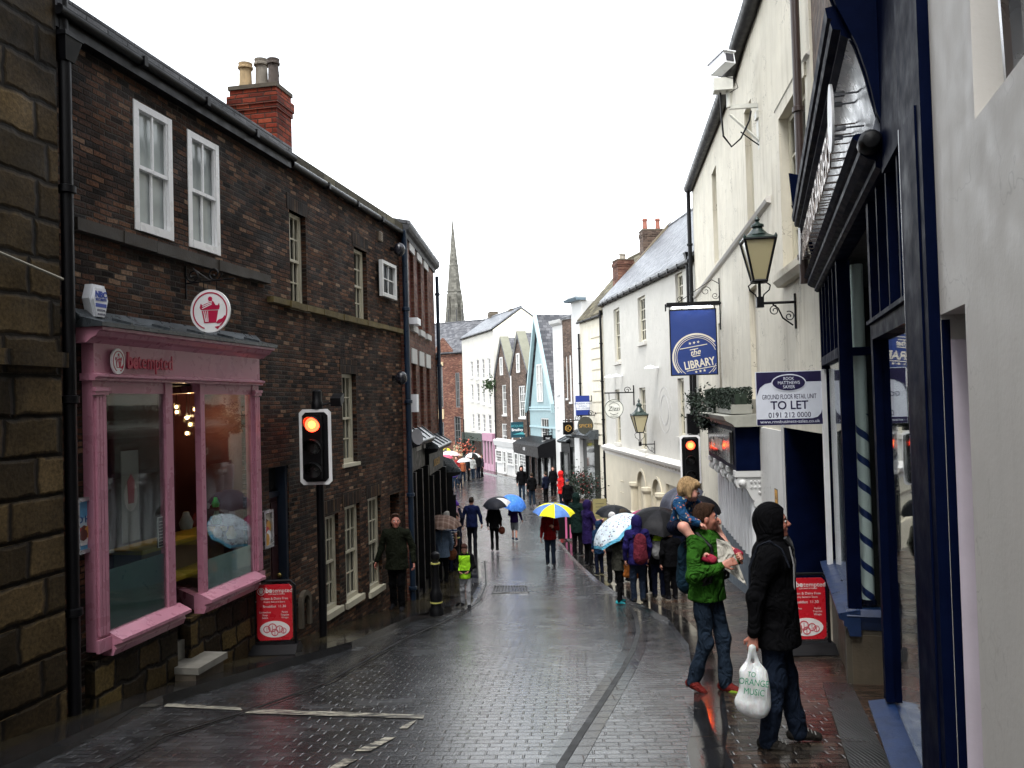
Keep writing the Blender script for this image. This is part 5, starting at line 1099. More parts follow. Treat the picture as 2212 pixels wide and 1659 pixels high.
# ---------------------------------------------------------------- right: tall cream house with the pub front
F4r = Frame((2.58, 0), (-.1256, -1)); u4f, u4n = F4r.uY(26.3), F4r.uY(10.48)
rt = root('cream_house', 'tall cream rendered house with cracked walls and black roof edge', 'building', F4r.pt((u4f + u4n) / 2, 0, g(18)))
tops = [F4r.px(1503, 384), F4r.px(1530, 318), F4r.px(1573, 210), F4r.px(1612, 80), F4r.px(1632, 25)]
tops = [(u4f, tops[0][1])] + tops[1:] + [(u4n, tops[-1][1] + .2)]
o4 = [F4r.r(1537, 378, 1553, 560), F4r.r(1607, 245, 1631, 488), F4r.r(1686, 258, 1752, 548)]
lo4 = [F4r.r(1617, 627, 1643, 862), F4r.r(1551, 700, 1560, 852)]
DR4 = (F4r.px(1699, 1000)[0], u4n - .02, -5, F4r.px(1735, 930)[1])
wall(F4r, rt, u4f, u4n, -5.6, tops, [q + (.2,) for q in o4] + [q + (.1,) for q in lo4] + [DR4 + (.9,)], M_CREAM, depth=7, rev=.2)
for q in o4: window(F4r, rt, q, rev=.18, nx=3, ny=(2, 2), fm=M_CFRAME, pane=PANE_MID, fw=.08, bar=.03)
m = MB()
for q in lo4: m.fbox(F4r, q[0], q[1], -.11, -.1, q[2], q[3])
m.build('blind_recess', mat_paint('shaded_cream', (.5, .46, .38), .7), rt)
q = o4[2]; m = MB(); m.prof(F4r, [(-.05, q[2] - .2), (.1, q[2] - .2), (.16, q[2] - .12), (.16, q[2] - .02), (-.05, q[2] - .005)], q[0] - .2, q[1] + .1); m.build('sill', M_CREAM, rt)
for q in o4[2:]:
    m = MB(); m.fbox(F4r, q[0] - .2, q[0], 0, .035, q[2], q[3] + .22); m.fbox(F4r, q[0] - .2, q[1] + .1, 0, .033, q[3], q[3] + .22); m.build('window_surround', M_CREAM, rt)
a, za_ = F4r.px(1525, 606); b, zb_ = F4r.px(1666, 440)
m = MB(); zz = (za_ + zb_) / 2; m.prof(F4r, [(0, zz - .07), (.07, zz - .05), (.1, zz), (.07, zz + .04), (0, zz + .06)], u4f + .1, b); m.build('string_course', M_GREYR, rt)
m = MB(); a, z1_ = F4r.px(1677, 214); b, z2_ = F4r.px(1746, 156); m.prof(F4r, [(0, (z1_ + z2_) / 2 - .03), (.05, (z1_ + z2_) / 2), (0, (z1_ + z2_) / 2 + .03)], a, u4n); m.build('hood_mould', M_GREYR, rt)
m = MB(); m.tube([F4r.pt(u, .12, z) for u, z in tops], .15, 10); m.build('gutter', M_BLACK, rt, smooth=True)
m = MB()
for (a, za_), (b, zb_) in zip(tops, tops[1:]): m.hexa([F4r.pt(a, .15, za_), F4r.pt(b, .15, zb_), F4r.pt(b, -3.6, zb_ + .6), F4r.pt(a, -3.6, za_ + .6), F4r.pt(a, .15, za_ + .14), F4r.pt(b, .15, zb_ + .14), F4r.pt(b, -3.6, zb_ + .75), F4r.pt(a, -3.6, za_ + .75)])
m.build('roof', M_SLATE2, rt)
ob = pipe(F4r, u4f + .06, .13, -5, tops[0][1] - .15, .065, M_BLACK); tag(ob, 'black drainpipe at the corner where the cream house meets the long white house', 'drainpipe')
# doorway
m = MB(); m.fbox(F4r, DR4[0], DR4[1], -.86, -.8, -5, DR4[3]); dd = m.build('door', paint(.002, .003, .007, .5), rt)
m = MB()
for i in range(2): m.fbox(F4r, DR4[0] + .15 + i * .9, DR4[0] + .8 + i * .9, -.8, -.78, g(12) + .3, g(12) + 2.2)
m.build('panel', paint(.002, .003, .007, .5), dd)
m = MB(); m.fbox(F4r, DR4[0] - .02, DR4[0] + .06, -.8, .02, -5, DR4[3]); m.build('door_jamb', M_NAVY, rt); 
m = MB(); m.fbox(F4r, DR4[0] - .10, DR4[0] - .022, 0, .05, -4.4, DR4[3] + .1); m.build('architrave', M_WHITE2, rt)
m = MB(); m.fbox(F4r, F4r.px(1645, 1000)[0], DR4[0] - .10, 0, .03, -5, F4r.px(1660, 925)[1]); m.build('white_wall_panel', mat_paint('lower_white_paint', (.66, .65, .62), .6, .1, 1.2, .2, streak=.3, crack=.8), rt)
u_, z_ = F4r.px(1676, 1073, .04); m = MB(); m.fbox(F4r, u_ - .13, u_ + .13, .031, .036, z_ - .13, z_ + .13); m.fbox(F4r, u_ - .11, u_ + .11, .036, .038, z_ - .11, z_ + .11, 1); m.fpoly(F4r, [(u_ - .05, z_ - .04), (u_ + .05, z_ - .04), (u_, z_ + .06)], .038, .04, 0); ob = m.build('warning_sticker', [paint(.1, .08, .05, .5), paint(.65, .32, .03, .5)]); tag(ob, 'small yellow warning sticker on the white wall beside the dark doorway', 'sticker')
# pub front: projecting navy fascia box on white scrolled corbels, hedge boxes on top
uP0, uP1 = F4r.uY(19.6), F4r.px(1646, 980)[0]; pj = .46
zP0 = F4r.px(1646, 1016)[1]; zP1 = F4r.px(1646, 921)[1]
r_ = root('public_house_frontage', 'projecting navy pub fascia on white scrolled corbels and fluted white panels', 'shop front', F4r.pt((uP0 + uP1) / 2, .2, g(17)))
m = MB(); m.fbox(F4r, uP0, uP1, .0, pj, zP0, zP1); fs = m.build('fascia', M_NAVY, r_)
m = MB(); m.fbox(F4r, uP0 + .3, uP1 - .25, pj, pj + .02, zP0 + .1, zP1 - .08); m.build('panel', paint(.012, .012, .015, .12), fs)
m = MB(); m.fbox(F4r, uP1 - 1.0, uP1 - .45, pj + .02, pj + .05, zP0 + .1, zP1 - .12); m.build('glazed_sign', paint(.06, .06, .055, .15), fs)
m = MB(); m.text(F4r, 'the LIBRARY', (uP0 + uP1) / 2 - .4, zP0 + .25, .36, pj + .021, .004, 0); m.build('lettering', paint(.5, .48, .42, .4), fs)
m = MB(); m.prof(F4r, [(0, zP1), (pj + .02, zP1), (pj + .06, zP1 + .05), (pj + .18, zP1 + .12), (pj + .22, zP1 + .2), (0, zP1 + .22)], uP0 - .15, uP1 + .15); m.build('cornice', mat_paint('weathered_cornice', (.30, .30, .26), .6, .25, 3, .3, streak=.6), r_)
M_HEDGE = mat_paint('hedge_leaf', (.006, .017, .007), .7, .4, 8, .3)
def leaves(m, pts, s, n, rnd=.5):
    for _ in range(n):
        p = pts(); d = Vector((random.uniform(-1, 1), random.uniform(-1, 1), random.uniform(-1, 1))).normalized(); e = d.cross(Vector((random.uniform(-1, 1), random.uniform(-1, 1), random.uniform(-1, 1)))).normalized()
        s1 = s * random.uniform(.6, 1.3); m.face([p - d * s1, p + e * s1 * rnd, p + d * s1, p - e * s1 * rnd])
for i in range(2):
    a = uP0 + .2 + i * (uP1 - uP0 - .1) / 2; b = a + (uP1 - uP0) / 2 - .3; hr = root('hedge_box', ('clipped dark green hedge box on the pub cornice, farther one' if i == 0 else 'clipped dark green hedge box on the pub cornice, nearer one beside the TO LET board'), 'planter', F4r.pt((a + b) / 2, .3, zP1 + .22), 'hedge boxes on the pub cornice')
    m = MB(); m.fbox(F4r, a, b, .12, .5, zP1 + .23, zP1 + .40); m.build('trough', paint(.25, .25, .22, .6), hr)
    m = MB(); m.fbox(F4r, a + .06, b - .06, .2, .42, zP1 + .38, zP1 + .6); leaves(m, lambda: F4r.pt(random.uniform(a, b), random.choice((random.uniform(.12, .5), .5, .12, .5)), zP1 + random.uniform(.32, .72)), .032, 2400); m.build('foliage', M_HEDGE, hr, recalc=False)
# trailing ivy at the far end
hr = root('ivy', 'straggling green artificial ivy hanging off the far end of the pub cornice', 'plant', F4r.pt(uP0 - .3, .5, zP1)); m = MB(); ic = F4r.px(1520, 880, .5)
for (x, y, s) in ((1540, 876, .34), (1520, 872, .3), (1503, 866, .2), (1518, 897, .17), (1524, 915, .12)):
    c = F4r.px(x, y, .55); cc = F4r.pt(c[0], .55, c[1]); leaves(m, lambda: cc + Vector((random.gauss(0, s * .55), random.gauss(0, s * .4), random.gauss(0, s * .55))), .045, 420)
m.build('foliage', M_HEDGE, hr, recalc=False)
m = MB(); m.tube([F4r.pt(uP0 + .1, .2, zP1 + .3), F4r.pt(uP0 - .2, .5, zP1 + .4), F4r.pt(*[F4r.px(1503, 866, .55)[0], .55, F4r.px(1503, 866, .55)[1]])], .02, 5); m.build('stem', paint(.05, .03, .02, .8), hr)
def corbel(u, parent):
    m = MB(); f2 = F4r.perp(u, 1)      # u outwards
    m.fpoly(f2, [(0, zP0 - .1), (pj - .02, zP0 - .1), (pj - .0, zP0 - .2), (pj - .1, zP0 - .28), (pj - .18, zP0 - .34), (pj - .26, zP0 - .5), (.1, zP0 - .62), (.02, zP0 - .72), (0, zP0 - .72)], -.09, .09)
    m.fbox(F4r, u - .12, u + .12, 0, pj + .03, zP0 - .11, zP0 - .003)
    m.lathe(F4r.pt(u - .1, pj - .08, zP0 - .22), [(.1, 0), (.1, .2)], 14, ax=F4r.d); m.ball(F4r.pt(u + .12, pj - .1, zP0 - .22), .07); m.lathe(F4r.pt(u - .1, .1, zP0 - .6), [(.07, 0), (.07, .2)], 12, ax=F4r.d)
    for k in range(7): m.ball(F4r.pt(u + .09, .06 + (k % 3) * .07, zP0 - .2 - (k // 3) * .1), .03, n=6)
    return m.build('corbel', M_WHITE2, parent, smooth=True)
for i in range(5): corbel(uP0 + .2 + (uP1 - .12 - uP0 - .2) * i / 4, r_)
M_FLUT = mat_paint('white_fluted_paint', (.66, .67, .68), .4, .1, 3, .15, streak=.35)
zg_ = g(15) + .3
def fluted(a, b, o=.05):
    n_ = max(2, round((b - a) / .42)); m = MB(); m.fbox(F4r, a, b, 0, .02, zg_ + .45, zP0 - .003); m.build('fluted_back', paint(.12, .12, .13, .6), r_); m = MB()  # backing coloured dark to stand in for shade in the grooves
    for i in range(n_): m.tube([F4r.pt(a + (i + .5) * (b - a) / n_, o, zg_ + .5), F4r.pt(a + (i + .5) * (b - a) / n_, o, zP0 - .1)], .155, 10)
    m.build('fluted_panel', M_FLUT, r_, smooth=True)
ud0 = F4r.px(1570, 1100)[0]; ud1 = F4r.px(1577, 1100)[0] + .15
fluted(ud1 + .05, uP1 - .0); fluted(uP0 + .1, ud0 - .1)
m = MB(); m.fbox(F4r, ud0 - .1, ud1 + .05, 0, .02, -4.6, zP0); m.build('door', paint(.03, .075, .11, .35), r_)
m = MB(); m.fbox(F4r, uP0, ud0 - .1, 0, .12, -5, zg_ + .45); m.fbox(F4r, ud1 + .05, uP1, 0, .12, -5, zg_ + .45); m.build('plinth', paint(.09, .13, .17, .5), r_)
# LIBRARY sign
Fl = F4r.perp(F4r.uY(20.1), -1)
u0, u1, z0, z1 = Fl.r(1447, 672, 1549, 807); r_ = root('pub_sign', 'hanging royal blue sign lettered the LIBRARY under a tube light', 'sign', Fl.pt((u0 + u1) / 2, 0, z0))
m = MB(); m.fbox(Fl, u0, u1, -.04, .04, z0, z1); bo = m.build('board', paint(.008, .03, .155, .5, var=.06), r_)
m = MB(); e = .025
for a, b, c, d in ((u0 - e, u1 + e, z0 - e, z0), (u0 - e, u1 + e, z1, z1 + e), (u0 - e, u0, z0, z1), (u1, u1 + e, z0, z1)): m.fbox(Fl, a, b, -.05, .05, c, d)
m.build('frame', M_BLACK, r_)
m = MB(); m.fbox(Fl, u0 - .08, u1 + .1, -.1, .12, z1 + .1, z1 + .19); m.fbox(Fl, u0 - .02, u0 + .0, -.02, .02, z1 + .02, z1 + .1); m.fbox(Fl, u1 - .02, u1, -.02, .02, z1 + .02, z1 + .1); m.fbox(Fl, u0 - .12, u0 - .09, -.05, .1, z1 + .0, z1 + .16); m.build('light_hood', M_BLACK, r_)
m = MB(); m.tube([Fl.pt(u0 + .05, .09, z1 + .065), Fl.pt(u1 - .08, .09, z1 + .065)], .02, 8); m.build('tube_light', emit('tube_glow', (.85, .9, 1), 4), r_)
m = MB(); m.tube([Fl.pt(u1 + .08, 0, z1 + .15), Fl.pt(-.0, 0, z1 + .15)], .025, 6); m.tube([Fl.pt(-.03, 0, z1 - .5), Fl.pt(-.03, 0, z1 + .75)], .016, 6); m.tube([Fl.pt(u0 + .2, 0, z1 + .2), Fl.pt(-.4, 0, z1 + .6), Fl.pt(-.2, 0, z1 + .72), Fl.pt(-.04, 0, z1 + .62)], .009, 5)
scroll(m, Fl, -.35, z1 + .45, .12, 0, 0); scroll(m, Fl, -.13, z1 + .33, .09, 0, 0, sgn=-1); scroll(m, Fl, u0 + .25, z1 + .27, .08, 0, 0); m.build('bracket', M_BLACK, r_)
cu_, cz_ = Fl.px(1505, 772); rot = math.radians(9); CRM = paint(.62, .57, .47, .5)
m = MB()
def aring(r0, r1):
    n = 72
    for i in range(n):
        a, b = 2 * math.pi * i / n, 2 * math.pi * (i + 1) / n
        ok = all(u0 + .01 < cu_ + r * math.cos(t) < u1 - .01 and z0 + .01 < cz_ + r * math.sin(t) for r in (r0, r1) for t in (a, b))
        if ok: m.hexa([Fl.pt(cu_ + r * math.cos(t), .04, cz_ + r * math.sin(t)) for r, t in ((r0, a), (r1, a), (r1, b), (r0, b))] + [Fl.pt(cu_ + r * math.cos(t), .046, cz_ + r * math.sin(t)) for r, t in ((r0, a), (r1, a), (r1, b), (r0, b))])
for r0, r1 in ((.545, .585), (.51, .525), (.47, .482)): aring(r0, r1)
def rp(a, b): return (cu_ + a * math.cos(rot) - b * math.sin(rot), cz_ + a * math.sin(rot) + b * math.cos(rot))
def star(a, b, r, F=None, mm=None, o=.04, mi=0):
    c = rp(a, b); (mm or m).fpoly(Fl, [(c[0] + (r if i % 2 == 0 else r * .42) * math.sin(i * math.pi / 5 + rot), c[1] + (r if i % 2 == 0 else r * .42) * math.cos(i * math.pi / 5 + rot)) for i in range(10)], o, .046, mi)
for k in (-.1, 0, .1): star(k, .36, .038); star(k + .02, -.345, .038)
for a0_, a1_, b_ in ((-.36, .30, .27), (-.13, .07, .205), (-.1, .09, .035), (-.3, .42, -.285)):
    p, q = rp(a0_, b_ - .01), rp(a1_, b_ - .01); p2, q2 = rp(a0_, b_ + .008), rp(a1_, b_ + .008); m.fpoly(Fl, [p, q, q2, p2], .04, .046)
p = rp(-.02, .065); m.text(Fl, 'the', p[0], p[1], .19, .041, .003, 0, shear=.4, rot=rot + .06, bold=.002); p = rp(.03, -.245); m.text(Fl, 'LIBRARY', p[0], p[1], .27, .041, .003, 0, sx=.72, rot=rot, bold=.006)
m.build('lettering', CRM, bo)
# TO LET board on its post
Ft = Frame((3.83, 10.2), (1, -.08)); u0, u1, z0, z1 = Ft.r(1631, 804, 1778, 916); W, H_ = u1 - u0, z1 - z0
zg_ = g(10.2) + .1; r_ = root('estate_agent_board', 'white and navy TO LET board on a white post', 'sign', Ft.pt(.0, .03, zg_))
NV = paint(.018, .014, .06, .4); WB = paint(.66, .69, .76, .35)
m = MB(); m.fbox(Ft, u0, u1, -.01, .01, z0, z1); bo = m.build('board', [WB], r_)
m = MB(); zb = z0 + H_ * .115; X = lambda t_: u0 + W * t_; Z = lambda t_: z1 - H_ * t_
m.fbox(Ft, u0 + .004, u1 - .004, .01, .012, z0 + .004, zb); m.fpoly(Ft, [(X(.01), Z(.012)), (X(.99), Z(.012)), (X(.99), Z(.2)), (X(.25), Z(.2)), (X(.14), Z(.225)), (X(.06), Z(.30)), (X(.01), Z(.45))][::-1], .01, .012)
m.fpoly(Ft, [(X(.99), Z(.72)), (X(.975), Z(.79)), (X(.92), Z(.86)), (X(.84), Z(.885)), (X(.99), Z(.885))], .01, .012)
oc = (X(.5), Z(.215)); m.fpoly(Ft, [(oc[0] + W * .245 * math.cos(i * math.pi / 20), oc[1] + H_ * .142 * math.sin(i * math.pi / 20)) for i in range(40)], .0145, .017)
for s_, yy, sz, mi in (('GROUND FLOOR RETAIL UNIT', .515, .082, 0), ('TO LET', .705, .145, 0), ('0191 212 0000', .86, .092, 0)):
    fit = {'GROUND FLOOR RETAIL UNIT': .82, 'TO LET': .57, '0191 212 0000': .64}[s_] * W
    cur = MB(); cur.text(Frame((0, 0), (1, 0)), s_, 0, 0, sz, bold=0 if 'TO' not in s_ else .002); w0_ = max(p.x for p in cur.v) - min(p.x for p in cur.v)
    m.text(Ft, s_, X(.5), Z(yy), sz, .0105, .001, 0, sx=fit / w0_, bold=0 if 'TO' not in s_ else .002)
m.build('print', NV, bo)
m = MB(); m.fpoly(Ft, [(oc[0] + W * .262 * math.cos(i * math.pi / 20), oc[1] + H_ * .162 * math.sin(i * math.pi / 20)) for i in range(40)], .012, .0145)
for s_, yy, sz, fit in (('ROOK', .165, .055, .16), ('MATTHEWS', .242, .055, .33), ('SAYER', .32, .055, .18), ('www.rmsbusiness-sales.co.uk', .962, .058, .9)):
    cur = MB(); cur.text(Frame((0, 0), (1, 0)), s_, 0, 0, sz); w0_ = max(p.x for p in cur.v) - min(p.x for p in cur.v)
    m.text(Ft, s_, X(.5), Z(yy), sz, .0175 if yy < .5 else .0122, .0008, 0, sx=fit * W / w0_)
m.build('print', WB, bo)
m = MB(); m.fbox(Ft, u1 - .005, u1 + .05, -.03, .03, zg_ + .75, z1 + .01); m.build('post', WH, r_)
# street lanterns on scrolled brackets
AMBER = NT('lantern_glass'); AMBER = AMBER.fin((.42, .37, .22), .18, spec=.6)
M_LANT = mat_paint('lantern_green', (.018, .032, .028), .3, .3, 6, .2)
def lantern(F, uc, zb, w, h, lab, ztop, arm_u=0.0, zarm=None):
    r_ = root('street_lantern', lab, 'street lamp', F.pt(uc, 0, zb)); a = w / 2; b = w * .21; P = F.pt
    m = MB()
    for s1, s2 in ((-1, -1), (1, -1), (1, 1), (-1, 1)): m.tube([P(uc + s1 * b, s2 * b, zb), P(uc + s1 * a, s2 * a, zb + h)], .018, 6)
    for hh, e in ((0, b), (h, a)):
        for k in range(4):
            c = [(-e, -e), (e, -e), (e, e), (-e, e)]; p, q = c[k], c[(k + 1) % 4]; m.tube([P(uc + p[0], p[1], zb + hh), P(uc + q[0], q[1], zb + hh)], .02 if hh else .025, 6)
    m.build('frame', M_BLACK, r_)
    m = MB(); e = .97; c = [(-1, -1), (1, -1), (1, 1), (-1, 1)]
    for k in range(4): p, q = c[k], c[(k + 1) % 4]; m.face([P(uc + p[0] * b * e, p[1] * b * e, zb + .01), P(uc + q[0] * b * e, q[1] * b * e, zb + .01), P(uc + q[0] * a * e, q[1] * a * e, zb + h), P(uc + p[0] * a * e, p[1] * a * e, zb + h)])
    m.build('glass', AMBER, r_, recalc=False)
    H2 = ztop - zb - h; m = MB(); r2 = math.sqrt(2)
    m.lathe(P(uc, 0, zb + h), [(a * r2 * 1.07, 0), (a * r2 * 1.07, .02), (a * r2 * .78, H2 * .14), (a * r2 * .5, H2 * .24)], 4, a0=math.atan2(F.d.y, F.d.x) + math.pi / 4)
    m.lathe(P(uc, 0, zb + h), [(a * .72, H2 * .22), (a * .6, H2 * .3), (a * .36, H2 * .46), (a * .32, H2 * .52), (a * .44, H2 * .55), (a * .42, H2 * .63), (a * .2, H2 * .71), (a * .1, H2 * .76), (a * .2, H2 * .84), (a * .1, H2 * .92), (.004, H2)], 14)
    for s1, s2 in ((-1, -1), (1, -1), (1, 1), (-1, 1)): m.lathe(P(uc + s1 * a, s2 * a, zb + h), [(.02, 0), (.025, .03), (.004, .07)], 6)
    m.build('roof', M_LANT, r_, smooth=True)
    za = zarm; m = MB(); m.tube([P(uc, 0, za - .05), P(uc, 0, zb)], .022, 8); m.fbox(F, uc - .05, uc + .05, -.05, .05, za - .06, za + .09)
    for s_ in (-1, 1): m.tube([P(uc + s_ * .03, 0, za + .05), P(uc + s_ * .06, 0, za + (zb - za) * .4), P(uc + s_ * b * 1.5, 0, za + (zb - za) * .6), P(uc + s_ * b * 1.7, 0, zb - .06), P(uc + s_ * b * 1.0, 0, zb - .01)], .011, 6)
    m.tube([P(uc, 0, za), P(-.0, 0, za)], .02, 8); m.tube([P(-.015, 0, za + .12), P(-.015, 0, za - .38)], .016, 6)
    L = abs(uc); m.tube([P(uc + L * .35, 0, za - .02), P(uc + L * .5, 0, za - .08), P(uc + L * .62, 0, za - .22), P(-.05, 0, za - .33)], .012, 6); scroll(m, F, uc + L * .4, za - .11, .075, 0, 0, a0=1.2); scroll(m, F, -L * .2, za - .2, .075, 0, 0, sgn=-1, a0=2)
    m.build('bracket', M_BLACK, r_)
Fa = F4r.perp(F4r.uY(11.8), -1); p_, q_ = Fa.px(1640, 608), Fa.px(1640, 520); wd = Fa.px(1681, 520)[0] - Fa.px(1598, 520)[0]
lantern(Fa, p_[0], p_[1], wd * .8, q_[1] - p_[1], 'large old style street lantern on a scrolled bracket on the cream house', Fa.px(1636, 466)[1], zarm=Fa.px(1650, 655)[1])
Fa = F5w.perp(F5w.uY(32.0), -1); p_, q_ = Fa.px(1382, 934), Fa.px(1382, 897); wd = Fa.px(1400, 897)[0] - Fa.px(1364, 897)[0]
lantern(Fa, p_[0], p_[1], wd * .85, q_[1] - p_[1], 'smaller old style street lantern on the long white house, farther down the street', Fa.px(1382, 866 - 6)[1], zarm=Fa.px(1385, 960)[1])
# CCTV camera on its outrigger
Fc = F4r.perp(F4r.uY(14.3), -1); T = lambda x, y: Fc.px(x, y)
r_ = root('cctv_camera', 'white CCTV camera on a braced outrigger arm below the black roof edge', 'camera', Fc.pt(*[T(1640, 320)[0], 0, T(1640, 320)[1]]))
a, b = T(1575, 232), T(1656, 230); m = MB()
WP = mat_paint('weathered_white_steel', (.55, .55, .5), .5, .12, 6, .1, streak=.3)
m.fbox(Fc, a[0], b[0], -.03, .03, a[1] - .035, a[1] + .035); c, d = T(1577, 248), T(1652, 315); m.tube([Fc.pt(c[0], 0, c[1]), Fc.pt(d[0], 0, d[1])], .024, 6); m.fbox(Fc, b[0] - .03, 0, -.08, .08, d[1] - .05, T(1650, 225)[1]); m.build('bracket_arm', WP, r_)
e = T(1574, 200); m = MB(); m.tube([Fc.pt(e[0], 0, a[1]), Fc.pt(e[0], 0, e[1] + .02)], .045, 10); m.build('post', WP, r_)
f0, f1 = T(1541, 200), T(1581, 171); m = MB(); m.fbox(Fc, f0[0], f1[0], -.12, .12, f0[1], f1[1]); m.build('pan_head', WP, r_)
h0, h1 = T(1538, 160), T(1581, 118); cc = Fc.pt((h0[0] + h1[0]) / 2, .0, (h0[1] + h1[1]) / 2); R_ = Matrix.Rotation(math.radians(22), 3, 'Z') @ Matrix.Rotation(math.radians(-10), 3, 'X')
m = MB(); m.box(cc, .22, .44, .2, R=R_); hs = m.build('camera_housing', M_WPLAS, r_); m = MB(); m.box(cc + R_ @ Vector((0, .0, .115)), .26, .5, .02, R=R_); m.build('sun_shield', M_WPLAS, hs)
m = MB(); m.box(cc + R_ @ Vector((0, -.225, 0)), .15, .02, .13, R=R_); m.build('front_glass', paint(.04, .04, .05, .1), hs)
m = MB(); P2 = lambda x, y, o=0.0: Fc.pt(T(x, y)[0], o, T(x, y)[1])
m.tube([P2(1556, 200), P2(1558, 250, .02), P2(1562, 295, .03), P2(1580, 318, .03), P2(1600, 300, .03), P2(1618, 262, .03), P2(1622, 240, .02)], .017, 6); m.tube([P2(1600, 285), P2(1625, 305, .03), P2(1645, 318, .02)], .012, 6); m.tube([P2(1550, 170, .1), P2(1585, 175, .13), P2(1592, 195, .12), P2(1575, 205, .1)], .008, 5); m.build('cable', M_BLACK, r_)
m = MB(); q0, q1 = T(1637, 305), T(1657, 262); m.fbox(Fc, q0[0], min(-.0, q1[0]), -.1, .1, q0[1], q1[1]); q0, q1 = T(1632, 258), T(1657, 240); m.fbox(Fc, q0[0], min(0, q1[0]), -.1, .1, q0[1], q1[1]); m.build('junction_box', WP, r_)
# projecting signs farther down
def proj_sign(F, Y, x0, y0, x1, y1, lab, mats, draw, shape='rect', arm=True, up=.25):
    Fp = F.perp(F.uY(Y), -1); u0, u1, z0, z1 = Fp.r(x0, y0, x1, y1); r_ = root('projecting_sign', lab, 'sign', Fp.pt((u0 + u1) / 2, 0, z0)); m = MB()
    if shape == 'rect': m.fbox(Fp, u0, u1, -.04, .04, z0, z1)
    else:
        R_ = (z1 - z0) / 2; m.fpoly(Fp, [((u0 + u1) / 2 + (u1 - u0) / 2 * math.cos(i * math.pi / 16), (z0 + z1) / 2 + R_ * math.sin(i * math.pi / 16)) for i in range(32)], -.04, .04)
    b = m.build('board', mats[0], r_)
    if draw: m = MB(); draw(m, Fp, u0, u1, z0, z1); m.build('lettering', mats[1:], b)
    if arm:
        m = MB(); m.tube([Fp.pt(u0, 0, z1 + up), Fp.pt(0, 0, z1 + up)], .03, 6); m.tube([Fp.pt(-.02, 0, z1 + up + .3), Fp.pt(-.02, 0, z1 - .3)], .03, 6)
        for uu in (u0 + (u1 - u0) * .25, u0 + (u1 - u0) * .75): m.tube([Fp.pt(uu, 0, z1 + up), Fp.pt(uu, 0, z1 - .05)], .015, 5)
        scroll(m, Fp, -.3, z1 + up + .1, .15, 0, 0, th=.018); m.build('bracket', M_BLACK, r_)
def dz(m, F, u0, u1, z0, z1):
    c, z, R_ = (u0 + u1) / 2, (z0 + z1) / 2, (z1 - z0) / 2; m.ring(F, c, z, R_ * .9, R_ * .96, .04, .045, 0, 32); m.text(F, 'Zizzi', c, z - R_ * .18, R_ * .62, .041, .003, 0, shear=.15)
    m.ring(F, c, z, R_ * .58, R_ * .63, .04, .045, 0, 12, a0=.5, a1=2.6); m.ring(F, c, z, R_ * .55, R_ * .6, .04, .045, 0, 10, a0=3.9, a1=5.5); m.text(F, 'SADDLER STREET', c, z + R_ * .66, R_ * .16, .041, .002, 0); m.text(F, 'DURHAM', c, z - R_ * .8, R_ * .18, .041, .002, 0)
proj_sign(F5w, 35.2, 1306, 862, 1346, 904, 'round white sign reading Zizzi on a black bracket', [paint(.62, .62, .56, .5), paint(.06, .07, .06, .5)], dz, 'round')
def db(m, F, u0, u1, z0, z1):
    h = z1 - z0; m.fbox(F, u0 + .01, u1 - .01, .04, .045, z0 + h * .28, z0 + h * .68, 1)
    for i, s_ in enumerate(('ANDREWS KING', 'Solicitors', '0191 370 5000')): m.text(F, s_, (u0 + u1) / 2, z0 + h * (.56 - i * .12), h * .12, .046, .002, 0, sx=1.0)
proj_sign(F6b, 43.6, 1243, 855, 1274, 897, 'blue and white rectangular notice board on the quoined cream house', [paint(.01, .03, .2, .4), paint(.03, .06, .2, .4), paint(.66, .68, .72, .4)], db, up=-.3)
proj_sign(F6b, 43.0, 1247, 900, 1282, 938, 'dark round sign below the blue and white board', [paint(.045, .045, .035, .4), GOLD], lambda m, F, u0, u1, z0, z1: m.text(F, 'SPICES', (u0 + u1) / 2, (z0 + z1) / 2 - .1, .25, .041, .003, 0), 'round', up=.05)
def dk(m, F, u0, u1, z0, z1): m.ring(F, (u0 + u1) / 2, (z0 + z1) / 2, (u1 - u0) * .26, (u1 - u0) * .31, .04, .045, 0, 20); m.text(F, 'BO', (u0 + u1) / 2, (z0 + z1) / 2 - .1, .3, .041, .003, 0)
proj_sign(F_w, 45.8, 1216, 912, 1238, 938, 'square black sign with gold ring beside the white house with blue cornice', [M_BLACK, GOLD], dk, up=.08)
proj_sign(F9, 50.5, 1173, 940, 1193, 958, 'small black sign with white lettering on the pale blue house', [M_BLACK, WH], lambda m, F, u0, u1, z0, z1: m.text(F, 'THE\nHAT SHOP', (u0 + u1) / 2, (z0 + z1) / 2, .16, .041, .003, 0), up=.12)
def dt(m, F, u0, u1, z0, z1):
    h = z1 - z0; m.text(F, 'ACQUIRED BY', (u0 + u1) / 2, z1 - h * .32, h * .2, .041, .003, 0); m.text(F, 'Bradley Hall', (u0 + u1) / 2, z0 + h * .42, h * .25, .041, .003, 1, bold=.004)
    m.fpoly(F, [(u0 + .1, z0 + h * .2), ((u0 + u1) / 2, z0 + h * .32), (u1 - .1, z0 + h * .3), (u1 - .1, z0 + h * .12), ((u0 + u1) / 2, z0 + h * .2)], .04, .044, 0)
proj_sign(F8, 57.5, 1103, 912, 1146, 944, 'teal board reading ACQUIRED BY on the twin gabled house', [paint(.01, .05, .07, .4), paint(.08, .35, .38, .4), WH], dt, arm=False)
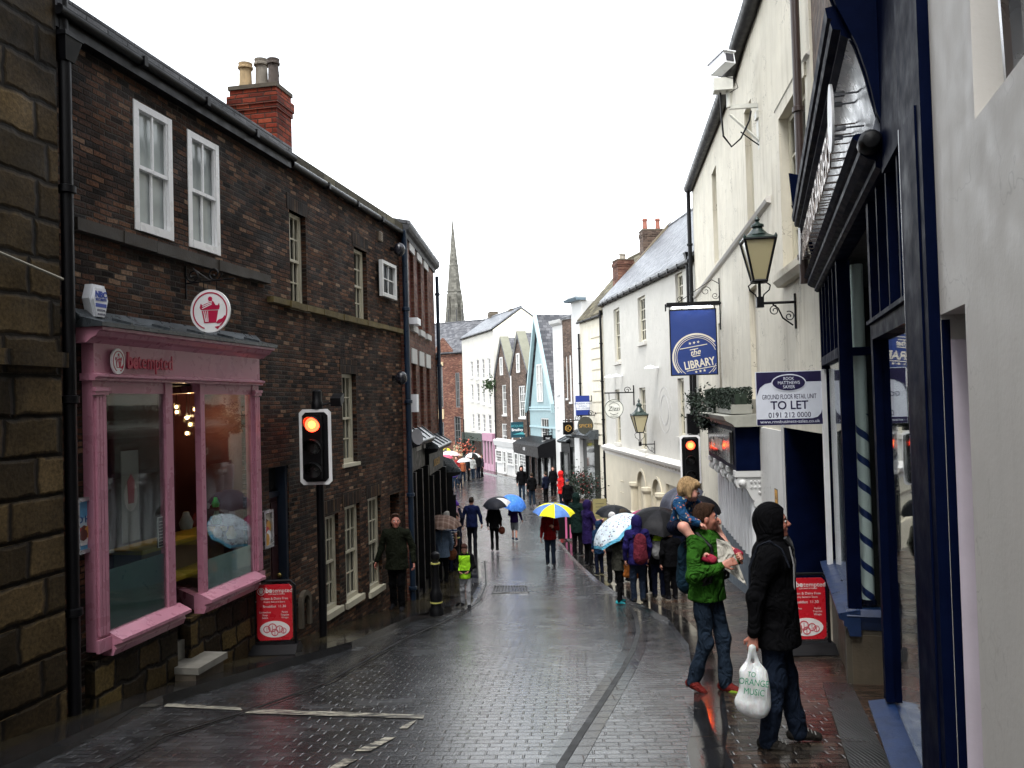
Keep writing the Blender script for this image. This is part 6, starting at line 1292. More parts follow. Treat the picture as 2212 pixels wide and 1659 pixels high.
# second traffic light
tl = at(1492, 1060, 20.6); F_ = Frame((tl.x, 20.6), (1, -.15)); zt_ = F_.px(1492, 940)[1]; zb_ = F_.px(1495, 1080)[1]; 
traffic_light(F_, F_.px(1492, 1000)[0], zt_, zt_ - 1.22, .50, g(20.6) + .1, 'traffic light showing red in front of the pub, behind the child on shoulders', extra=False)
m = MB(); q = at(1497, 915, 20.7); m.box(q, .3, .1, .5); ob = m.build('sign_back', M_BLACK); tag(ob, 'small black plate above the traffic light in front of the pub', 'sign')

# ---------------------------------------------------------------- right: navy barber shop
F2 = Frame((.744, 0), (-.3008, -1)); Yu = lambda Y: F2.uY(Y)
uf, un = Yu(10.45), Yu(3.36)
bs = root('barber_shop', 'navy painted barber shop front with curved fascia and tall windows', 'shop front', F2.pt((uf + un) / 2, 0, g(7)))
wall(F2, bs, uf, un, 2.2, 11, [], M_BBRICK, depth=6, o=-.03, name='upper_wall')  # top raised beyond the view to cut light on the foreground
m = MB(); m.fbox(F2, uf, uf + .02, -5, -.2, -4.5, 2.2); m.fbox(F2, un - .1, un - .02, -5, -.2, -4, 2.2); m.fbox(F2, uf, un, -5, -4.9, -4.5, 2.2); m.fbox(F2, uf, un, -5, -.12, 1.3, 1.36); m.fbox(F2, uf, un, -5, -.3, g(8) + .1, g(8) + .2); m.build('interior', [M_GREYIN], bs)
# fascia cove and mouldings
fz0 = 1.50; fz1 = 2.22; ua = uf; ub = Yu(4.75)
M_COVE = mat_paint('silvery_cove', (.10, .11, .135), .3, .25, 5, .3, spec=.6)  # grey-blue base colour carries the sky reflected in the curved fascia
m = MB(); m.prof(F2, [(-.1, fz0), (.06, fz0), (.035, fz0 + .1), (.03, fz0 + .25), (.06, fz0 + .4), (.12, fz0 + .52), (.17, fz0 + .56), (-.1, fz0 + .56)], ua, ub); m.build('cove', M_COVE, bs, smooth=True)
m = MB(); m.prof(F2, [(-.1, fz0 + .562), (.17, fz0 + .562), (.21, fz0 + .59), (.21, fz0 + .62), (.255, fz0 + .63), (.265, fz0 + .67), (.255, fz0 + .69), (.28, fz0 + .7), (.29, fz0 + .76), (.0, fz0 + .8), (-.1, fz0 + .8)], ua, ub); m.build('cornice', M_NAVY, bs)
pr = [(-.1, fz0 - .22), (.02, fz0 - .22)]
for k, (o_, z_) in enumerate(((.05, -.2), (.05, -.165), (.09, -.15), (.13, -.12), (.13, -.08), (.10, -.06), (.14, -.045), (.17, -.02), (.15, 0.0))): pr.append((o_, fz0 + z_))
pr += [(-.1, fz0 - .002)]
m = MB(); m.prof(F2, pr, ua, ub); m.build('lower_moulding', M_NAVY, bs)
m = MB(); m.lathe(F2.pt(ub - .02, .08, fz0 - .07), [(.065, 0), (.065, .1), (.045, .13), (.01, .14)], 16, ax=F2.d); m.build('moulding_end', M_BLACK, bs, smooth=True)
def console(u, th):
    m = MB(); f2 = F2.perp(u, 1)
    m.fpoly(f2, [(-.02, fz0 - .05), (.04, fz0 + .1), (.06, fz0 + .22), (.085, fz0 + .34), (.13, fz0 + .5), (.18, fz0 + .62), (.23, fz0 + .74), (.28, fz0 + .9), (.31, fz0 + 1.3), (-.02, fz0 + 1.2)], -th / 2, th / 2)
    m.tube([f2.pt(a, th / 2, b) for a, b in [(.02, fz0 + .05), (.06, fz0 + .22), (.085, fz0 + .34), (.13, fz0 + .5), (.18, fz0 + .62), (.23, fz0 + .74), (.28, fz0 + .9)]], .012, 6)
    m.build('console', M_NAVY, bs)
console(ub + .02, .06); console(ua + .06, .06)
# letters and round plate stood off the cove
m = MB(); m.text(F2, "GENTLEMENS BARBERS", (ua + ub) / 2 - .25, fz0 + .1, .42, .2, .006, 0, sx=1.02); 
for i in range(40):
    uu = ua + .5 + i * (ub - ua - 1.3) / 40; m.tube([F2.pt(uu, .05, fz0 + .14 + (i % 2) * .2), F2.pt(uu, .2, fz0 + .14 + (i % 2) * .2)], .006, 5)
m.build('lettering', mat_paint('letter_metal', (.30, .24, .21), .25, .15, 5, .1, metal=.6), bs)
for (Yc, lab) in ((5.35, 'near'), (10.0, 'far')):
    uc_ = Yu(Yc); m = MB(); rr2 = .22
    m.fpoly(F2, [(uc_ + rr2 * .8 * math.cos(i * math.pi / 16), fz0 + .3 + rr2 * math.sin(i * math.pi / 16)) for i in range(32)], .22, .235)
    bp = m.build('round_plate', WH, bs)
    for du, dz_ in ((-.1, .12), (.1, .12), (-.1, -.1), (.1, -.1)): m = MB(); m.tube([F2.pt(uc_ + du, .04, fz0 + .3 + dz_), F2.pt(uc_ + du, .15, fz0 + .3 + dz_)], .006, 6); m.tube([F2.pt(uc_ + du, .15, fz0 + .3 + dz_), F2.pt(uc_ + du, .22, fz0 + .3 + dz_)], .018, 8); m.build('standoff', M_ALU, bp)
# near end: flat navy board and pilasters
m = MB(); m.fbox(F2, ub + .02, Yu(3.93), -.1, .02, fz0 - .25, 5.0); m.build('end_board', M_NAVY, bs)
m = MB(); m.fbox(F2, Yu(3.88), un, -.1, .06, -4, 5.0); m.fbox(F2, Yu(3.8), Yu(3.45), .06, .068, -3.2, 1.2); m.build('pilaster', M_NAVY, bs)
m = MB(); m.tube([F2.pt(Yu(3.94), .02, -3.2), F2.pt(Yu(3.94), .02, fz0 - .25)], .035, 14); m.build('corner_bead', mat_paint('worn_navy_bead', (.02, .03, .06), .2, .3, 6, .1, spec=.6), bs, smooth=True)  # navy lightened so the bead's colour carries its sky sheen
# near bay window
zS2, zT = -2.05, .40; uE1 = Yu(5.66)
m = MB()
m.fbox(F2, uE1, uE1 + .1, -.1, .0, zS2, fz0 - .22); m.fbox(F2, uE1 + .1, Yu(3.97), -.09, .01, zT - .05, zT + .05); m.fbox(F2, uE1 + .1, Yu(3.97), -.03, .035, zT + .05, zT + .075)
for i in range(1, 4): uu = uE1 + .1 + (Yu(3.97) - uE1 - .1) * i / 4; m.fbox(F2, uu - .02, uu + .02, -.08, -.0, zT + .05, fz0 - .22)
m.build('window_frame', M_NAVY, bs)
m = MB(); m.fbox(F2, uE1 + .1, Yu(3.97), -.06, -.05, zS2, zT - .05); m.fbox(F2, uE1 + .1, Yu(3.97), -.06, -.05, zT + .05, fz0 - .22); m.build('pane', GLASS, bs)
def sillprof(a, b): 
    m = MB(); m.prof(F2, [(-.1, zS2 - .25), (.0, zS2 - .25), (.02, zS2 - .17), (.05, zS2 - .15), (.05, zS2 - .11), (.09, zS2 - .09), (.1, zS2 - .04), (-.1, zS2)], a, b); m.build('sill', M_NAVYL, bs)
sillprof(uE1 - .02, Yu(3.9)); sillprof(uf, Yu(7.95))
MSR = mat_paint('stained_stone_riser', (.075, .058, .036), .7, .3, 2, .5, streak=.8)
for a, b in ((uE1, Yu(3.9)), (uf, Yu(8.0))): m = MB(); m.fbox(F2, a, b, -.3, -.02, -4, zS2 - .25); m.build('stall_riser', MSR, bs)
# far bay: front-plane posts and glass, return side facing up the street
uR = Yu(8.0); m = MB(); m.fbox(F2, uf, uf + .08, -.1, .0, zS2, fz0 - .22); m.fbox(F2, uR - .1, uR, -.12, .0, zS2, fz0 - .22); m.fbox(F2, uf + .08, uR - .1, -.09, .005, zT - .05, zT + .05)
for i in range(1, 5): uu = uf + (uR - uf) * i / 5; m.fbox(F2, uu - .02, uu + .02, -.08, .0, zT + .05, fz0 - .22)
m.build('window_frame', M_NAVY, bs)
m = MB(); m.fbox(F2, uf + .08, uR - .1, -.06, -.05, zS2, zT - .05); m.fbox(F2, uf + .08, uR - .1, -.06, -.05, zT + .05, fz0 - .22); m.build('pane', GLASS, bs)
Fr = F2.perp(uR, -1)      # u runs into the shop
m = MB(); m.fbox(Fr, .0, .075, -.1, .012, zS2, fz0 - .22); m.fbox(Fr, .075, 1.1, -.05, .0, zT - .04, zT + .04); m.fbox(Fr, 1.0, 1.1, -.1, .0, zS2, fz0 - .22); m.build('return_frame', M_NAVY, bs)
m = MB(); m.fbox(Fr, .075, 1.0, -.04, -.03, zS2, fz0 - .22); m.build('pane', GLASS, bs)
m = MB(); m.prof(Fr, [(-.1, zS2 - .2), (.0, zS2 - .2), (.03, zS2 - .12), (.06, zS2 - .06), (.02, zS2), (-.1, zS2)], -.02, 1.1); m.build('sill', M_NAVYL, bs)
m = MB(); m.fbox(Fr, -.03, 1.1, -.2, -.01, -4, zS2 - .2); m.build('stall_riser', mat_paint('stained_stone_riser2', (.06, .05, .034), .7, .3, 2, .5, streak=.8), bs)
m = MB(); m.fbox(F2, uR + .1, uE1 - .1, -1.3, -1.24, -4, fz0 - .25); m.build('entrance_door', M_NAVY, bs)
# barber pole stripes inside the corner
pc = Fr.pt(Fr.px(1862, 900, -.12)[0], -.14, 0); rp_ = root('barber_pole', 'white barber pole with blue spiral stripes inside the navy shop window', 'barber pole', (pc.x, pc.y, zS2))
t = NT('barber_stripes'); o = t.obj(); sp = t.n('ShaderNodeSeparateXYZ'); t.L.new(o, sp.inputs[0])
ang = t.ma('DIVIDE', t.ma('ARCTAN2', sp.outputs[1], sp.outputs[0]), 2 * math.pi); st_ = t.ma('FRACT', t.ma('ADD', t.ma('MULTIPLY', sp.outputs[2], 3.9), ang))
fac = t.ma('MULTIPLY', t.ma('LESS_THAN', st_, .3), t.ma('LESS_THAN', sp.outputs[2], 1.85))
t.fin(t.mix(fac, (.85, .87, .9), (.012, .03, .16)), .3)
m = MB(); m.lathe((pc.x, pc.y, zS2), [(.058, 0), (.058, 3.3)], 20); m.build('striped_column', t.m, rp_, smooth=True)
m = MB(); m.lathe((pc.x, pc.y, zS2 + .005), [(.075, 0), (.075, .04), (.06, .06)], 20); m.build('base_collar', M_NAVY, rp_, smooth=True)
# mirror frames leaning inside the near window and a ceiling tube
m = MB(); m.tube([F2.pt(Yu(7.4), -1.2, 1.2), F2.pt(Yu(6.9), -1.5, 1.2)], .015, 6); m.build('ceiling_tube', emit('shop_tube', (1, 1, .95), 6), bs)
for i, (Y_, o_, c_) in enumerate(((4.9, -.5, (.1, .07, .05)), (5.2, -.8, (.25, .2, .14)))):
    f = F2.sub(Yu(Y_), o_); m = MB(); m.fbox(f, -.25, .25, -.02, .02, zS2 - .2, zS2 + .9); m.build('leaning_picture', paint(*c_, .4), bs)
# door mat strip at the threshold
m = MB(); A_ = F2.pt(uR, .02, g(8) + .076); B_ = F2.pt(uE1 + 1.2, .02, g(4.6) + .076)
F2m = F2; ys_ = [8.0, 7, 6, 5.2, 4.4]
for a, b in zip(ys_, ys_[1:]): m.face([F2.pt(Yu(a), .0, g(a) + .076), F2.pt(Yu(a), .26, g(a) + .076), F2.pt(Yu(b), .26, g(b) + .076), F2.pt(Yu(b), .0, g(b) + .076)])
ob = m.build('door_threshold', mat_wetslab('ribbed_threshold', .03, .5, [(0, (.01, .01, .01)), (1, (.03, .03, .03))], (.2, .4), mo=.008), recalc=False, kind='structure')
# pipe on the corner
ob = pipe(F4r, u4n - .12, .14, F4r.px(1765, 470)[1] - .8, 8.3, .055, mat_paint('brown_pipe', (.035, .02, .016), .4)); tag(ob, 'dark brown drainpipe on the cream house at the corner of the barber shop', 'drainpipe')
# ---------------------------------------------------------------- right: pale rendered house at the edge
F1 = F2; u1a, u1b = un + .02, Yu(.6)
rt = root('pale_house', 'pale grey rendered wall with pink edged doorway at the right edge', 'building', F1.pt(un + .5, 0, g(3)))
dq = (u1a + .0, Yu(2.93), -4, F1.px(2070, 668)[1], .5); hq = (Yu(2.70), Yu(1.9), F1.px(2165, 200)[1], 3.2, .45)
wall(F1, rt, u1a, u1b + 9, -3.5, 12, [dq, hq], M_GREYR, depth=5, o=.02)  # unseen upper wall made taller to dim the near pavement
m = MB(); m.fbox(F1, dq[0] + .001, dq[0] + .012, -.012, .018, -3.5, dq[3] - .02); m.build('navy_jamb', M_NAVY, rt); m = MB(); m.fbox(F1, dq[0] + .002, dq[0] + .012, -.4, -.0125, -3.5, dq[3] - .1); m.build('door_jamb', paint(.55, .50, .56, .4), rt); m = MB(); m.fbox(F1, dq[1] - .03, dq[1] - .002, -.1, -.01, -3.5, dq[3] - .02); m.build('pink_trim', paint(.45, .07, .12, .4), rt)
m = MB(); m.fbox(F1, dq[0], dq[1], -.5, -.46, -3.5, dq[3]); m.build('door', paint(.42, .3, .4, .4), rt); m = MB(); m.fbox(F1, dq[0], dq[1], -.47, -.1, dq[3] - .22, dq[3] - .1); m.build('lintel', M_GREYIN, rt)
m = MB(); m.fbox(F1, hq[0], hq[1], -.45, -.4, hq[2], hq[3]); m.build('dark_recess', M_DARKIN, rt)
m = MB(); m.tube([F1.pt(hq[0] + .12, -.1, hq[2] + .08), F1.pt(hq[0] + .6, .05, hq[2] + .75)], .06, 12); m.build('lamp_tube', M_ALU, rt)
# litter by the foot of the left pipe
lp = gnd(205, 1472, .1); r_ = root('litter_bag', 'crumpled white paper litter at the foot of the left drainpipe', 'litter', lp); m = MB(); random.seed(5)
m.ball(lp + Vector((0, 0, .07)), .09, n=10, sc=(1, .8, .9)); 
for v in m.v: v += Vector((random.uniform(-.03, .03), random.uniform(-.03, .03), random.uniform(-.02, .03)))
m.build('paper', paint(.5, .5, .48, .7), r_)
m = MB(); random.seed(9)
for i in range(260):
    x = random.choice((random.uniform(170, 620), random.uniform(200, 560))); t_ = (x - 200) / 420; y = 1478 - t_ * 118 + random.gauss(0, 5); q = gnd(x, y, .106); a = random.uniform(0, 6.28); s = random.uniform(.008, .022)
    d = Vector((math.cos(a), math.sin(a), random.uniform(-.2, .4))) * s; e = Vector((-math.sin(a), math.cos(a), .1)) * s * .6; m.face([q - d, q + e, q + d, q - e], i % 3)
ob = m.build('fallen_leaves', [paint(.16, .08, .02, .6), paint(.22, .15, .04, .6), paint(.04, .08, .02, .6)], recalc=False, kind='stuff')
# ---------------------------------------------------------------- bollard
def bollard(p, lab, h=1.05):
    r_ = root('bollard', lab, 'bollard', p, 'black bollards on the left pavement'); m = MB()
    m.lathe(p, [(.13, -.05), (.13, .05), (.10, .1), (.11, .2), (.12, .32), (.09, .4), (.075, .45), (.06, .8), (.065, .82), (.08, .85), (.055, .9), (.05, .92), (.075, .95), (.085, 1.0), (.075, 1.05), (.03, 1.08)], 16); m.build('post', M_BLACK, r_, smooth=True)
    for z_ in (.17, .865): m = MB(); m.lathe(p + Vector((0, 0, z_)), [((.114 if z_ < .5 else .083), 0), ((.114 if z_ < .5 else .083), .022)], 16); m.build('reflective_band', paint(.45, .42, .12, .4), r_)
    return r_
bollard(gnd(943, 1322, .1), 'black cast iron bollard with yellow bands on the left pavement beside the boy'); bollard(gnd(989, 1232, .1), 'black bollard further down the left kerb behind the boy')
# planters with bushes in front of the quoined cream house
for i, (x, y, s, fl, lab) in enumerate(((1246, 1105, .55, False, 'dark round bush in a tub outside the far shops on the right'), (1268, 1112, .6, True, 'red flowering bush in a tub in front of the quoined cream house'))):
    p = gnd(x, y, .1); r_ = root('potted_bush', lab, 'plant', p); m = MB(); m.lathe(p, [(.25, 0), (.33, .5), (.36, .5), (.36, .56), (.3, .56)], 14); m.build('pot', paint(.1, .05, .035, .7), r_)
    m = MB(); leaves(m, lambda: p + Vector((random.gauss(0, s * .5), random.gauss(0, s * .45), 1.25 + random.gauss(0, s * .55))), .05, 1500); m.build('foliage', M_HEDGE, r_, recalc=False)
    if fl: m = MB(); leaves(m, lambda: p + Vector((random.gauss(0, s * .5), random.gauss(-.2, s * .35), 1.35 + random.gauss(0, s * .45))), .04, 80, .9); m.build('flowers', paint(.14, .012, .012, .6), r_, recalc=False)
p = gnd(1292, 1150, .1); F_ = Frame((p.x, p.y), (1, .1)); r_ = root('notice_board', 'tan cardboard notice on a stand beside the purple coated person', 'sign', p); u0, u1, z0, z1 = F_.r(1280, 1078, 1311, 1125)
m = MB(); m.fbox(F_, u0, u1, -.01, .01, z0, z1); m.build('board', paint(.22, .19, .08, .7), r_); m = MB(); m.tube([F_.pt((u0 + u1) / 2, -.02, p.z), F_.pt((u0 + u1) / 2, -.02, z1)], .015, 6); m.build('stand', M_BLACK, r_)
m = MB(); [m.fbox(F_, u0 + .1, u1 - .1, .01, .012, z0 + .15 + i * .12, z0 + .17 + i * .12) for i in range(5)]; m.build('print', paint(.05, .05, .03, .7), r_)
# hanging basket by the far red corner
p = at(1003, 968, 58); r_ = root('hanging_basket', 'hanging basket of orange flowers near the end of the street', 'plant', p); m = MB(); leaves(m, lambda: p + Vector((random.gauss(0, .4), random.gauss(0, .3), random.gauss(0, .35))), .07, 500); m.build('foliage', M_HEDGE, r_, recalc=False)
m = MB(); leaves(m, lambda: p + Vector((random.gauss(0, .4), random.gauss(-.15, .3), random.gauss(0, .3))), .07, 160, .9); m.build('flowers', paint(.42, .09, .05, .6), r_, recalc=False); m = MB(); m.tube([p + Vector((0, 0, -4)), p + Vector((0, 0, 2)), p + Vector((-.6, 0, 2.2))], .04, 6); m.build('post', M_BLACK, r_)
# banner with pink stripes (right kerb) 
p = gnd(1236, 1165, .1); F_ = Frame((p.x, p.y), (1, .3)); u0, u1, z0, z1 = F_.r(1222, 1108, 1240, 1162); ob = MB(); r_ = root('folding_screen', 'black barrier screen with two pink stripes behind the yellow and blue umbrella', 'barrier', p)
m = MB(); m.fbox(F_, u0 - .3, u1, -.02, .02, z0, z1); m.build('panel', M_BLACK, r_); m = MB(); [m.fbox(F_, u1 - .32 + k * .16, u1 - .25 + k * .16, .02, .024, z0, z1) for k in range(2)]; m.build('stripe', paint(.5, .12, .25, .5), r_)

# unseen brick house added behind the camera to block light and darken the foreground
F_, L_, r_ = facade((9, -16), (-9, -16), -1.2, 9, M_RBRICK, 'brick house closing the street behind the viewer', roofm=M_SLATE2, rise=3)
# ---------------------------------------------------------------- people: bodies and clothes as smooth implicit surfaces
def V(*a): return np.array(a, np.float32)
def prim_cap(a, b, r1, r2=None, sy=1.0, k=.03): return ('c', np.array(a, np.float32), np.array(b, np.float32), r1, r1 if r2 is None else r2, sy, k)
def prim_ell(c, r, R=None, k=.03): return ('e', np.array(c, np.float32), np.array(r, np.float32), R, 0, 0, k)
def pbound(p):
    if p[0] == 'c':
        m = max(p[3], p[4]) * max(1, p[5]); return np.minimum(p[1], p[2]) - m, np.maximum(p[1], p[2]) + m
    m = float(max(p[2])) if p[3] is not None else p[2]; return p[1] - m, p[1] + m
def pdist(p, X, Y, Z):
    if p[0] == 'c':
        a, b, r1, r2, sy = p[1], p[2], p[3], p[4], p[5]; d = b - a
        sa = 1.0 / sy
        px, py, pz = X - a[0], (Y - a[1]) * sa, Z - a[2]; dy = d[1] * sa
        L = d[0] ** 2 + dy ** 2 + d[2] ** 2 + 1e-9
        t = np.clip((px * d[0] + py * dy + pz * d[2]) / L, 0, 1)
        q = np.sqrt((px - t * d[0]) ** 2 + (py - t * dy) ** 2 + (pz - t * d[2]) ** 2) - (r1 + (r2 - r1) * t)
        return q * min(1, sy)
    c, r, R = p[1], p[2], p[3]; x, y, z = X - c[0], Y - c[1], Z - c[2]
    if R is not None: x, y, z = R[0][0] * x + R[1][0] * y + R[2][0] * z, R[0][1] * x + R[1][1] * y + R[2][1] * z, R[0][2] * x + R[1][2] * y + R[2][2] * z
    k0 = np.sqrt((x / r[0]) ** 2 + (y / r[1]) ** 2 + (z / r[2]) ** 2); k1 = np.sqrt((x / r[0] ** 2) ** 2 + (y / r[1] ** 2) ** 2 + (z / r[2] ** 2) ** 2) + 1e-6
    return k0 * (k0 - 1) / k1
def sdf_mesh(groups, res, fold=0.0, seed=0.0):
    """groups: [(prims, cuts, subs)], cuts (point, normal) remove the normal side"""
    lo = np.min([pbound(p)[0] for g_ in groups for p in g_[0]], axis=0) - 3 * res; hi = np.max([pbound(p)[1] for g_ in groups for p in g_[0]], axis=0) + 3 * res
    n = np.ceil((hi - lo) / res).astype(int) + 1
    ax = [lo[i] + res * np.arange(n[i], dtype=np.float32) for i in range(3)]
    F = np.full(n, .5, np.float32)
    def sl(a, b, pad):
        i0 = np.maximum(np.floor((a - pad - lo) / res).astype(int), 0); i1 = np.minimum(np.ceil((b + pad - lo) / res).astype(int) + 1, n); return tuple(slice(i0[i], i1[i]) for i in range(3))
    for g_ in groups:
        G = np.full(n, .5, np.float32) if len(groups) > 1 else F
        for p in g_[0]:
            a, b = pbound(p); s = sl(a, b, .05 + p[6]); X = ax[0][s[0]][:, None, None]; Y = ax[1][s[1]][None, :, None]; Z = ax[2][s[2]][None, None, :]
            d = pdist(p, X, Y, Z); o = G[s]; k = p[6]; h = np.maximum(k - np.abs(o - d), 0) / k; G[s] = np.minimum(o, d) - h * h * k * .25
        if fold:
            X, Y, Z = ax[0][:, None, None], ax[1][None, :, None], ax[2][None, None, :]
            wv = np.sin(23 * Z + 6 * np.sin(5 * X + seed) + 5 * Y + seed) * .6 + np.sin(31 * X + 11 * Z + 4 * np.sin(9 * Z + seed)) * .4 + np.sin(17 * Y - 13 * Z + 2 * np.sin(14 * X)) * .4
            G += (fold * wv).astype(np.float32)
        for c in (g_[1] if len(g_) > 1 and g_[1] else []):
            X, Y, Z = ax[0][:, None, None], ax[1][None, :, None], ax[2][None, None, :]; pt, nn = c[0], c[1]; l = math.sqrt(sum(q * q for q in nn))
            np.maximum(G, ((X - pt[0]) * nn[0] + (Y - pt[1]) * nn[1] + (Z - pt[2]) * nn[2]) / l, out=G)
        for p in (g_[2] if len(g_) > 2 and g_[2] else []):
            X, Y, Z = ax[0][:, None, None], ax[1][None, :, None], ax[2][None, None, :]; np.maximum(G, -pdist(p, X, Y, Z), out=G)
        if len(groups) > 1: np.minimum(F, G, out=F)
    S = F < 0; c0 = S[:-1, :-1, :-1].astype(np.int8)
    cnt = sum(S[i:n[0] - 1 + i, j:n[1] - 1 + j, k:n[2] - 1 + k].astype(np.int8) for i in (0, 1) for j in (0, 1) for k in (0, 1))
    I = np.argwhere((cnt > 0) & (cnt < 8))
    if not len(I): return None
    idx = np.full(n - 1, -1, np.int32); idx[I[:, 0], I[:, 1], I[:, 2]] = np.arange(len(I))
    acc = np.zeros((len(I), 3), np.float32); w_ = np.zeros(len(I), np.float32)
    C = {(i, j, k): F[I[:, 0] + i, I[:, 1] + j, I[:, 2] + k] for i in (0, 1) for j in (0, 1) for k in (0, 1)}
    for a in C:
        for d in range(3):
            if a[d] == 0:
                b = list(a); b[d] = 1; b = tuple(b); fa, fb = C[a], C[b]; m = (fa < 0) != (fb < 0); t = np.where(m, fa / np.where(m, fa - fb, 1), 0)
                for e in range(3): acc[:, e] += np.where(m, a[e] + (t if e == d else 0), 0)
                w_ += m
    Vt = lo + res * (I + acc / w_[:, None])
    fs = []
    for d in range(3):
        e, f = [(1, 2), (2, 0), (0, 1)][d]
        A = np.take(S, range(0, n[d] - 1), axis=d); B = np.take(S, range(1, n[d]), axis=d); D = np.argwhere(A != B)
        D = D[(D[:, e] > 0) & (D[:, f] > 0) & (D[:, e] < n[e] - 1) & (D[:, f] < n[f] - 1)]
        if not len(D): continue
        fl = S[D[:, 0], D[:, 1], D[:, 2]]
        q = []
        for (de, df) in ((0, 0), (-1, 0), (-1, -1), (0, -1)):
            T_ = D.copy(); T_[:, e] += de; T_[:, f] += df; q.append(idx[T_[:, 0], T_[:, 1], T_[:, 2]])
        q = np.stack(q, 1); q = np.where(fl[:, None], q, q[:, ::-1]); fs.append(q)
    return Vt, np.concatenate(fs)
def sdf_obj(name, groups, res, mats, parent, fold=0.0, seed=0.0, matfn=None):
    r_ = sdf_mesh(groups, res, fold, seed)
    if r_ is None: return None
    Vt, Q = r_; Q = Q[(Q >= 0).all(1)]
    me = bpy.data.meshes.new(name); me.vertices.add(len(Vt)); me.vertices.foreach_set('co', Vt.astype(np.float32).ravel())
    me.loops.add(len(Q) * 4); me.loops.foreach_set('vertex_index', Q.astype(np.int32).ravel()); me.polygons.add(len(Q)); me.polygons.foreach_set('loop_start', np.arange(0, len(Q) * 4, 4, dtype=np.int32)); me.polygons.foreach_set('loop_total', np.full(len(Q), 4, np.int32))
    me.update(calc_edges=True); me.validate()
    mats = mats if isinstance(mats, (list, tuple)) else [mats]
    for m in mats: me.materials.append(m)
    if matfn: cen = Vt[Q].mean(1); me.polygons.foreach_set('material_index', matfn(cen).astype(np.int32)[:len(me.polygons)])
    me.polygons.foreach_set('use_smooth', [True] * len(me.polygons))
    ob = bpy.data.objects.new(name, me); COL.objects.link(ob); ob.parent = parent; return ob
SKIN = {}
def skin(c):
    if c not in SKIN:
        t = NT('skin'); o = t.obj(); n1 = t.noise(o, 14, 4); col = t.mix(t.rng(n1, .35, .65), tuple(x * .85 for x in c), (min(1, c[0] * 1.12), c[1] * 1.0, c[2] * 1.0))
        t.b.inputs['Subsurface Weight'].default_value = .12; t.b.inputs['Subsurface Radius'].default_value = (.02, .008, .005)
        SKIN[c] = t.fin(col, .5, t.bump(t.noise(o, 160, 2), .15, .002))
    return SKIN[c]
def hairm(c):
    k = ('h', c)
    if k not in SKIN:
        t = NT('hair'); o = t.obj(); n1 = t.noise(o, 9, 4, .7, sxyz=(6, 6, 1)); col = t.mix(t.rng(n1, .35, .65), tuple(x * .5 for x in c), tuple(x * 1.35 for x in c)); SKIN[k] = t.fin(col, .7, t.bump(t.noise(o, 30, 4, .7, sxyz=(3, 3, 1)), 1.0, .02, t.bump(n1, .8, .02)), spec=.15)
    return SKIN[k]
SK1 = (.50, .26, .19)
def RM(yaw, pitch=0.0, roll=0.0): return np.array((Matrix.Rotation(yaw, 3, 'Z') @ Matrix.Rotation(pitch, 3, 'X') @ Matrix.Rotation(roll, 3, 'Y')))
def hand_prims(w, dr, nm, s=1.0, curl=.5, side=1):
    """w wrist, dr pointing direction, nm palm facing, side +1 thumb on cross(dr,nm)"""
    w = np.array(w, float); dr = np.array(dr, float); dr /= np.linalg.norm(dr); nm = np.array(nm, float); nm -= dr * nm.dot(dr); nm /= np.linalg.norm(nm); sd_ = np.cross(dr, nm) * side
    P = []; pal = w + dr * .085 * s
    for q in (-.026, -.009, .009, .026): P.append(prim_cap(w + dr * .02 * s + sd_ * q * .7 * s, pal + sd_ * q * s, .0145 * s, .012 * s, k=.012))
    for i, q in enumerate((.031, .011, -.010, -.030)):
        L = (.036, .041, .038, .03)[i] * s; a = pal + sd_ * q * s; c = curl * (1 + .1 * i)
        d1 = dr * math.cos(c * .8) + nm * math.sin(c * .8); d2 = dr * math.cos(c * 1.9) + nm * math.sin(c * 1.9); b = a + d1 * L; P.append(prim_cap(a, b, .0098 * s, .009 * s, k=.006)); P.append(prim_cap(b, b + d2 * L * .95, .009 * s, .0075 * s, k=.004))
    t0 = w + dr * .03 * s + sd_ * .028 * s; t1 = t0 + (dr * .6 + sd_ * .65 + nm * .25) * .042 * s; t2 = t1 + (dr * .85 + sd_ * .15 + nm * .5) * .032 * s
    P += [prim_cap(t0, t1, .014 * s, .011 * s, k=.01), prim_cap(t1, t2, .011 * s, .0085 * s, k=.004)]
    return P
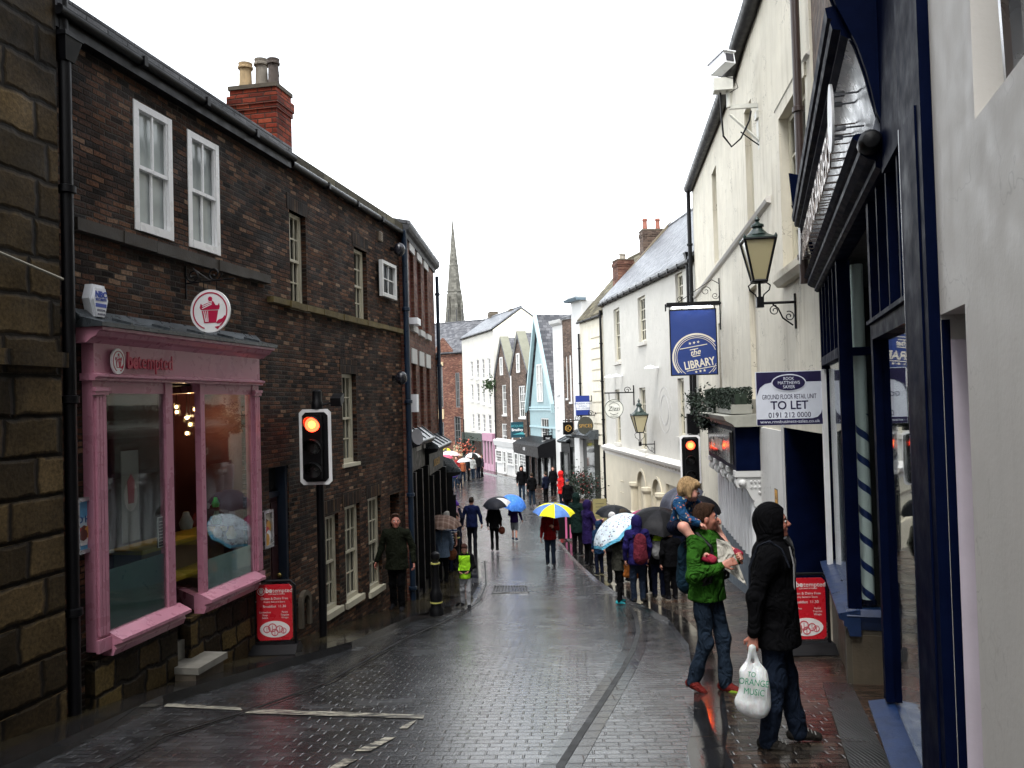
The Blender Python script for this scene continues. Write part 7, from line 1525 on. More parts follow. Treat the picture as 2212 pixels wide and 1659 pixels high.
def person(label, x, y, H=None, ytop=None, yaw=0.0, Y=None, res=.02, legs=None, stride=0.0, arms=None, lean=0.0, head=(0.0, 0.0), jacket=None, trousers=None, shoes=(.01, .01, .012), skinc=SK1, hair=(.03, .02, .012), hairlen=0.0, hood=None, hem=.80, sleeves=True, shorts=False, bulk=1.0, bag=None, group=None, loc=None, fold=.005, bodyres=None, cap=None, collar=None, coatlen=None, name='person', jmats=None, jfn=None, extra=None, beard=None, face=True, headoff=(0, 0, 0), tbulk=1.0, up=None, pelvis_shift=(0, 0)):
    if up is None: up = .07 if x > 1106 else .1
    if loc is None:
        p = gnd(x, y, up) if Y is None else Vector((at(x, y, Y).x, Y, g(Y) + up))
    else: p = Vector(loc)
    if H is None: H = max(1.0, min(1.95, (y - ytop) / F_PX * p.y * 1.0))
    s = H / 1.75; rz = math.radians(yaw)
    rt = root('person', label, 'person', p, group, rz)
    S = lambda a: np.array(a, np.float32) * s
    # legs
    st_ = stride
    if legs is None:
        legs = []
        for sd_, f in ((-1, 1), (1, -1)):
            fy = st_ * f; lift = .02 + (.07 * min(1, abs(st_) * 2.5) if f < 0 else 0)
            hip = (sd_ * .085, 0, .90); ank = (sd_ * .095, fy, .08 + lift); kn = (sd_ * .092, fy * .5 + .035 + .03 * abs(st_), .49); legs.append((hip, kn, ank, (.03 * sd_, .2, -.02 if f > 0 else -.07)))
    torso_t = (0, lean, 1.40)
    sh = [(-.168 * bulk, lean, 1.41), (.168 * bulk, lean, 1.41)]
    if arms is None:
        sw = .28 * st_ + .02; arms = [((-.23 * bulk, lean - sw * .45 - .02, 1.13), (-.225 * bulk, lean - sw + .06, .88)), ((.23 * bulk, lean + sw * .45 - .04, 1.13), (.225 * bulk, lean + sw + .06, .88))]
    hc = np.array((0, lean + .02, 1.615)) + np.array(headoff); R = RM(math.radians(head[0]), math.radians(head[1])); hl = lambda a: S(hc + R @ np.array(a))
    sk = skin(skinc); body = []
    for hip, kn, ank, toe in legs:
        body += [prim_cap(S(hip), S(kn), .07 * s, .048 * s), prim_cap(S(kn), S(ank), .047 * s, .033 * s), prim_cap(S(ank), S(np.array(ank) + np.array(toe) * .3 + (0, 0, -.04)), .026 * s, .022 * s)]
    body += [prim_cap(S((0, 0, .95)), S(torso_t) - S((0, 0, .1)), .125 * s, .13 * s, .72, .05), prim_cap(S((-.14, lean, 1.40)), S((.14, lean, 1.40)), .05 * s, k=.05)]
    hands = []
    for i, (el, wr) in enumerate(arms):
        a = np.array(sh[i]); el_, wr_ = np.array(el), np.array(wr); body += [prim_cap(S(a), S(el_), .043 * s, .036 * s), prim_cap(S(el_), S(wr_), .036 * s, .026 * s)]
        d = wr_ - el_; d /= np.linalg.norm(d) + 1e-6; nm = np.array((-1.0 if i else 1.0, 0.0, 0.0)); 
        if abs(d[0]) > .7: nm = np.array((0, -1.0, 0))
        cu_ = .6
        if arms and len(arms[i]) > 2: pass
        body += hand_prims(S(wr_) + d * .005, d, nm, s * (1.0 if res < .015 else 1.15), cu_, -1 if i else 1)
    body += [prim_cap(S((0, lean - .01, 1.42)), hl((0, -.015, -.06)), .052 * s, .05 * s, k=.03)]
    hd = [prim_ell(hl((0, -.012, .03)), S((.074, .094, .102)), R, .03), prim_ell(hl((0, .022, -.035)), S((.058, .064, .078)), R, .04), prim_cap(hl((0, .083, .012)), hl((0, .105, -.022)), .009 * s, .014 * s, k=.015), prim_cap(hl((-.034, .07, .03)), hl((.034, .07, .03)), .013 * s, k=.02),
          prim_cap(hl((-.02, .083, -.055)), hl((.02, .083, -.055)), .0085 * s, k=.008), prim_ell(hl((0, .062, -.092)), S((.026, .024, .022)), R, .025), prim_cap(hl((-.012, .094, -.026)), hl((.012, .094, -.026)), .008 * s, k=.008),
          prim_ell(hl((-.076, -.008, -.005)), S((.011, .022, .033)), R, .008), prim_ell(hl((.076, -.008, -.005)), S((.011, .022, .033)), R, .008), prim_ell(hl((-.036, .055, -.028)), S((.024, .022, .024)), R, .02), prim_ell(hl((.036, .055, -.028)), S((.024, .022, .024)), R, .02)]
    lipc = np.array(hl((0, .092, -.056))); body += hd
    def mf(c):
        q = (c - S(hc)) @ R / s; m = ((abs(q[:, 0]) < .024) & (abs(q[:, 2] + .0555) < .0085) & (q[:, 1] > .078)); out = np.zeros(len(c), int); out[m] = 1
        if beard: out[(q[:, 2] < -.035) & (q[:, 1] > -.02) & (q[:, 2] > -.13) & ~m & (np.abs(c[:, 0] - S(hc)[0]) < .12)] = 2
        return out
    bo = sdf_obj('body', [(body,)], bodyres or res, [sk, skin((skinc[0] * .75, skinc[1] * .45, skinc[2] * .45)), hairm(beard or (.1, .06, .04))], rt, matfn=mf)
    if face and res <= .014:
        for sx in (-1, 1):
            c = hl((sx * .031, .0765, .008)); e = MB(); e.ball(c, .0125 * s, n=10); eo = e.build('eye', paint(.6, .58, .55, .2), rt, local=True, smooth=True); eo.parent = rt
            e = MB(); e.ball(hl((sx * .031 + .001, .0845, .008)), .0065 * s, n=8); e.build('pupil', paint(.02, .015, .012, .1), eo, local=True, smooth=True)
            e = MB(); e.tube([hl((sx * .014, .088, .027)), hl((sx * .032, .088, .033)), hl((sx * .05, .074, .027))], .0038 * s, 5); e.build('eyebrow', hairm(hair or (.05, .03, .02)), rt, local=True)
    # hair / hood / cap
    if hood:
        gp = [prim_ell(hl((0, -.025, .025)), S((.108, .128, .138)), R, .05), prim_cap(hl((0, -.03, -.06)), S((0, lean - .01, 1.45)), .095 * s, .11 * s, .95, .06)]
        sub = [prim_ell(hl((0, .115, -.012)), S((.078, .10, .108)), R)]
        sdf_obj('hood', [(gp, [(hl((0, .092, 0)), R @ np.array((0, 1, .05)))], sub)], res, hood, rt, fold=fold * .5)
    elif cap:
        sdf_obj('cap', [([prim_ell(hl((0, -.012, .055)), S((.088, .108, .088)), R, .02)], [(hl((0, 0, .035)), R @ np.array((0, .1, -1)))]), ([prim_ell(hl((0, .1, .045)), S((.06, .06, .010)), R, .01)],)] if cap[1] else [([prim_ell(hl((0, -.012, .05)), S((.09, .108, .1)), R, .02)], [(hl((0, 0, .02)), R @ np.array((0, .3, -1)))])], res, cap[0], rt)
    if hair and not hood:
        gp = [prim_ell(hl((0, -.02, .048)), S((.090, .108, .108)), R, .03), prim_ell(hl((0, .05, .115)), S((.06, .045, .03)), R, .03)]
        if hairlen > 0: gp += [prim_cap(hl((0, -.05, 0)), hl((0, -.06, -.1 - hairlen)), .085 * s, .07 * s, .7, .05), prim_cap(hl((-.06, -.02, .02)), hl((-.07, -.02, -.08 - hairlen * .6)), .03 * s, .025 * s, k=.04), prim_cap(hl((.06, -.02, .02)), hl((.07, -.02, -.08 - hairlen * .6)), .03 * s, .025 * s, k=.04)]
        if not cap or hairlen: sdf_obj('hair', [(gp, [(hl((0, .055, .075)), R @ np.array((0, 1, -.75)))] + ([] if hairlen else [(hl((0, -.02, -.05)), R @ np.array((0, .25, -1)))]), [prim_ell(hl((0, .10, -.03)), S((.066, .085, .10)), R)])], min(res, .016), hairm(hair), rt, fold=.0065, seed=x)
    # clothes
    if jacket is not None:
        bz = bulk; tp = [prim_cap(S((0, lean * .8, 1.33)), S((0, lean * .3, 1.08)), .165 * s * bz, .155 * s * bz, .78, .06), prim_cap(S((0, lean * .3, 1.08)), S((0, 0, hem)), .155 * s * bz, .185 * s * bz, .84, .06), prim_cap(S((-.12 * bz, lean, 1.385)), S((.12 * bz, lean, 1.385)), .075 * s, k=.06), prim_cap(S((0, lean - .008, 1.42)), S((0, lean + .005, 1.475)), .075 * s, .068 * s, k=.03)]
        gs = [(tp, [(S((0, 0, hem)), (0, 0, -1)), (S((0, lean + .01, 1.51)), (0, .35, 1))])]
        sl_ = []
        for i, (el, wr) in enumerate(arms):
            a = np.array(sh[i]); el_, wr_ = np.array(el), np.array(wr)
            if sleeves: sl_ += [prim_cap(S(a), S(el_), .064 * s * bz, .056 * s, k=.05), prim_cap(S(el_), S(el_ + (wr_ - el_) * .93), .057 * s, .046 * s, k=.04)]
            else: sl_ += [prim_cap(S(a), S(a + (el_ - a) * .75), .07 * s, .066 * s, k=.05)]
        gs[0] = (tp + sl_, [], None); 
        # torso hem cut must not trim the hands' sleeves: cut torso alone, then join
        gs = [(tp, [(S((0, 0, hem)), (0, 0, -1))]), (sl_ + [prim_cap(S((-.12 * bz, lean, 1.37)), S((.12 * bz, lean, 1.37)), .09 * s, k=.06)],)]
        jf = None
        if jfn: jf = lambda c: jfn(c / s)
        sdf_obj('jacket', gs, res, jmats or jacket, rt, fold=fold * s, seed=x * .37, matfn=jf)
        if coatlen: pass
    if collar is not None: sdf_obj('collar', [([prim_cap(S((0, lean - .012, 1.45)), S((0, lean - .005, 1.50)), .082 * s, .088 * s, .95, .03)], [(S((0, lean, 1.515)), (0, -.1, 1))], [prim_cap(S((0, lean + .03, 1.44)), S((0, lean + .05, 1.56)), .058 * s, .07 * s)])], min(res, .014), collar, rt, fold=.002)
    if trousers is not None:
        gp = [prim_ell(S((0, 0, min(.93, hem + .03))), S((.145 * bulk, .10, .10)), None, .05)]
        for hip, kn, ank, toe in legs:
            hip = (hip[0], hip[1], min(hip[2], hem + .03))
            if shorts: gp += [prim_cap(S(hip), S(np.array(hip) + (np.array(kn) - np.array(hip)) * .92), .09 * s, .085 * s, k=.05)]
            else: gp += [prim_cap(S(hip), S(kn), .092 * s * tbulk, .068 * s * tbulk, k=.05), prim_cap(S(kn), S(np.array(ank) + (0, 0, -.02)), .066 * s * tbulk, .062 * s * tbulk, k=.04)]
        sdf_obj('trousers', [(gp, [(S((0, 0, .98)), (0, 0, 1))])], res, trousers, rt, fold=fold * .9 * s, seed=x * .7 + 2)
    for hip, kn, ank, toe in legs:
        a = np.array(ank); t_ = np.array(toe); z0 = a[2] - .075
        sdf_obj('shoe', [([prim_cap(S(a + (-t_[0] * .2, -.045, -.04)), S(a + (t_[0] * .3, .02, -.035)), .041 * s, .045 * s, k=.03), prim_cap(S(a + (t_[0] * .3, .02, -.035)), S(a + t_ * .72 + (0, 0, -.045)), .042 * s, .034 * s, .9, .03), prim_cap(S(a + (0, -.01, .0)), S(a + (0, -.0, -.03)), .042 * s, k=.02)], [(S(a + (0, 0, -.08)), (0, t_[2] * .8, -1))])], min(res, .014), shoes if isinstance(shoes, bpy.types.Material) else cloth(*shoes, .5), rt)
    W = lambda a: rt.location + Matrix.Rotation(rz, 3, 'Z') @ Vector([float(q) * s for q in a])
    return rt, W, s
def bagmesh(name, label, cat, pts, res, mat, fold=.006, parent=None, mats=None, fn=None, loc=(0, 0, 0)):
    """pts: prims in world space around loc"""
    lo = Vector(loc); r_ = root(name, label, cat, lo); P = []
    for p in pts:
        q = list(p); q[1] = p[1] - np.array(lo, np.float32)
        if p[0] == 'c': q[2] = p[2] - np.array(lo, np.float32)
        P.append(tuple(q))
    sdf_obj(name + '_body', [(P,)], res, mats or mat, r_, fold, matfn=fn); return r_
def umbrella(label, top, axis, R_, cols, depth=.32, n=8, handle=.82, hcol=(.02, .02, .02), pattern=None, rim=None, closed=False):
    """top: apex of the canopy, axis: unit vector from grip to apex"""
    ax = Vector(axis).normalized(); top = Vector(top); x = ax.cross(Vector((0, 1, .13))).normalized(); y = ax.cross(x); O = top - ax * handle; r_ = root('umbrella', label, 'umbrella', O)
    mats = [c if isinstance(c, bpy.types.Material) else cloth(*c, .45, fold=.1) for c in cols]; m = MB(); K, J = 8, 6; rib = []
    def P(a, t, off=0.0):
        k = (a * n / (2 * math.pi)) % 1; sag = math.sin(math.pi * k); rr_ = R_ * math.sin(t * 1.25) / math.sin(1.25) * (1 - .075 * sag * t); h = -depth * (1 - math.cos(t * 1.25)) / (1 - math.cos(1.25)) + .035 * R_ * sag * t * t - off
        return top + ax * h + (x * math.cos(a) + y * math.sin(a)) * rr_
    for off in (0, .004):
        for i in range(n):
            for j in range(J):
                for k in range(K):
                    a0 = 2 * math.pi * (i + j / J) / n; a1 = 2 * math.pi * (i + (j + 1) / J) / n - (1e-5 if j == J - 1 else 0); t0, t1 = k / K, (k + 1) / K
                    mi = i % len(mats)
                    if rim and k >= K - 1: mi = len(mats)
                    q = [P(a0, t0, off), P(a1, t0, off), P(a1, t1, off), P(a0, t1, off)]
                    if k == 0: q = [q[0], q[2], q[3]]
                    m.face(q, mi)
    c = m.build('canopy', mats + ([cloth(*rim, .45)] if rim else []), r_, recalc=False)
    bm = bmesh.new(); bm.from_mesh(c.data); bmesh.ops.remove_doubles(bm, verts=bm.verts, dist=.0008); bm.to_mesh(c.data); bm.free(); c.data.polygons.foreach_set('use_smooth', [True] * len(c.data.polygons))
    m = MB(); m.tube([top - ax * handle, top + ax * .0], .007, 6); m.tube([top, top + ax * .06], .006, 6, r2=.003); m.build('shaft', paint(.1, .1, .1, .3), r_)
    m = MB()
    for i in range(n): a = 2 * math.pi * i / n; m.tube([P(a, .15, .012), P(a, .4, .012), P(a, .7, .012), P(a, 1.0, .004)], .003, 4)
    for i in range(n): a = 2 * math.pi * i / n; m.tube([top - ax * (depth * 1.1), P(a, .5, .012)], .0025, 4)
    m.build('rib', paint(.08, .08, .08, .3), r_)
    m = MB(); m.tube([top - ax * (handle - .12), top - ax * handle], .013, 8); m.build('handle', paint(*hcol, .4), r_); return r_
def pack(W, s, mats, parent_label, rt, z=1.2, w=.15, h=.2, d=.085, fn=None, res=.014, col=None):
    """rucksack on the back: its own thing"""
    c = W((0, -.22, z)); r_ = root('backpack', parent_label, 'bag', c, rz=rt.rotation_euler.z)
    sdf_obj('main_bag', [([prim_cap((0, 0, -h * s), (0, .0, h * s * .7), w * s, w * .85 * s, .62, .04), prim_cap((0, -.05 * s, -h * .9 * s), (0, -.05 * s, -.02), w * .7 * s, w * .6 * s, .55, .02)],)], res, mats, r_, .004, matfn=fn)
    m = MB()
    for sx in (-1, 1): m.tube([Vector((sx * .1 * s, .06, .18 * s)), Vector((sx * .12 * s, .15, .24 * s)), Vector((sx * .13 * s, .26, .2 * s)), Vector((sx * .14 * s, .38 * s, .06 * s)), Vector((sx * .15 * s, .36 * s, -.1 * s)), Vector((sx * .15 * s, .16, -.2 * s))], .016, 6)
    m.build('strap', M_BLACK, r_, local=True); return r_
# ---------------------------------------------------------------- the people in the street
DEN = cloth(.009, .014, .026, .85); DEN2 = cloth(.014, .023, .038, .85); BLK = cloth(.0025, .0025, .0032, .85); DKN = cloth(.005, .007, .018, .8); GRY = cloth(.10, .10, .105)
# man in the black hooded coat
rt, W, s = person('man in a black hooded coat and jeans holding a white carrier bag', 1682, 1600, H=1.72, Y=6.05, yaw=-112, res=.011, bodyres=.0085, hood=BLK, jacket=BLK, trousers=DEN, hem=.74, bulk=1.2, hair=None, head=(6, 6),
    legs=[((-.085, 0, .90), (-.10, .06, .49), (-.12, .13, .08), (-.07, .19, -.02)), ((.085, 0, .90), (.10, .0, .49), (.12, -.06, .08), (.02, .2, -.02))], arms=[((-.27, -.0, 1.12), (-.27, .10, .86)), ((.27, -.10, 1.13), (.29, -.12, .87))], shoes=(.02, .018, .016), skinc=(.40, .17, .12), tbulk=1.1, fold=.007)
m = MB(); L = lambda *a: Vector([q * s for q in a])
m.tube([L(.10, .13, 1.46), L(.09, .155, 1.33), L(.07, .15, 1.15), L(.06, .14, .95)], .006, 6); m.tube([L(-.10, .13, 1.46), L(-.06, .155, 1.33), L(-.03, .15, 1.15), L(-.02, .14, .95)], .006, 6); m.build('jacket_zip', paint(.25, .25, .25, .4), rt, local=True)
m = MB(); m.tube([L(.15, .13, 1.32), L(.15, .08, 1.45), L(.155, .0, 1.505), L(.16, -.08, 1.47), L(.17, -.145, 1.32), L(.18, -.15, 1.1)], .008, 6); m.build('shoulder_strap', cloth(.012, .014, .02), rt, local=True)
m = MB(); m.tube([L(.0, .145, 1.42), L(-.04, .13, 1.47), L(-.07, .10, 1.52)], .014, 6); m.tube([L(.0, .145, 1.42), L(.04, .13, 1.47), L(.07, .10, 1.52)], .014, 6); m.tube([L(0, .15, 1.42), L(.0, .155, 1.3), L(.01, .15, 1.1)], .008, 6); m.build('grey_lining', cloth(.05, .05, .052), rt, local=True)
for sx, ay in ((-1, .13), (1, -.06)):
    ax_ = -.12 if sx < 0 else .12
    m = MB()
    for k in range(4): m.tube([L(ax_ - .03, ay + .04 + k * .025, .095 - k * .01), L(ax_ + .03, ay + .05 + k * .025, .095 - k * .01)], .004, 5)
    m.build('shoelace', paint(.16, .16, .15, .6), rt, local=True)
# his carrier bag
hp = W((.30, -.125, .80)); lo = hp + Vector((-.01, -.02, -.48)); BAGM = NT('carrier_plastic'); o = BAGM.obj(); nz = BAGM.noise(o, 11, 4, .6, sxyz=(1, 1, .35)); BAGM.b.inputs['Transmission Weight'].default_value = .12; BAGM.b.inputs['Subsurface Weight'].default_value = .15
BAGM = BAGM.fin(BAGM.mix(BAGM.rng(nz, .4, .65), (.62, .64, .64), (.78, .8, .8)), .25, BAGM.bump(nz, .9, .03))
cb = root('carrier_bag', 'bulging white plastic carrier bag with green print hanging from the hooded man\'s hand', 'bag', lo)
sdf_obj('bag_body', [([prim_cap((-.01, 0, .10), (.0, 0, .27), .105, .075, .62, .05), prim_cap((.045, 0, .06), (.03, 0, .25), .07, .05, .8, .05), prim_cap((-.05, 0, .1), (-.02, 0, .25), .065, .05, .8, .05), prim_cap((-.045, 0, .30), (-.008, 0, .46), .032, .012, .6, .03), prim_cap((.045, 0, .30), (.008, 0, .46), .032, .012, .6, .03)],)], .008, BAGM, cb, .006, 1.0)
Fb = Frame((lo.x, lo.y), (1, -.05)); m = MB()
for i, t_ in enumerate(('ORANGE', 'MUSIC')): m.text(Fb, t_, -.02, lo.z + .23 - i * .065, .062, .082 - i * .004 * 0, .001, 0, sx=.8, rot=-.15)
m.text(Fb, 'TO', -.03, lo.z + .285, .05, .072, .001, 0, sx=.8, rot=-.15); m.build('print', paint(.02, .25, .12, .4), cb)
# man in the green jacket, walking, looking to his left
GRN = mat_cloth('green_fleece', (.022, .085, .009), .85, fold=.8)
def green_man():
    return person('man in a bright green fleece and jeans carrying a small child on his shoulders', 1534, 1490, H=1.75, Y=7.9, yaw=-136, res=.011, bodyres=.0085, jacket=GRN, trousers=DEN2, hair=(.045, .022, .012), head=(40, 2), hem=.86, bulk=1.08,
    legs=[((-.085, 0, .90), (-.09, .10, .50), (-.08, .12, .08), (-.02, .21, -.02)), ((.085, 0, .90), (.09, .03, .49), (.10, -.12, .10), (.03, .19, -.06))], arms=[((-.27, .08, 1.14), (-.12, .27, 1.25)), ((.29, .04, 1.12), (.12, .25, 1.22))], shoes=(.10, .012, .01), skinc=(.46, .2, .14), collar=GRN, fold=.009)
rtg, Wg, sg = green_man()
m = MB(); L = lambda *a: Vector([q * sg for q in a])
for sx in (-1, 1): m.tube([L(sx * .13, -.12, 1.45), L(sx * .13, .0, 1.49), L(sx * .12, .14, 1.38), L(sx * .13, .165, 1.2), L(sx * .17, .08, 1.05)], .017, 6)
m.build('rucksack_strap', M_BLACK, rtg, local=True)
m = MB(); m.box(L(-.09, .2, .018), .08, .12, .03); m.box(L(-.09, .30, .04), .07, .05, .03); m.build('shoe_toe', paint(.25, .4, .03, .4), rtg, local=True)
pk = pack(Wg, sg, cloth(.006, .018, .03), 'dark blue rucksack on the back of the man in green', rtg, z=1.16, w=.12, h=.17, d=.06)
# folded map or towel in front of his chest
c = Wg((.05, .20, 1.20)); F_ = Frame((c.x, c.y), (1, -.15)); m = MB(); m.fpoly(F_, [(-.02, c.z + .24), (.08, c.z + .22), (.22, c.z - .18), (.02, c.z - .02)], 0, .008); m.fpoly(F_, [(-.04, c.z + .25), (.0, c.z + .24), (.05, c.z + .0), (-.03, c.z + .02)], .01, .016)
ob = m.build('folded_paper', cloth(.55, .53, .46)); tag(ob, 'creased off white paper held against the green fleece', 'paper')
# child riding on his shoulders
FLW = mat_cloth('floral_jacket', (.012, .05, .12), .7, ('flower', (.35, .12, .10), (.30, .30, .22), 26), .5)
cl = Wg((0, -.24, 1.41)); csc = .60
rtc = root('person', 'fair haired child in a blue floral jacket riding on the shoulders of the man', 'person', cl, rz=math.radians(-134))
res_c = .008; sk = skin((.56, .29, .22))
def Cc(a): return np.array(a, np.float32)
hcC = Cc((.0, .08, .455)); Rc = RM(math.radians(35), math.radians(-6)); hq_ = lambda a: hcC + (Rc @ np.array(a)).astype(np.float32) * .93
legsC = [((-.09, .02, .12), (-.17, .20, .16), (-.14, .40, -.08)), ((.09, .02, .12), (.20, .13, .14), (.14, .31, -.11))]
body = [prim_cap((0, -.04, .12), (0, .0, .33), .085, .09, .8, .04), prim_cap((0, .01, .36), hq_((0, -.01, -.06)), .04, .038, k=.03)]
for h, k_, a in legsC:
    d_ = np.array((.0, .10, -.035)) if h[0] < 0 else np.array((.03, .10, -.02)); body += [prim_cap(h, k_, .062, .048, k=.03), prim_cap(k_, a, .045, .03, k=.03), prim_cap(a, np.array(a) + d_, .026, .022, k=.02)]
armsC = [((-.12, .03, .33), (-.16, .16, .25), (-.10, .29, .20)), ((.12, .03, .33), (.17, .12, .22), (.12, .25, .17))]
for a, e_, w_ in armsC:
    body += [prim_cap(a, e_, .03, .026), prim_cap(e_, w_, .026, .02)]; d_ = np.array(w_) - np.array(e_); body += hand_prims(w_, d_, (0, 0, -1), .62, .6, 1 if a[0] < 0 else -1)
body += [prim_ell(hq_((0, -.012, .03)), (.07, .085, .09), Rc, .03), prim_ell(hq_((0, .025, -.03)), (.056, .054, .06), Rc, .04), prim_cap(hq_((0, .085, -.0)), hq_((0, .10, -.02)), .007, .010, k=.012), prim_ell(hq_((-.035, .055, -.04)), (.026, .024, .026), Rc, .02), prim_ell(hq_((.035, .055, -.04)), (.026, .024, .026), Rc, .02), prim_cap(hq_((-.016, .086, -.058)), hq_((.016, .086, -.058)), .007, k=.006), prim_ell(hq_((0, .06, -.085)), (.02, .02, .018), Rc, .02), prim_ell(hq_((-.078, -.0, -.01)), (.01, .018, .026), Rc, .008), prim_ell(hq_((.078, 0, -.01)), (.01, .018, .026), Rc, .008)]
sdf_obj('body', [(body,)], res_c, sk, rtc)
for sx in (-1, 1):
    e = MB(); e.ball(hq_((sx * .031, .083, .002)), .0095, n=8); eo = e.build('eye', paint(.6, .6, .6, .2), rtc, local=True, smooth=True); e = MB(); e.ball(hq_((sx * .031, .091, .002)), .0055, n=8); e.build('pupil', paint(.02, .03, .04, .1), eo, local=True, smooth=True)
sdf_obj('hair', [([prim_ell(hq_((0, -.022, .045)), (.083, .098, .092), Rc, .03), prim_cap(hq_((0, -.06, 0)), hq_((0, -.075, -.07)), .065, .04, .8, .04), prim_cap(hq_((-.065, -.0, .03)), hq_((-.075, -.0, -.05)), .024, .018, k=.03), prim_cap(hq_((.065, .0, .03)), hq_((.075, -.0, -.05)), .024, .018, k=.03), prim_cap(hq_((-.04, .06, .09)), hq_((.05, .07, .075)), .03, k=.03)], [], [prim_ell(hq_((0, .115, -.03)), (.06, .075, .075), Rc)])], res_c, hairm((.40, .26, .13)), rtc, .005, 3.0)
sdf_obj('jacket', [([prim_cap((0, -.04, .10), (0, .0, .33), .115, .10, .85, .04), prim_cap((-.09, .02, .35), (.09, .02, .35), .05, k=.04)] + [q for a, e_, w_ in armsC for q in (prim_cap(a, e_, .055, .046, k=.03), prim_cap(e_, np.array(e_) + (np.array(w_) - np.array(e_)) * .9, .045, .036, k=.03))], [((0, 0, .06), (0, -.3, -1))])], res_c, FLW, rtc, .005)
sdf_obj('collar', [([prim_cap((0, .015, .375), (0, .03, .42), .068, .072, k=.02)], [], [prim_cap((0, .06, .37), (0, .06, .5), .05, .055)])], res_c, cloth(.55, .28, .32), rtc)
sdf_obj('shorts', [([prim_ell((0, -.04, .10), (.14, .12, .09), None, .04)] + [prim_cap(h, np.array(h) + (np.array(k_) - np.array(h)) * .6, .075, .066, k=.04) for h, k_, a in legsC],)], res_c, DKN, rtc, .003)
for h, k_, a in legsC:
    d_ = np.array((.0, .11, -.035)) if h[0] < 0 else np.array((.03, .11, -.02)); a = np.array(a)
    sdf_obj('sandal', [([prim_cap(a + (0, -.03, -.032), a + d_ + (0, 0, -.022), .030, .028, .9, .02), prim_cap(a + d_ * .7, a + d_ * 1.1, .03, .026, k=.02)],), ([prim_cap(a + (-.028, .0, .01), a + (.028, .0, .01), .012, k=.01), prim_cap(a + d_ * .4 + (-.03, .0, .01), a + d_ * .4 + (.03, 0, .01), .011, k=.01)],)], .007, mat_cloth('red_sandal', (.25, .02, .04), .4), rtc)
# ---- the queue on the right pavement
P = person
_, W, s = P('woman in a grey green coat, black leggings and turquoise shoes under the floral umbrella', 1338, 1305, ytop=1150, yaw=-70, res=.014, jacket=mat_cloth('green_parka', (.035, .035, .028), .8), trousers=BLK, tbulk=.88, hem=.83, hair=(.04, .02, .015), hairlen=.1, shoes=(.03, .28, .32), arms=[((-.24, .05, 1.15), (-.16, .30, 1.22)), ((.24, .05, 1.15), (.18, .3, 1.2))], stride=.06, up=0.0, bulk=1.05)
hd = W((-.1, .3, 1.25)); ax_ = Vector((-.60, -.14, .78)).normalized(); umbrella('white floral umbrella with pale blue rim tilted over the woman in turquoise shoes', at(1312, 1128, hd.y), ax_, .54, [mat_cloth('floral_canopy', (.52, .60, .66), .4, ('flower', (.16, .08, .12), (.10, .16, .2), 17), .1)], depth=.26, handle=.66, rim=(.12, .40, .58))
c = W((.22, .22, .88)); r_ = root('handbag', 'tan orange leather handbag on the arm of the woman with turquoise shoes', 'bag', c); F_ = Frame((c.x, c.y), (1, -.2)); sdf_obj('bag_body', [([prim_cap((-.1, 0, -.12), (.14, 0, -.14), .055, .055, .6, .03), prim_cap((-.09, 0, .06), (.1, 0, .05), .045, .045, .5, .03), prim_ell((0.02, 0, -.04), (.15, .05, .13), None, .03)],)], .012, cloth(.28, .09, .02, .45), r_, .002); m = MB(); m.tube([Vector((-.09, 0, .08)), Vector((-.05, .0, .3)), Vector((.04, 0, .32)), Vector((.1, 0, .08))], .008, 6); m.build('strap', cloth(.2, .07, .02, .5), r_, local=True)
PUR = cloth(.012, .009, .060, .7)
_, W, s = P('person in a violet blue hooded raincoat wearing a dark red rucksack', 1380, 1302, ytop=1116, yaw=8, res=.014, jacket=PUR, hood=PUR, trousers=DEN, bulk=1.1, hem=.78, hair=None, shoes=(.01, .01, .01)); rt5 = _
pack(W, s, cloth(.10, .015, .025), 'dark red rucksack on the violet blue raincoat', rt5, z=1.16)
rt6, W, s = P('person in dark clothes with a lime and grey rucksack under a large black umbrella', 1424, 1292, ytop=1130, yaw=-6, res=.014, jacket=BLK, trousers=DKN, bulk=1.08, arms=[((-.25, .0, 1.13), (-.27, .03, .88)), ((.22, .1, 1.2), (.1, .25, 1.35))], hair=(.02, .015, .012))
pack(W, s, [cloth(.20, .20, .20), cloth(.32, .52, .02)], 'lime green and grey rucksack carried by the person under the black umbrella', rt6, z=1.26, w=.155, h=.17, fn=lambda c: (c[:, 2] > .10).astype(int))
hd = W((.08, .18, 1.4)); umbrella('large black umbrella over the lime and grey rucksack', at(1424, 1100, hd.y - .1), (.05, -.25, 1), .60, [(.006, .006, .007), (.013, .013, .015)], depth=.34, handle=.75)  # two blacks alternate by panel: crease shading put into the canopy colour
P('person in a purple jacket half hidden beside the lime rucksack', 1402, 1282, ytop=1118, yaw=20, res=.018, jacket=cloth(.04, .015, .14), trousers=BLK, hair=(.03, .02, .015), hairlen=.05); umbrella('dusky pink umbrella behind the large black one', at(1392, 1102, 19.0), (-.15, -.1, 1), .58, [(.2, .035, .085), (.26, .05, .11)], depth=.26)  # umbrella panels alternate two pinks as painted crease shading
P('person in black with a red bag strap standing behind the man in green', 1452, 1296, ytop=1140, yaw=15, res=.018, jacket=BLK, trousers=BLK, bulk=1.1)
umbrella('grey blue umbrella behind the child on shoulders', at(1464, 1056, 18.6), (-.35, -.2, 1), .52, [(.05, .053, .07), (.07, .073, .095)], depth=.26); P('person in dark coat under the grey blue umbrella', 1466, 1275, ytop=1085, yaw=10, res=.02, jacket=DKN, trousers=BLK)  # umbrella panels in two grey blues, shading of the creases by colour
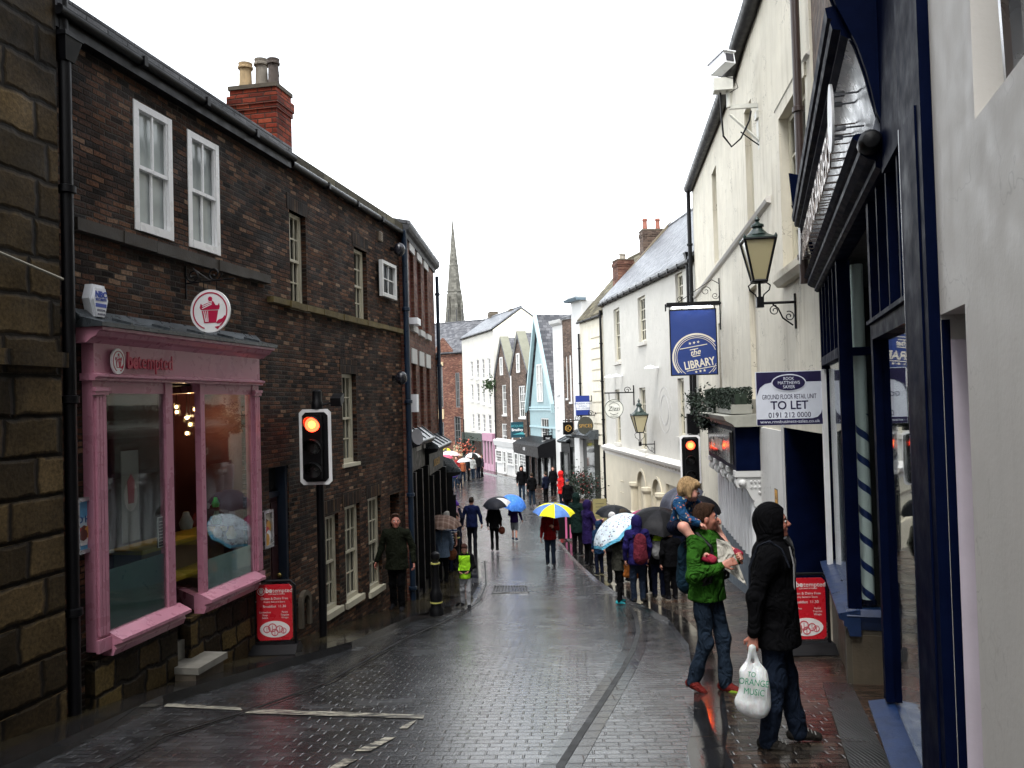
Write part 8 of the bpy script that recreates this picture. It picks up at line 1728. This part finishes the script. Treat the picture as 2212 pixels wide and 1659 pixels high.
umbrella('black umbrella in front of the fluted pub wall', at(1521, 1072, 16.8), (.25, -.1, 1), .42, [(.008, .008, .01)], depth=.26); P('person in black beneath the umbrella by the fluted pub wall', 1522, 1265, Y=16.9, H=1.7, yaw=20, res=.02, jacket=BLK, trousers=BLK)
P('dark coated person in a white cap under the see through black umbrella', 1326, 1262, ytop=1108, yaw=-20, res=.018, jacket=BLK, trousers=BLK, cap=(cloth(.5, .5, .5), False), hair=(.05, .03, .02)); umbrella('low black umbrella behind the floral one', at(1327, 1093, 20.3), (.05, -.15, 1), .46, [(.008, .009, .011), (.016, .017, .02)], depth=.2)  # umbrella panel shading painted with a darker and a lighter black
P('person in a navy coat beside the low black umbrella', 1350, 1258, ytop=1102, yaw=25, res=.018, jacket=DKN, trousers=BLK, hair=(.04, .03, .02), hairlen=.04)
BL = cloth(.007, .022, .055, .6)
P('child in a dark blue hooded raincoat left of the floral umbrella', 1296, 1242, ytop=1126, yaw=30, res=.018, jacket=BL, hood=BL, trousers=DKN, hair=None, hem=.7)
PU = cloth(.013, .007, .045, .7)
P('woman in a purple hooded coat with her arm held out toward the cardboard notice', 1272, 1222, ytop=1082, yaw=-60, res=.018, jacket=PU, hood=PU, trousers=BLK, hair=None, hem=.6, arms=[((-.24, .1, 1.15), (-.12, .35, 1.15)), ((.24, .1, 1.15), (.12, .38, 1.18))])
P('person in a dark green hooded coat left of the purple coat', 1248, 1200, ytop=1066, yaw=-30, res=.02, jacket=cloth(.005, .014, .012), hood=cloth(.005, .014, .012), trousers=BLK, hair=None, hem=.65)
RED = cloth(.55, .015, .015, .5)
P('person in a bright red hooded anorak on the right pavement', 1214, 1108, ytop=1018, yaw=-70, res=.024, jacket=RED, hood=RED, trousers=DEN, hair=None)
P('person in a navy cap just right of the red anorak', 1228, 1118, ytop=1036, yaw=160, res=.024, jacket=BLK, trousers=BLK, cap=(cloth(.02, .025, .07), True))
# ---- walkers in the road
rt14, W, s = P('man in a red jacket walking uphill under the yellow and blue umbrella', 1190, 1222, ytop=1098, yaw=176, res=.017, jacket=cloth(.16, .005, .007, .7), trousers=DEN, stride=.10, hair=(.2, .19, .18), arms=[((-.24, .08, 1.13), (-.12, .26, 1.22)), ((.24, -.03, 1.12), (.27, .02, .86))], bulk=1.1, up=0.0)
YEL = (.62, .58, .02); BLU = (.09, .19, .48); tp = at(1197, 1088, rt14.location.y - .25); um = umbrella('large golf umbrella with yellow and blue panels', tp, (.06, -.12, 1), .60, [BLU, YEL], depth=.26, handle=.78)
Fq = Frame((tp.x - .28, tp.y - .47), (1, 0)); 
rt15, W, s = P('person in a purple jacket and grey shorts walking downhill under a bright blue umbrella', 1112, 1168, ytop=1082, yaw=-8, res=.02, jacket=cloth(.02, .009, .06), trousers=cloth(.13, .14, .15), shorts=True, stride=.16, arms=[((-.22, .05, 1.15), (-.1, .2, 1.3)), ((.27, -.02, 1.14), (.33, .1, .9))], up=0.0, shoes=(.02, .03, .06))
umbrella('bright blue patterned umbrella tilted over the person in shorts', at(1112, 1074, rt15.location.y - .2), (.30, -.45, 1), .50, [mat_cloth('blue_canopy', (.05, .17, .55), .45, ('flower', (.12, .28, .65), (.03, .1, .4), 22), .1)], depth=.30)
rt16, W, s = P('woman all in black with a brown handbag walking downhill', 1069, 1190, ytop=1084, yaw=-4, res=.018, jacket=BLK, trousers=BLK, tbulk=.85, stride=.09, hair=(.01, .008, .008), hairlen=.2, up=0.0)
umbrella('black umbrella with a white flower mark on its edge', at(1071, 1076, rt16.location.y - .15), (-.12, -.28, 1), .46, [(.012, .013, .018), (.012, .013, .018), (.012, .013, .018), (.5, .5, .5), (.012, .013, .018), (.012, .013, .018), (.012, .013, .018), (.012, .013, .018)], depth=.22)
c = W((.27, .0, .72)); r_ = root('handbag', 'brown handbag hanging at the side of the woman in black', 'bag', c); sdf_obj('bag_body', [([prim_ell((0, 0, 0), (.11, .08, .13), None, .02)],)], .02, cloth(.07, .02, .012, .5), r_); m = MB(); m.tube([Vector((-.05, 0, .1)), Vector((-.04, 0, .5)), Vector((-.06, 0, .62))], .008, 5); m.build('strap', cloth(.05, .015, .01), r_, local=True)
P('man in a navy sweater and dark trousers walking downhill in mid road', 1021, 1192, ytop=1075, yaw=-3, res=.016, jacket=cloth(.006, .010, .042, .8), trousers=cloth(.008, .009, .014), stride=.08, hair=(.02, .012, .008), arms=[((-.28, -.02, 1.14), (-.31, .03, .89)), ((.28, .0, 1.14), (.31, .05, .89))], bulk=1.08, up=0.0)
LIME = cloth(.26, .55, .02, .6); 
rt18, W, s = P('boy in a lime green and black jacket looking down at a tablet in his hands', 1007, 1312, ytop=1176, yaw=176, res=.013, jacket=LIME, jmats=[BLK, LIME], jfn=lambda c: ((np.abs(c[:, 0]) < .155) & (c[:, 2] < 1.44)).astype(int), trousers=cloth(.28, .285, .30), hair=(.045, .015, .01), head=(0, -28), stride=.10, arms=[((-.24, .05, 1.15), (-.14, .24, 1.05)), ((.24, .05, 1.15), (.14, .24, 1.05))], collar=LIME, up=0.0, headoff=(0, .02, -.01))
c = W((0, .29, 1.03)); F_ = Frame((c.x, c.y), (1, 0)); m = MB(); m.fbox(F_, -.12, .12, -.01, .01, c.z - .03, c.z + .03); ob = m.build('tablet', M_BLACK); tag(ob, 'small black tablet in the hands of the boy in lime green', 'tablet')
P('man in a dark green jacket walking close to the dark brick wall', 860, 1318, ytop=1112, yaw=172, res=.0125, bodyres=.011, jacket=mat_cloth('dark_olive', (.010, .012, .007), .8), trousers=BLK, hair=(.06, .03, .02), head=(20, 4), bulk=1.18, hem=.76, stride=.08, arms=[((-.29, -.03, 1.13), (-.33, .05, .88)), ((.29, .0, 1.13), (.36, .08, .90))], skinc=(.46, .19, .14), collar=cloth(.03, .032, .022))
# ---- left pavement group
rt20, W, s = P('person in a blue grey denim jacket under a brown checked umbrella', 958, 1258, ytop=1128, yaw=10, res=.015, jacket=mat_cloth('pale_denim', (.12, .17, .25), .8), trousers=BLK, bulk=1.15, hem=.74, hair=(.2, .17, .14), hairlen=.03)
umbrella('brown checked umbrella low over the denim jacket on the left pavement', at(956, 1114, rt20.location.y - .2), (.08, -.12, 1), .48, [mat_cloth('plaid_canopy', (.09, .055, .042), .6, ('plaid', (.18, .13, .11), None, 8), .1)], depth=.22)
c = W((.28, .1, .78)); r_ = root('handbag', 'brown leather bag between the denim jacket and the boy in lime', 'bag', c); sdf_obj('bag_body', [([prim_ell((0, 0, 0), (.13, .09, .15), None, .02)],)], .02, cloth(.12, .04, .018, .5), r_)
P('grey haired man in a navy striped polo shirt on the left pavement', 968, 1238, ytop=1106, yaw=-10, res=.016, jacket=mat_cloth('striped_polo', (.4, .4, .42), .8, ('stripe', (.02, .03, .08), None, 14)), trousers=DKN, sleeves=False, hair=(.40, .38, .35), bulk=1.1)
rt22, W, s = P('man in a navy top with a carrier bag and one arm raised', 988, 1228, ytop=1110, yaw=170, res=.016, jacket=cloth(.012, .014, .03), trousers=BLK, hair=(.03, .02, .015), arms=[((-.22, .1, 1.62), (-.12, .06, 1.92)), ((.26, .06, 1.12), (.22, .2, .98))])
c = W((.2, .22, .72)); r_ = root('carrier_bag', 'thin white plastic bag held by the man with a raised arm on the left pavement', 'bag', c); sdf_obj('bag_body', [([prim_cap((0, 0, -.12), (0, 0, .03), .085, .06, .6, .03), prim_cap((0, 0, .03), (.0, 0, .2), .05, .015, .6, .03)],)], .016, BAGM, r_, .004)
c = W((-.13, .08, 2.02)); r_ = root('umbrella', 'folded purple umbrella raised above the left pavement group', 'umbrella', c); m = MB(); m.lathe(c, [(.005, 0), (.06, .05), (.11, .2), (.09, .32), (.02, .36)], 10, ax=(-.8, 0, .45)); m.build('canopy', cloth(.12, .05, .35, .5), r_, smooth=True); m = MB(); m.tube([c + Vector((.12, 0, -.1)), c + Vector((-.45, 0, .25))], .01, 6); m.build('shaft', M_BLACK, r_)
TAN = cloth(.16, .115, .06, .8)
P('woman in a long tan coat with a white hood on the left pavement', 960, 1122, ytop=1048, yaw=-150, res=.022, jacket=TAN, hood=cloth(.5, .46, .45), trousers=BLK, hem=.55, hair=None)
rt24, W, s = P('man in a beige jacket and jeans under a small pink umbrella', 963, 1070, ytop=1008, yaw=5, res=.026, jacket=cloth(.25, .24, .19), trousers=DEN2, hair=(.1, .08, .06), stride=.07)
umbrella('small pink umbrella over the beige jacket', at(967, 1003, rt24.location.y - .1), (.05, -.1, 1), .42, [(.58, .12, .30)], depth=.24)
P('man in a black hooded coat and jeans walking uphill near the pale blue house', 1128, 1081, ytop=1007, yaw=178, res=.022, jacket=BLK, hood=BLK, trousers=DEN2, hair=None, stride=.08, up=0.0)
P('person in black jacket and pale jeans beside the black canopy', 1150, 1092, ytop=1022, yaw=10, res=.024, jacket=BLK, trousers=DEN2, stride=.06)
P('dark dressed person in front of the black shop canopy', 1180, 1086, ytop=1020, yaw=40, res=.026, jacket=DKN, trousers=BLK)
P('dark dressed person near the cream pilaster of the far shops', 1196, 1072, ytop=1008, yaw=170, res=.026, jacket=BLK, trousers=BLK)
# ---- distant crowd where the street bends
far = [(975, 1044, 986, (.55, .55, .55), 'person in a white shirt under the wide pale pink umbrella'), (968, 1048, 990, (.35, .06, .09), 'person in a dark pink top at the left edge of the far crowd'), (988, 1046, 985, (.22, .02, .02), 'person in a dark red top in the far crowd'), (1000, 1042, 992, (.3, .09, .04), 'person in a rust coloured top in the far crowd'), (1012, 1040, 983, (.01, .01, .012), 'person in black left of the white shirt in the far crowd'), (1022, 1036, 985, (.45, .45, .42), 'person in a pale grey shirt under the black and white umbrella'), (1034, 1034, 980, (.012, .012, .012), 'tall person in black by the far pink shop'), (1042, 1032, 983, (.02, .02, .025), 'second dark figure by the far pink shop, nearer its window'), (982, 1056, 1003, (.04, .03, .12), 'person in purple in front of the far crowd'), (994, 1055, 1010, (.05, .06, .09), 'child in blue jeans in front of the far crowd')]
for i, (x, y, yt, c, lab) in enumerate(far): P(lab, x, y, ytop=yt, yaw=(i * 67) % 360, res=.032, jacket=cloth(*c), trousers=[DEN, BLK, DEN2][i % 3], hair=[(.03, .02, .01), (.1, .06, .03)][i % 2], stride=.08 * (i % 2), up=0.0)
umbrella('wide pale pink umbrella in the far crowd', at(974, 974, 53), (.1, 0, 1), .62, [(.60, .42, .44)], depth=.26); umbrella('red and pink umbrella below the pale pink one', at(962, 982, 50), (-.1, 0, 1), .45, [(.5, .09, .14)], depth=.26)
umbrella('black and white panelled umbrella in the far crowd', at(1020, 978, 54), (.05, 0, 1), .6, [(.01, .01, .01), (.55, .55, .55)], depth=.28); umbrella('grey white umbrella beside the black and white one', at(1003, 989, 52), (-.05, 0, 1), .48, [(.42, .42, .42)], depth=.24)
umbrella('yellow topped umbrella at the back of the far crowd', at(966, 968, 58), (0, 0, 1), .42, [(.45, .40, .02), (.05, .05, .05)], depth=.24)
def R(s,o,n):
    if o not in s: print('MISSING',o[:80]); return s
    return s.replace(o,n)
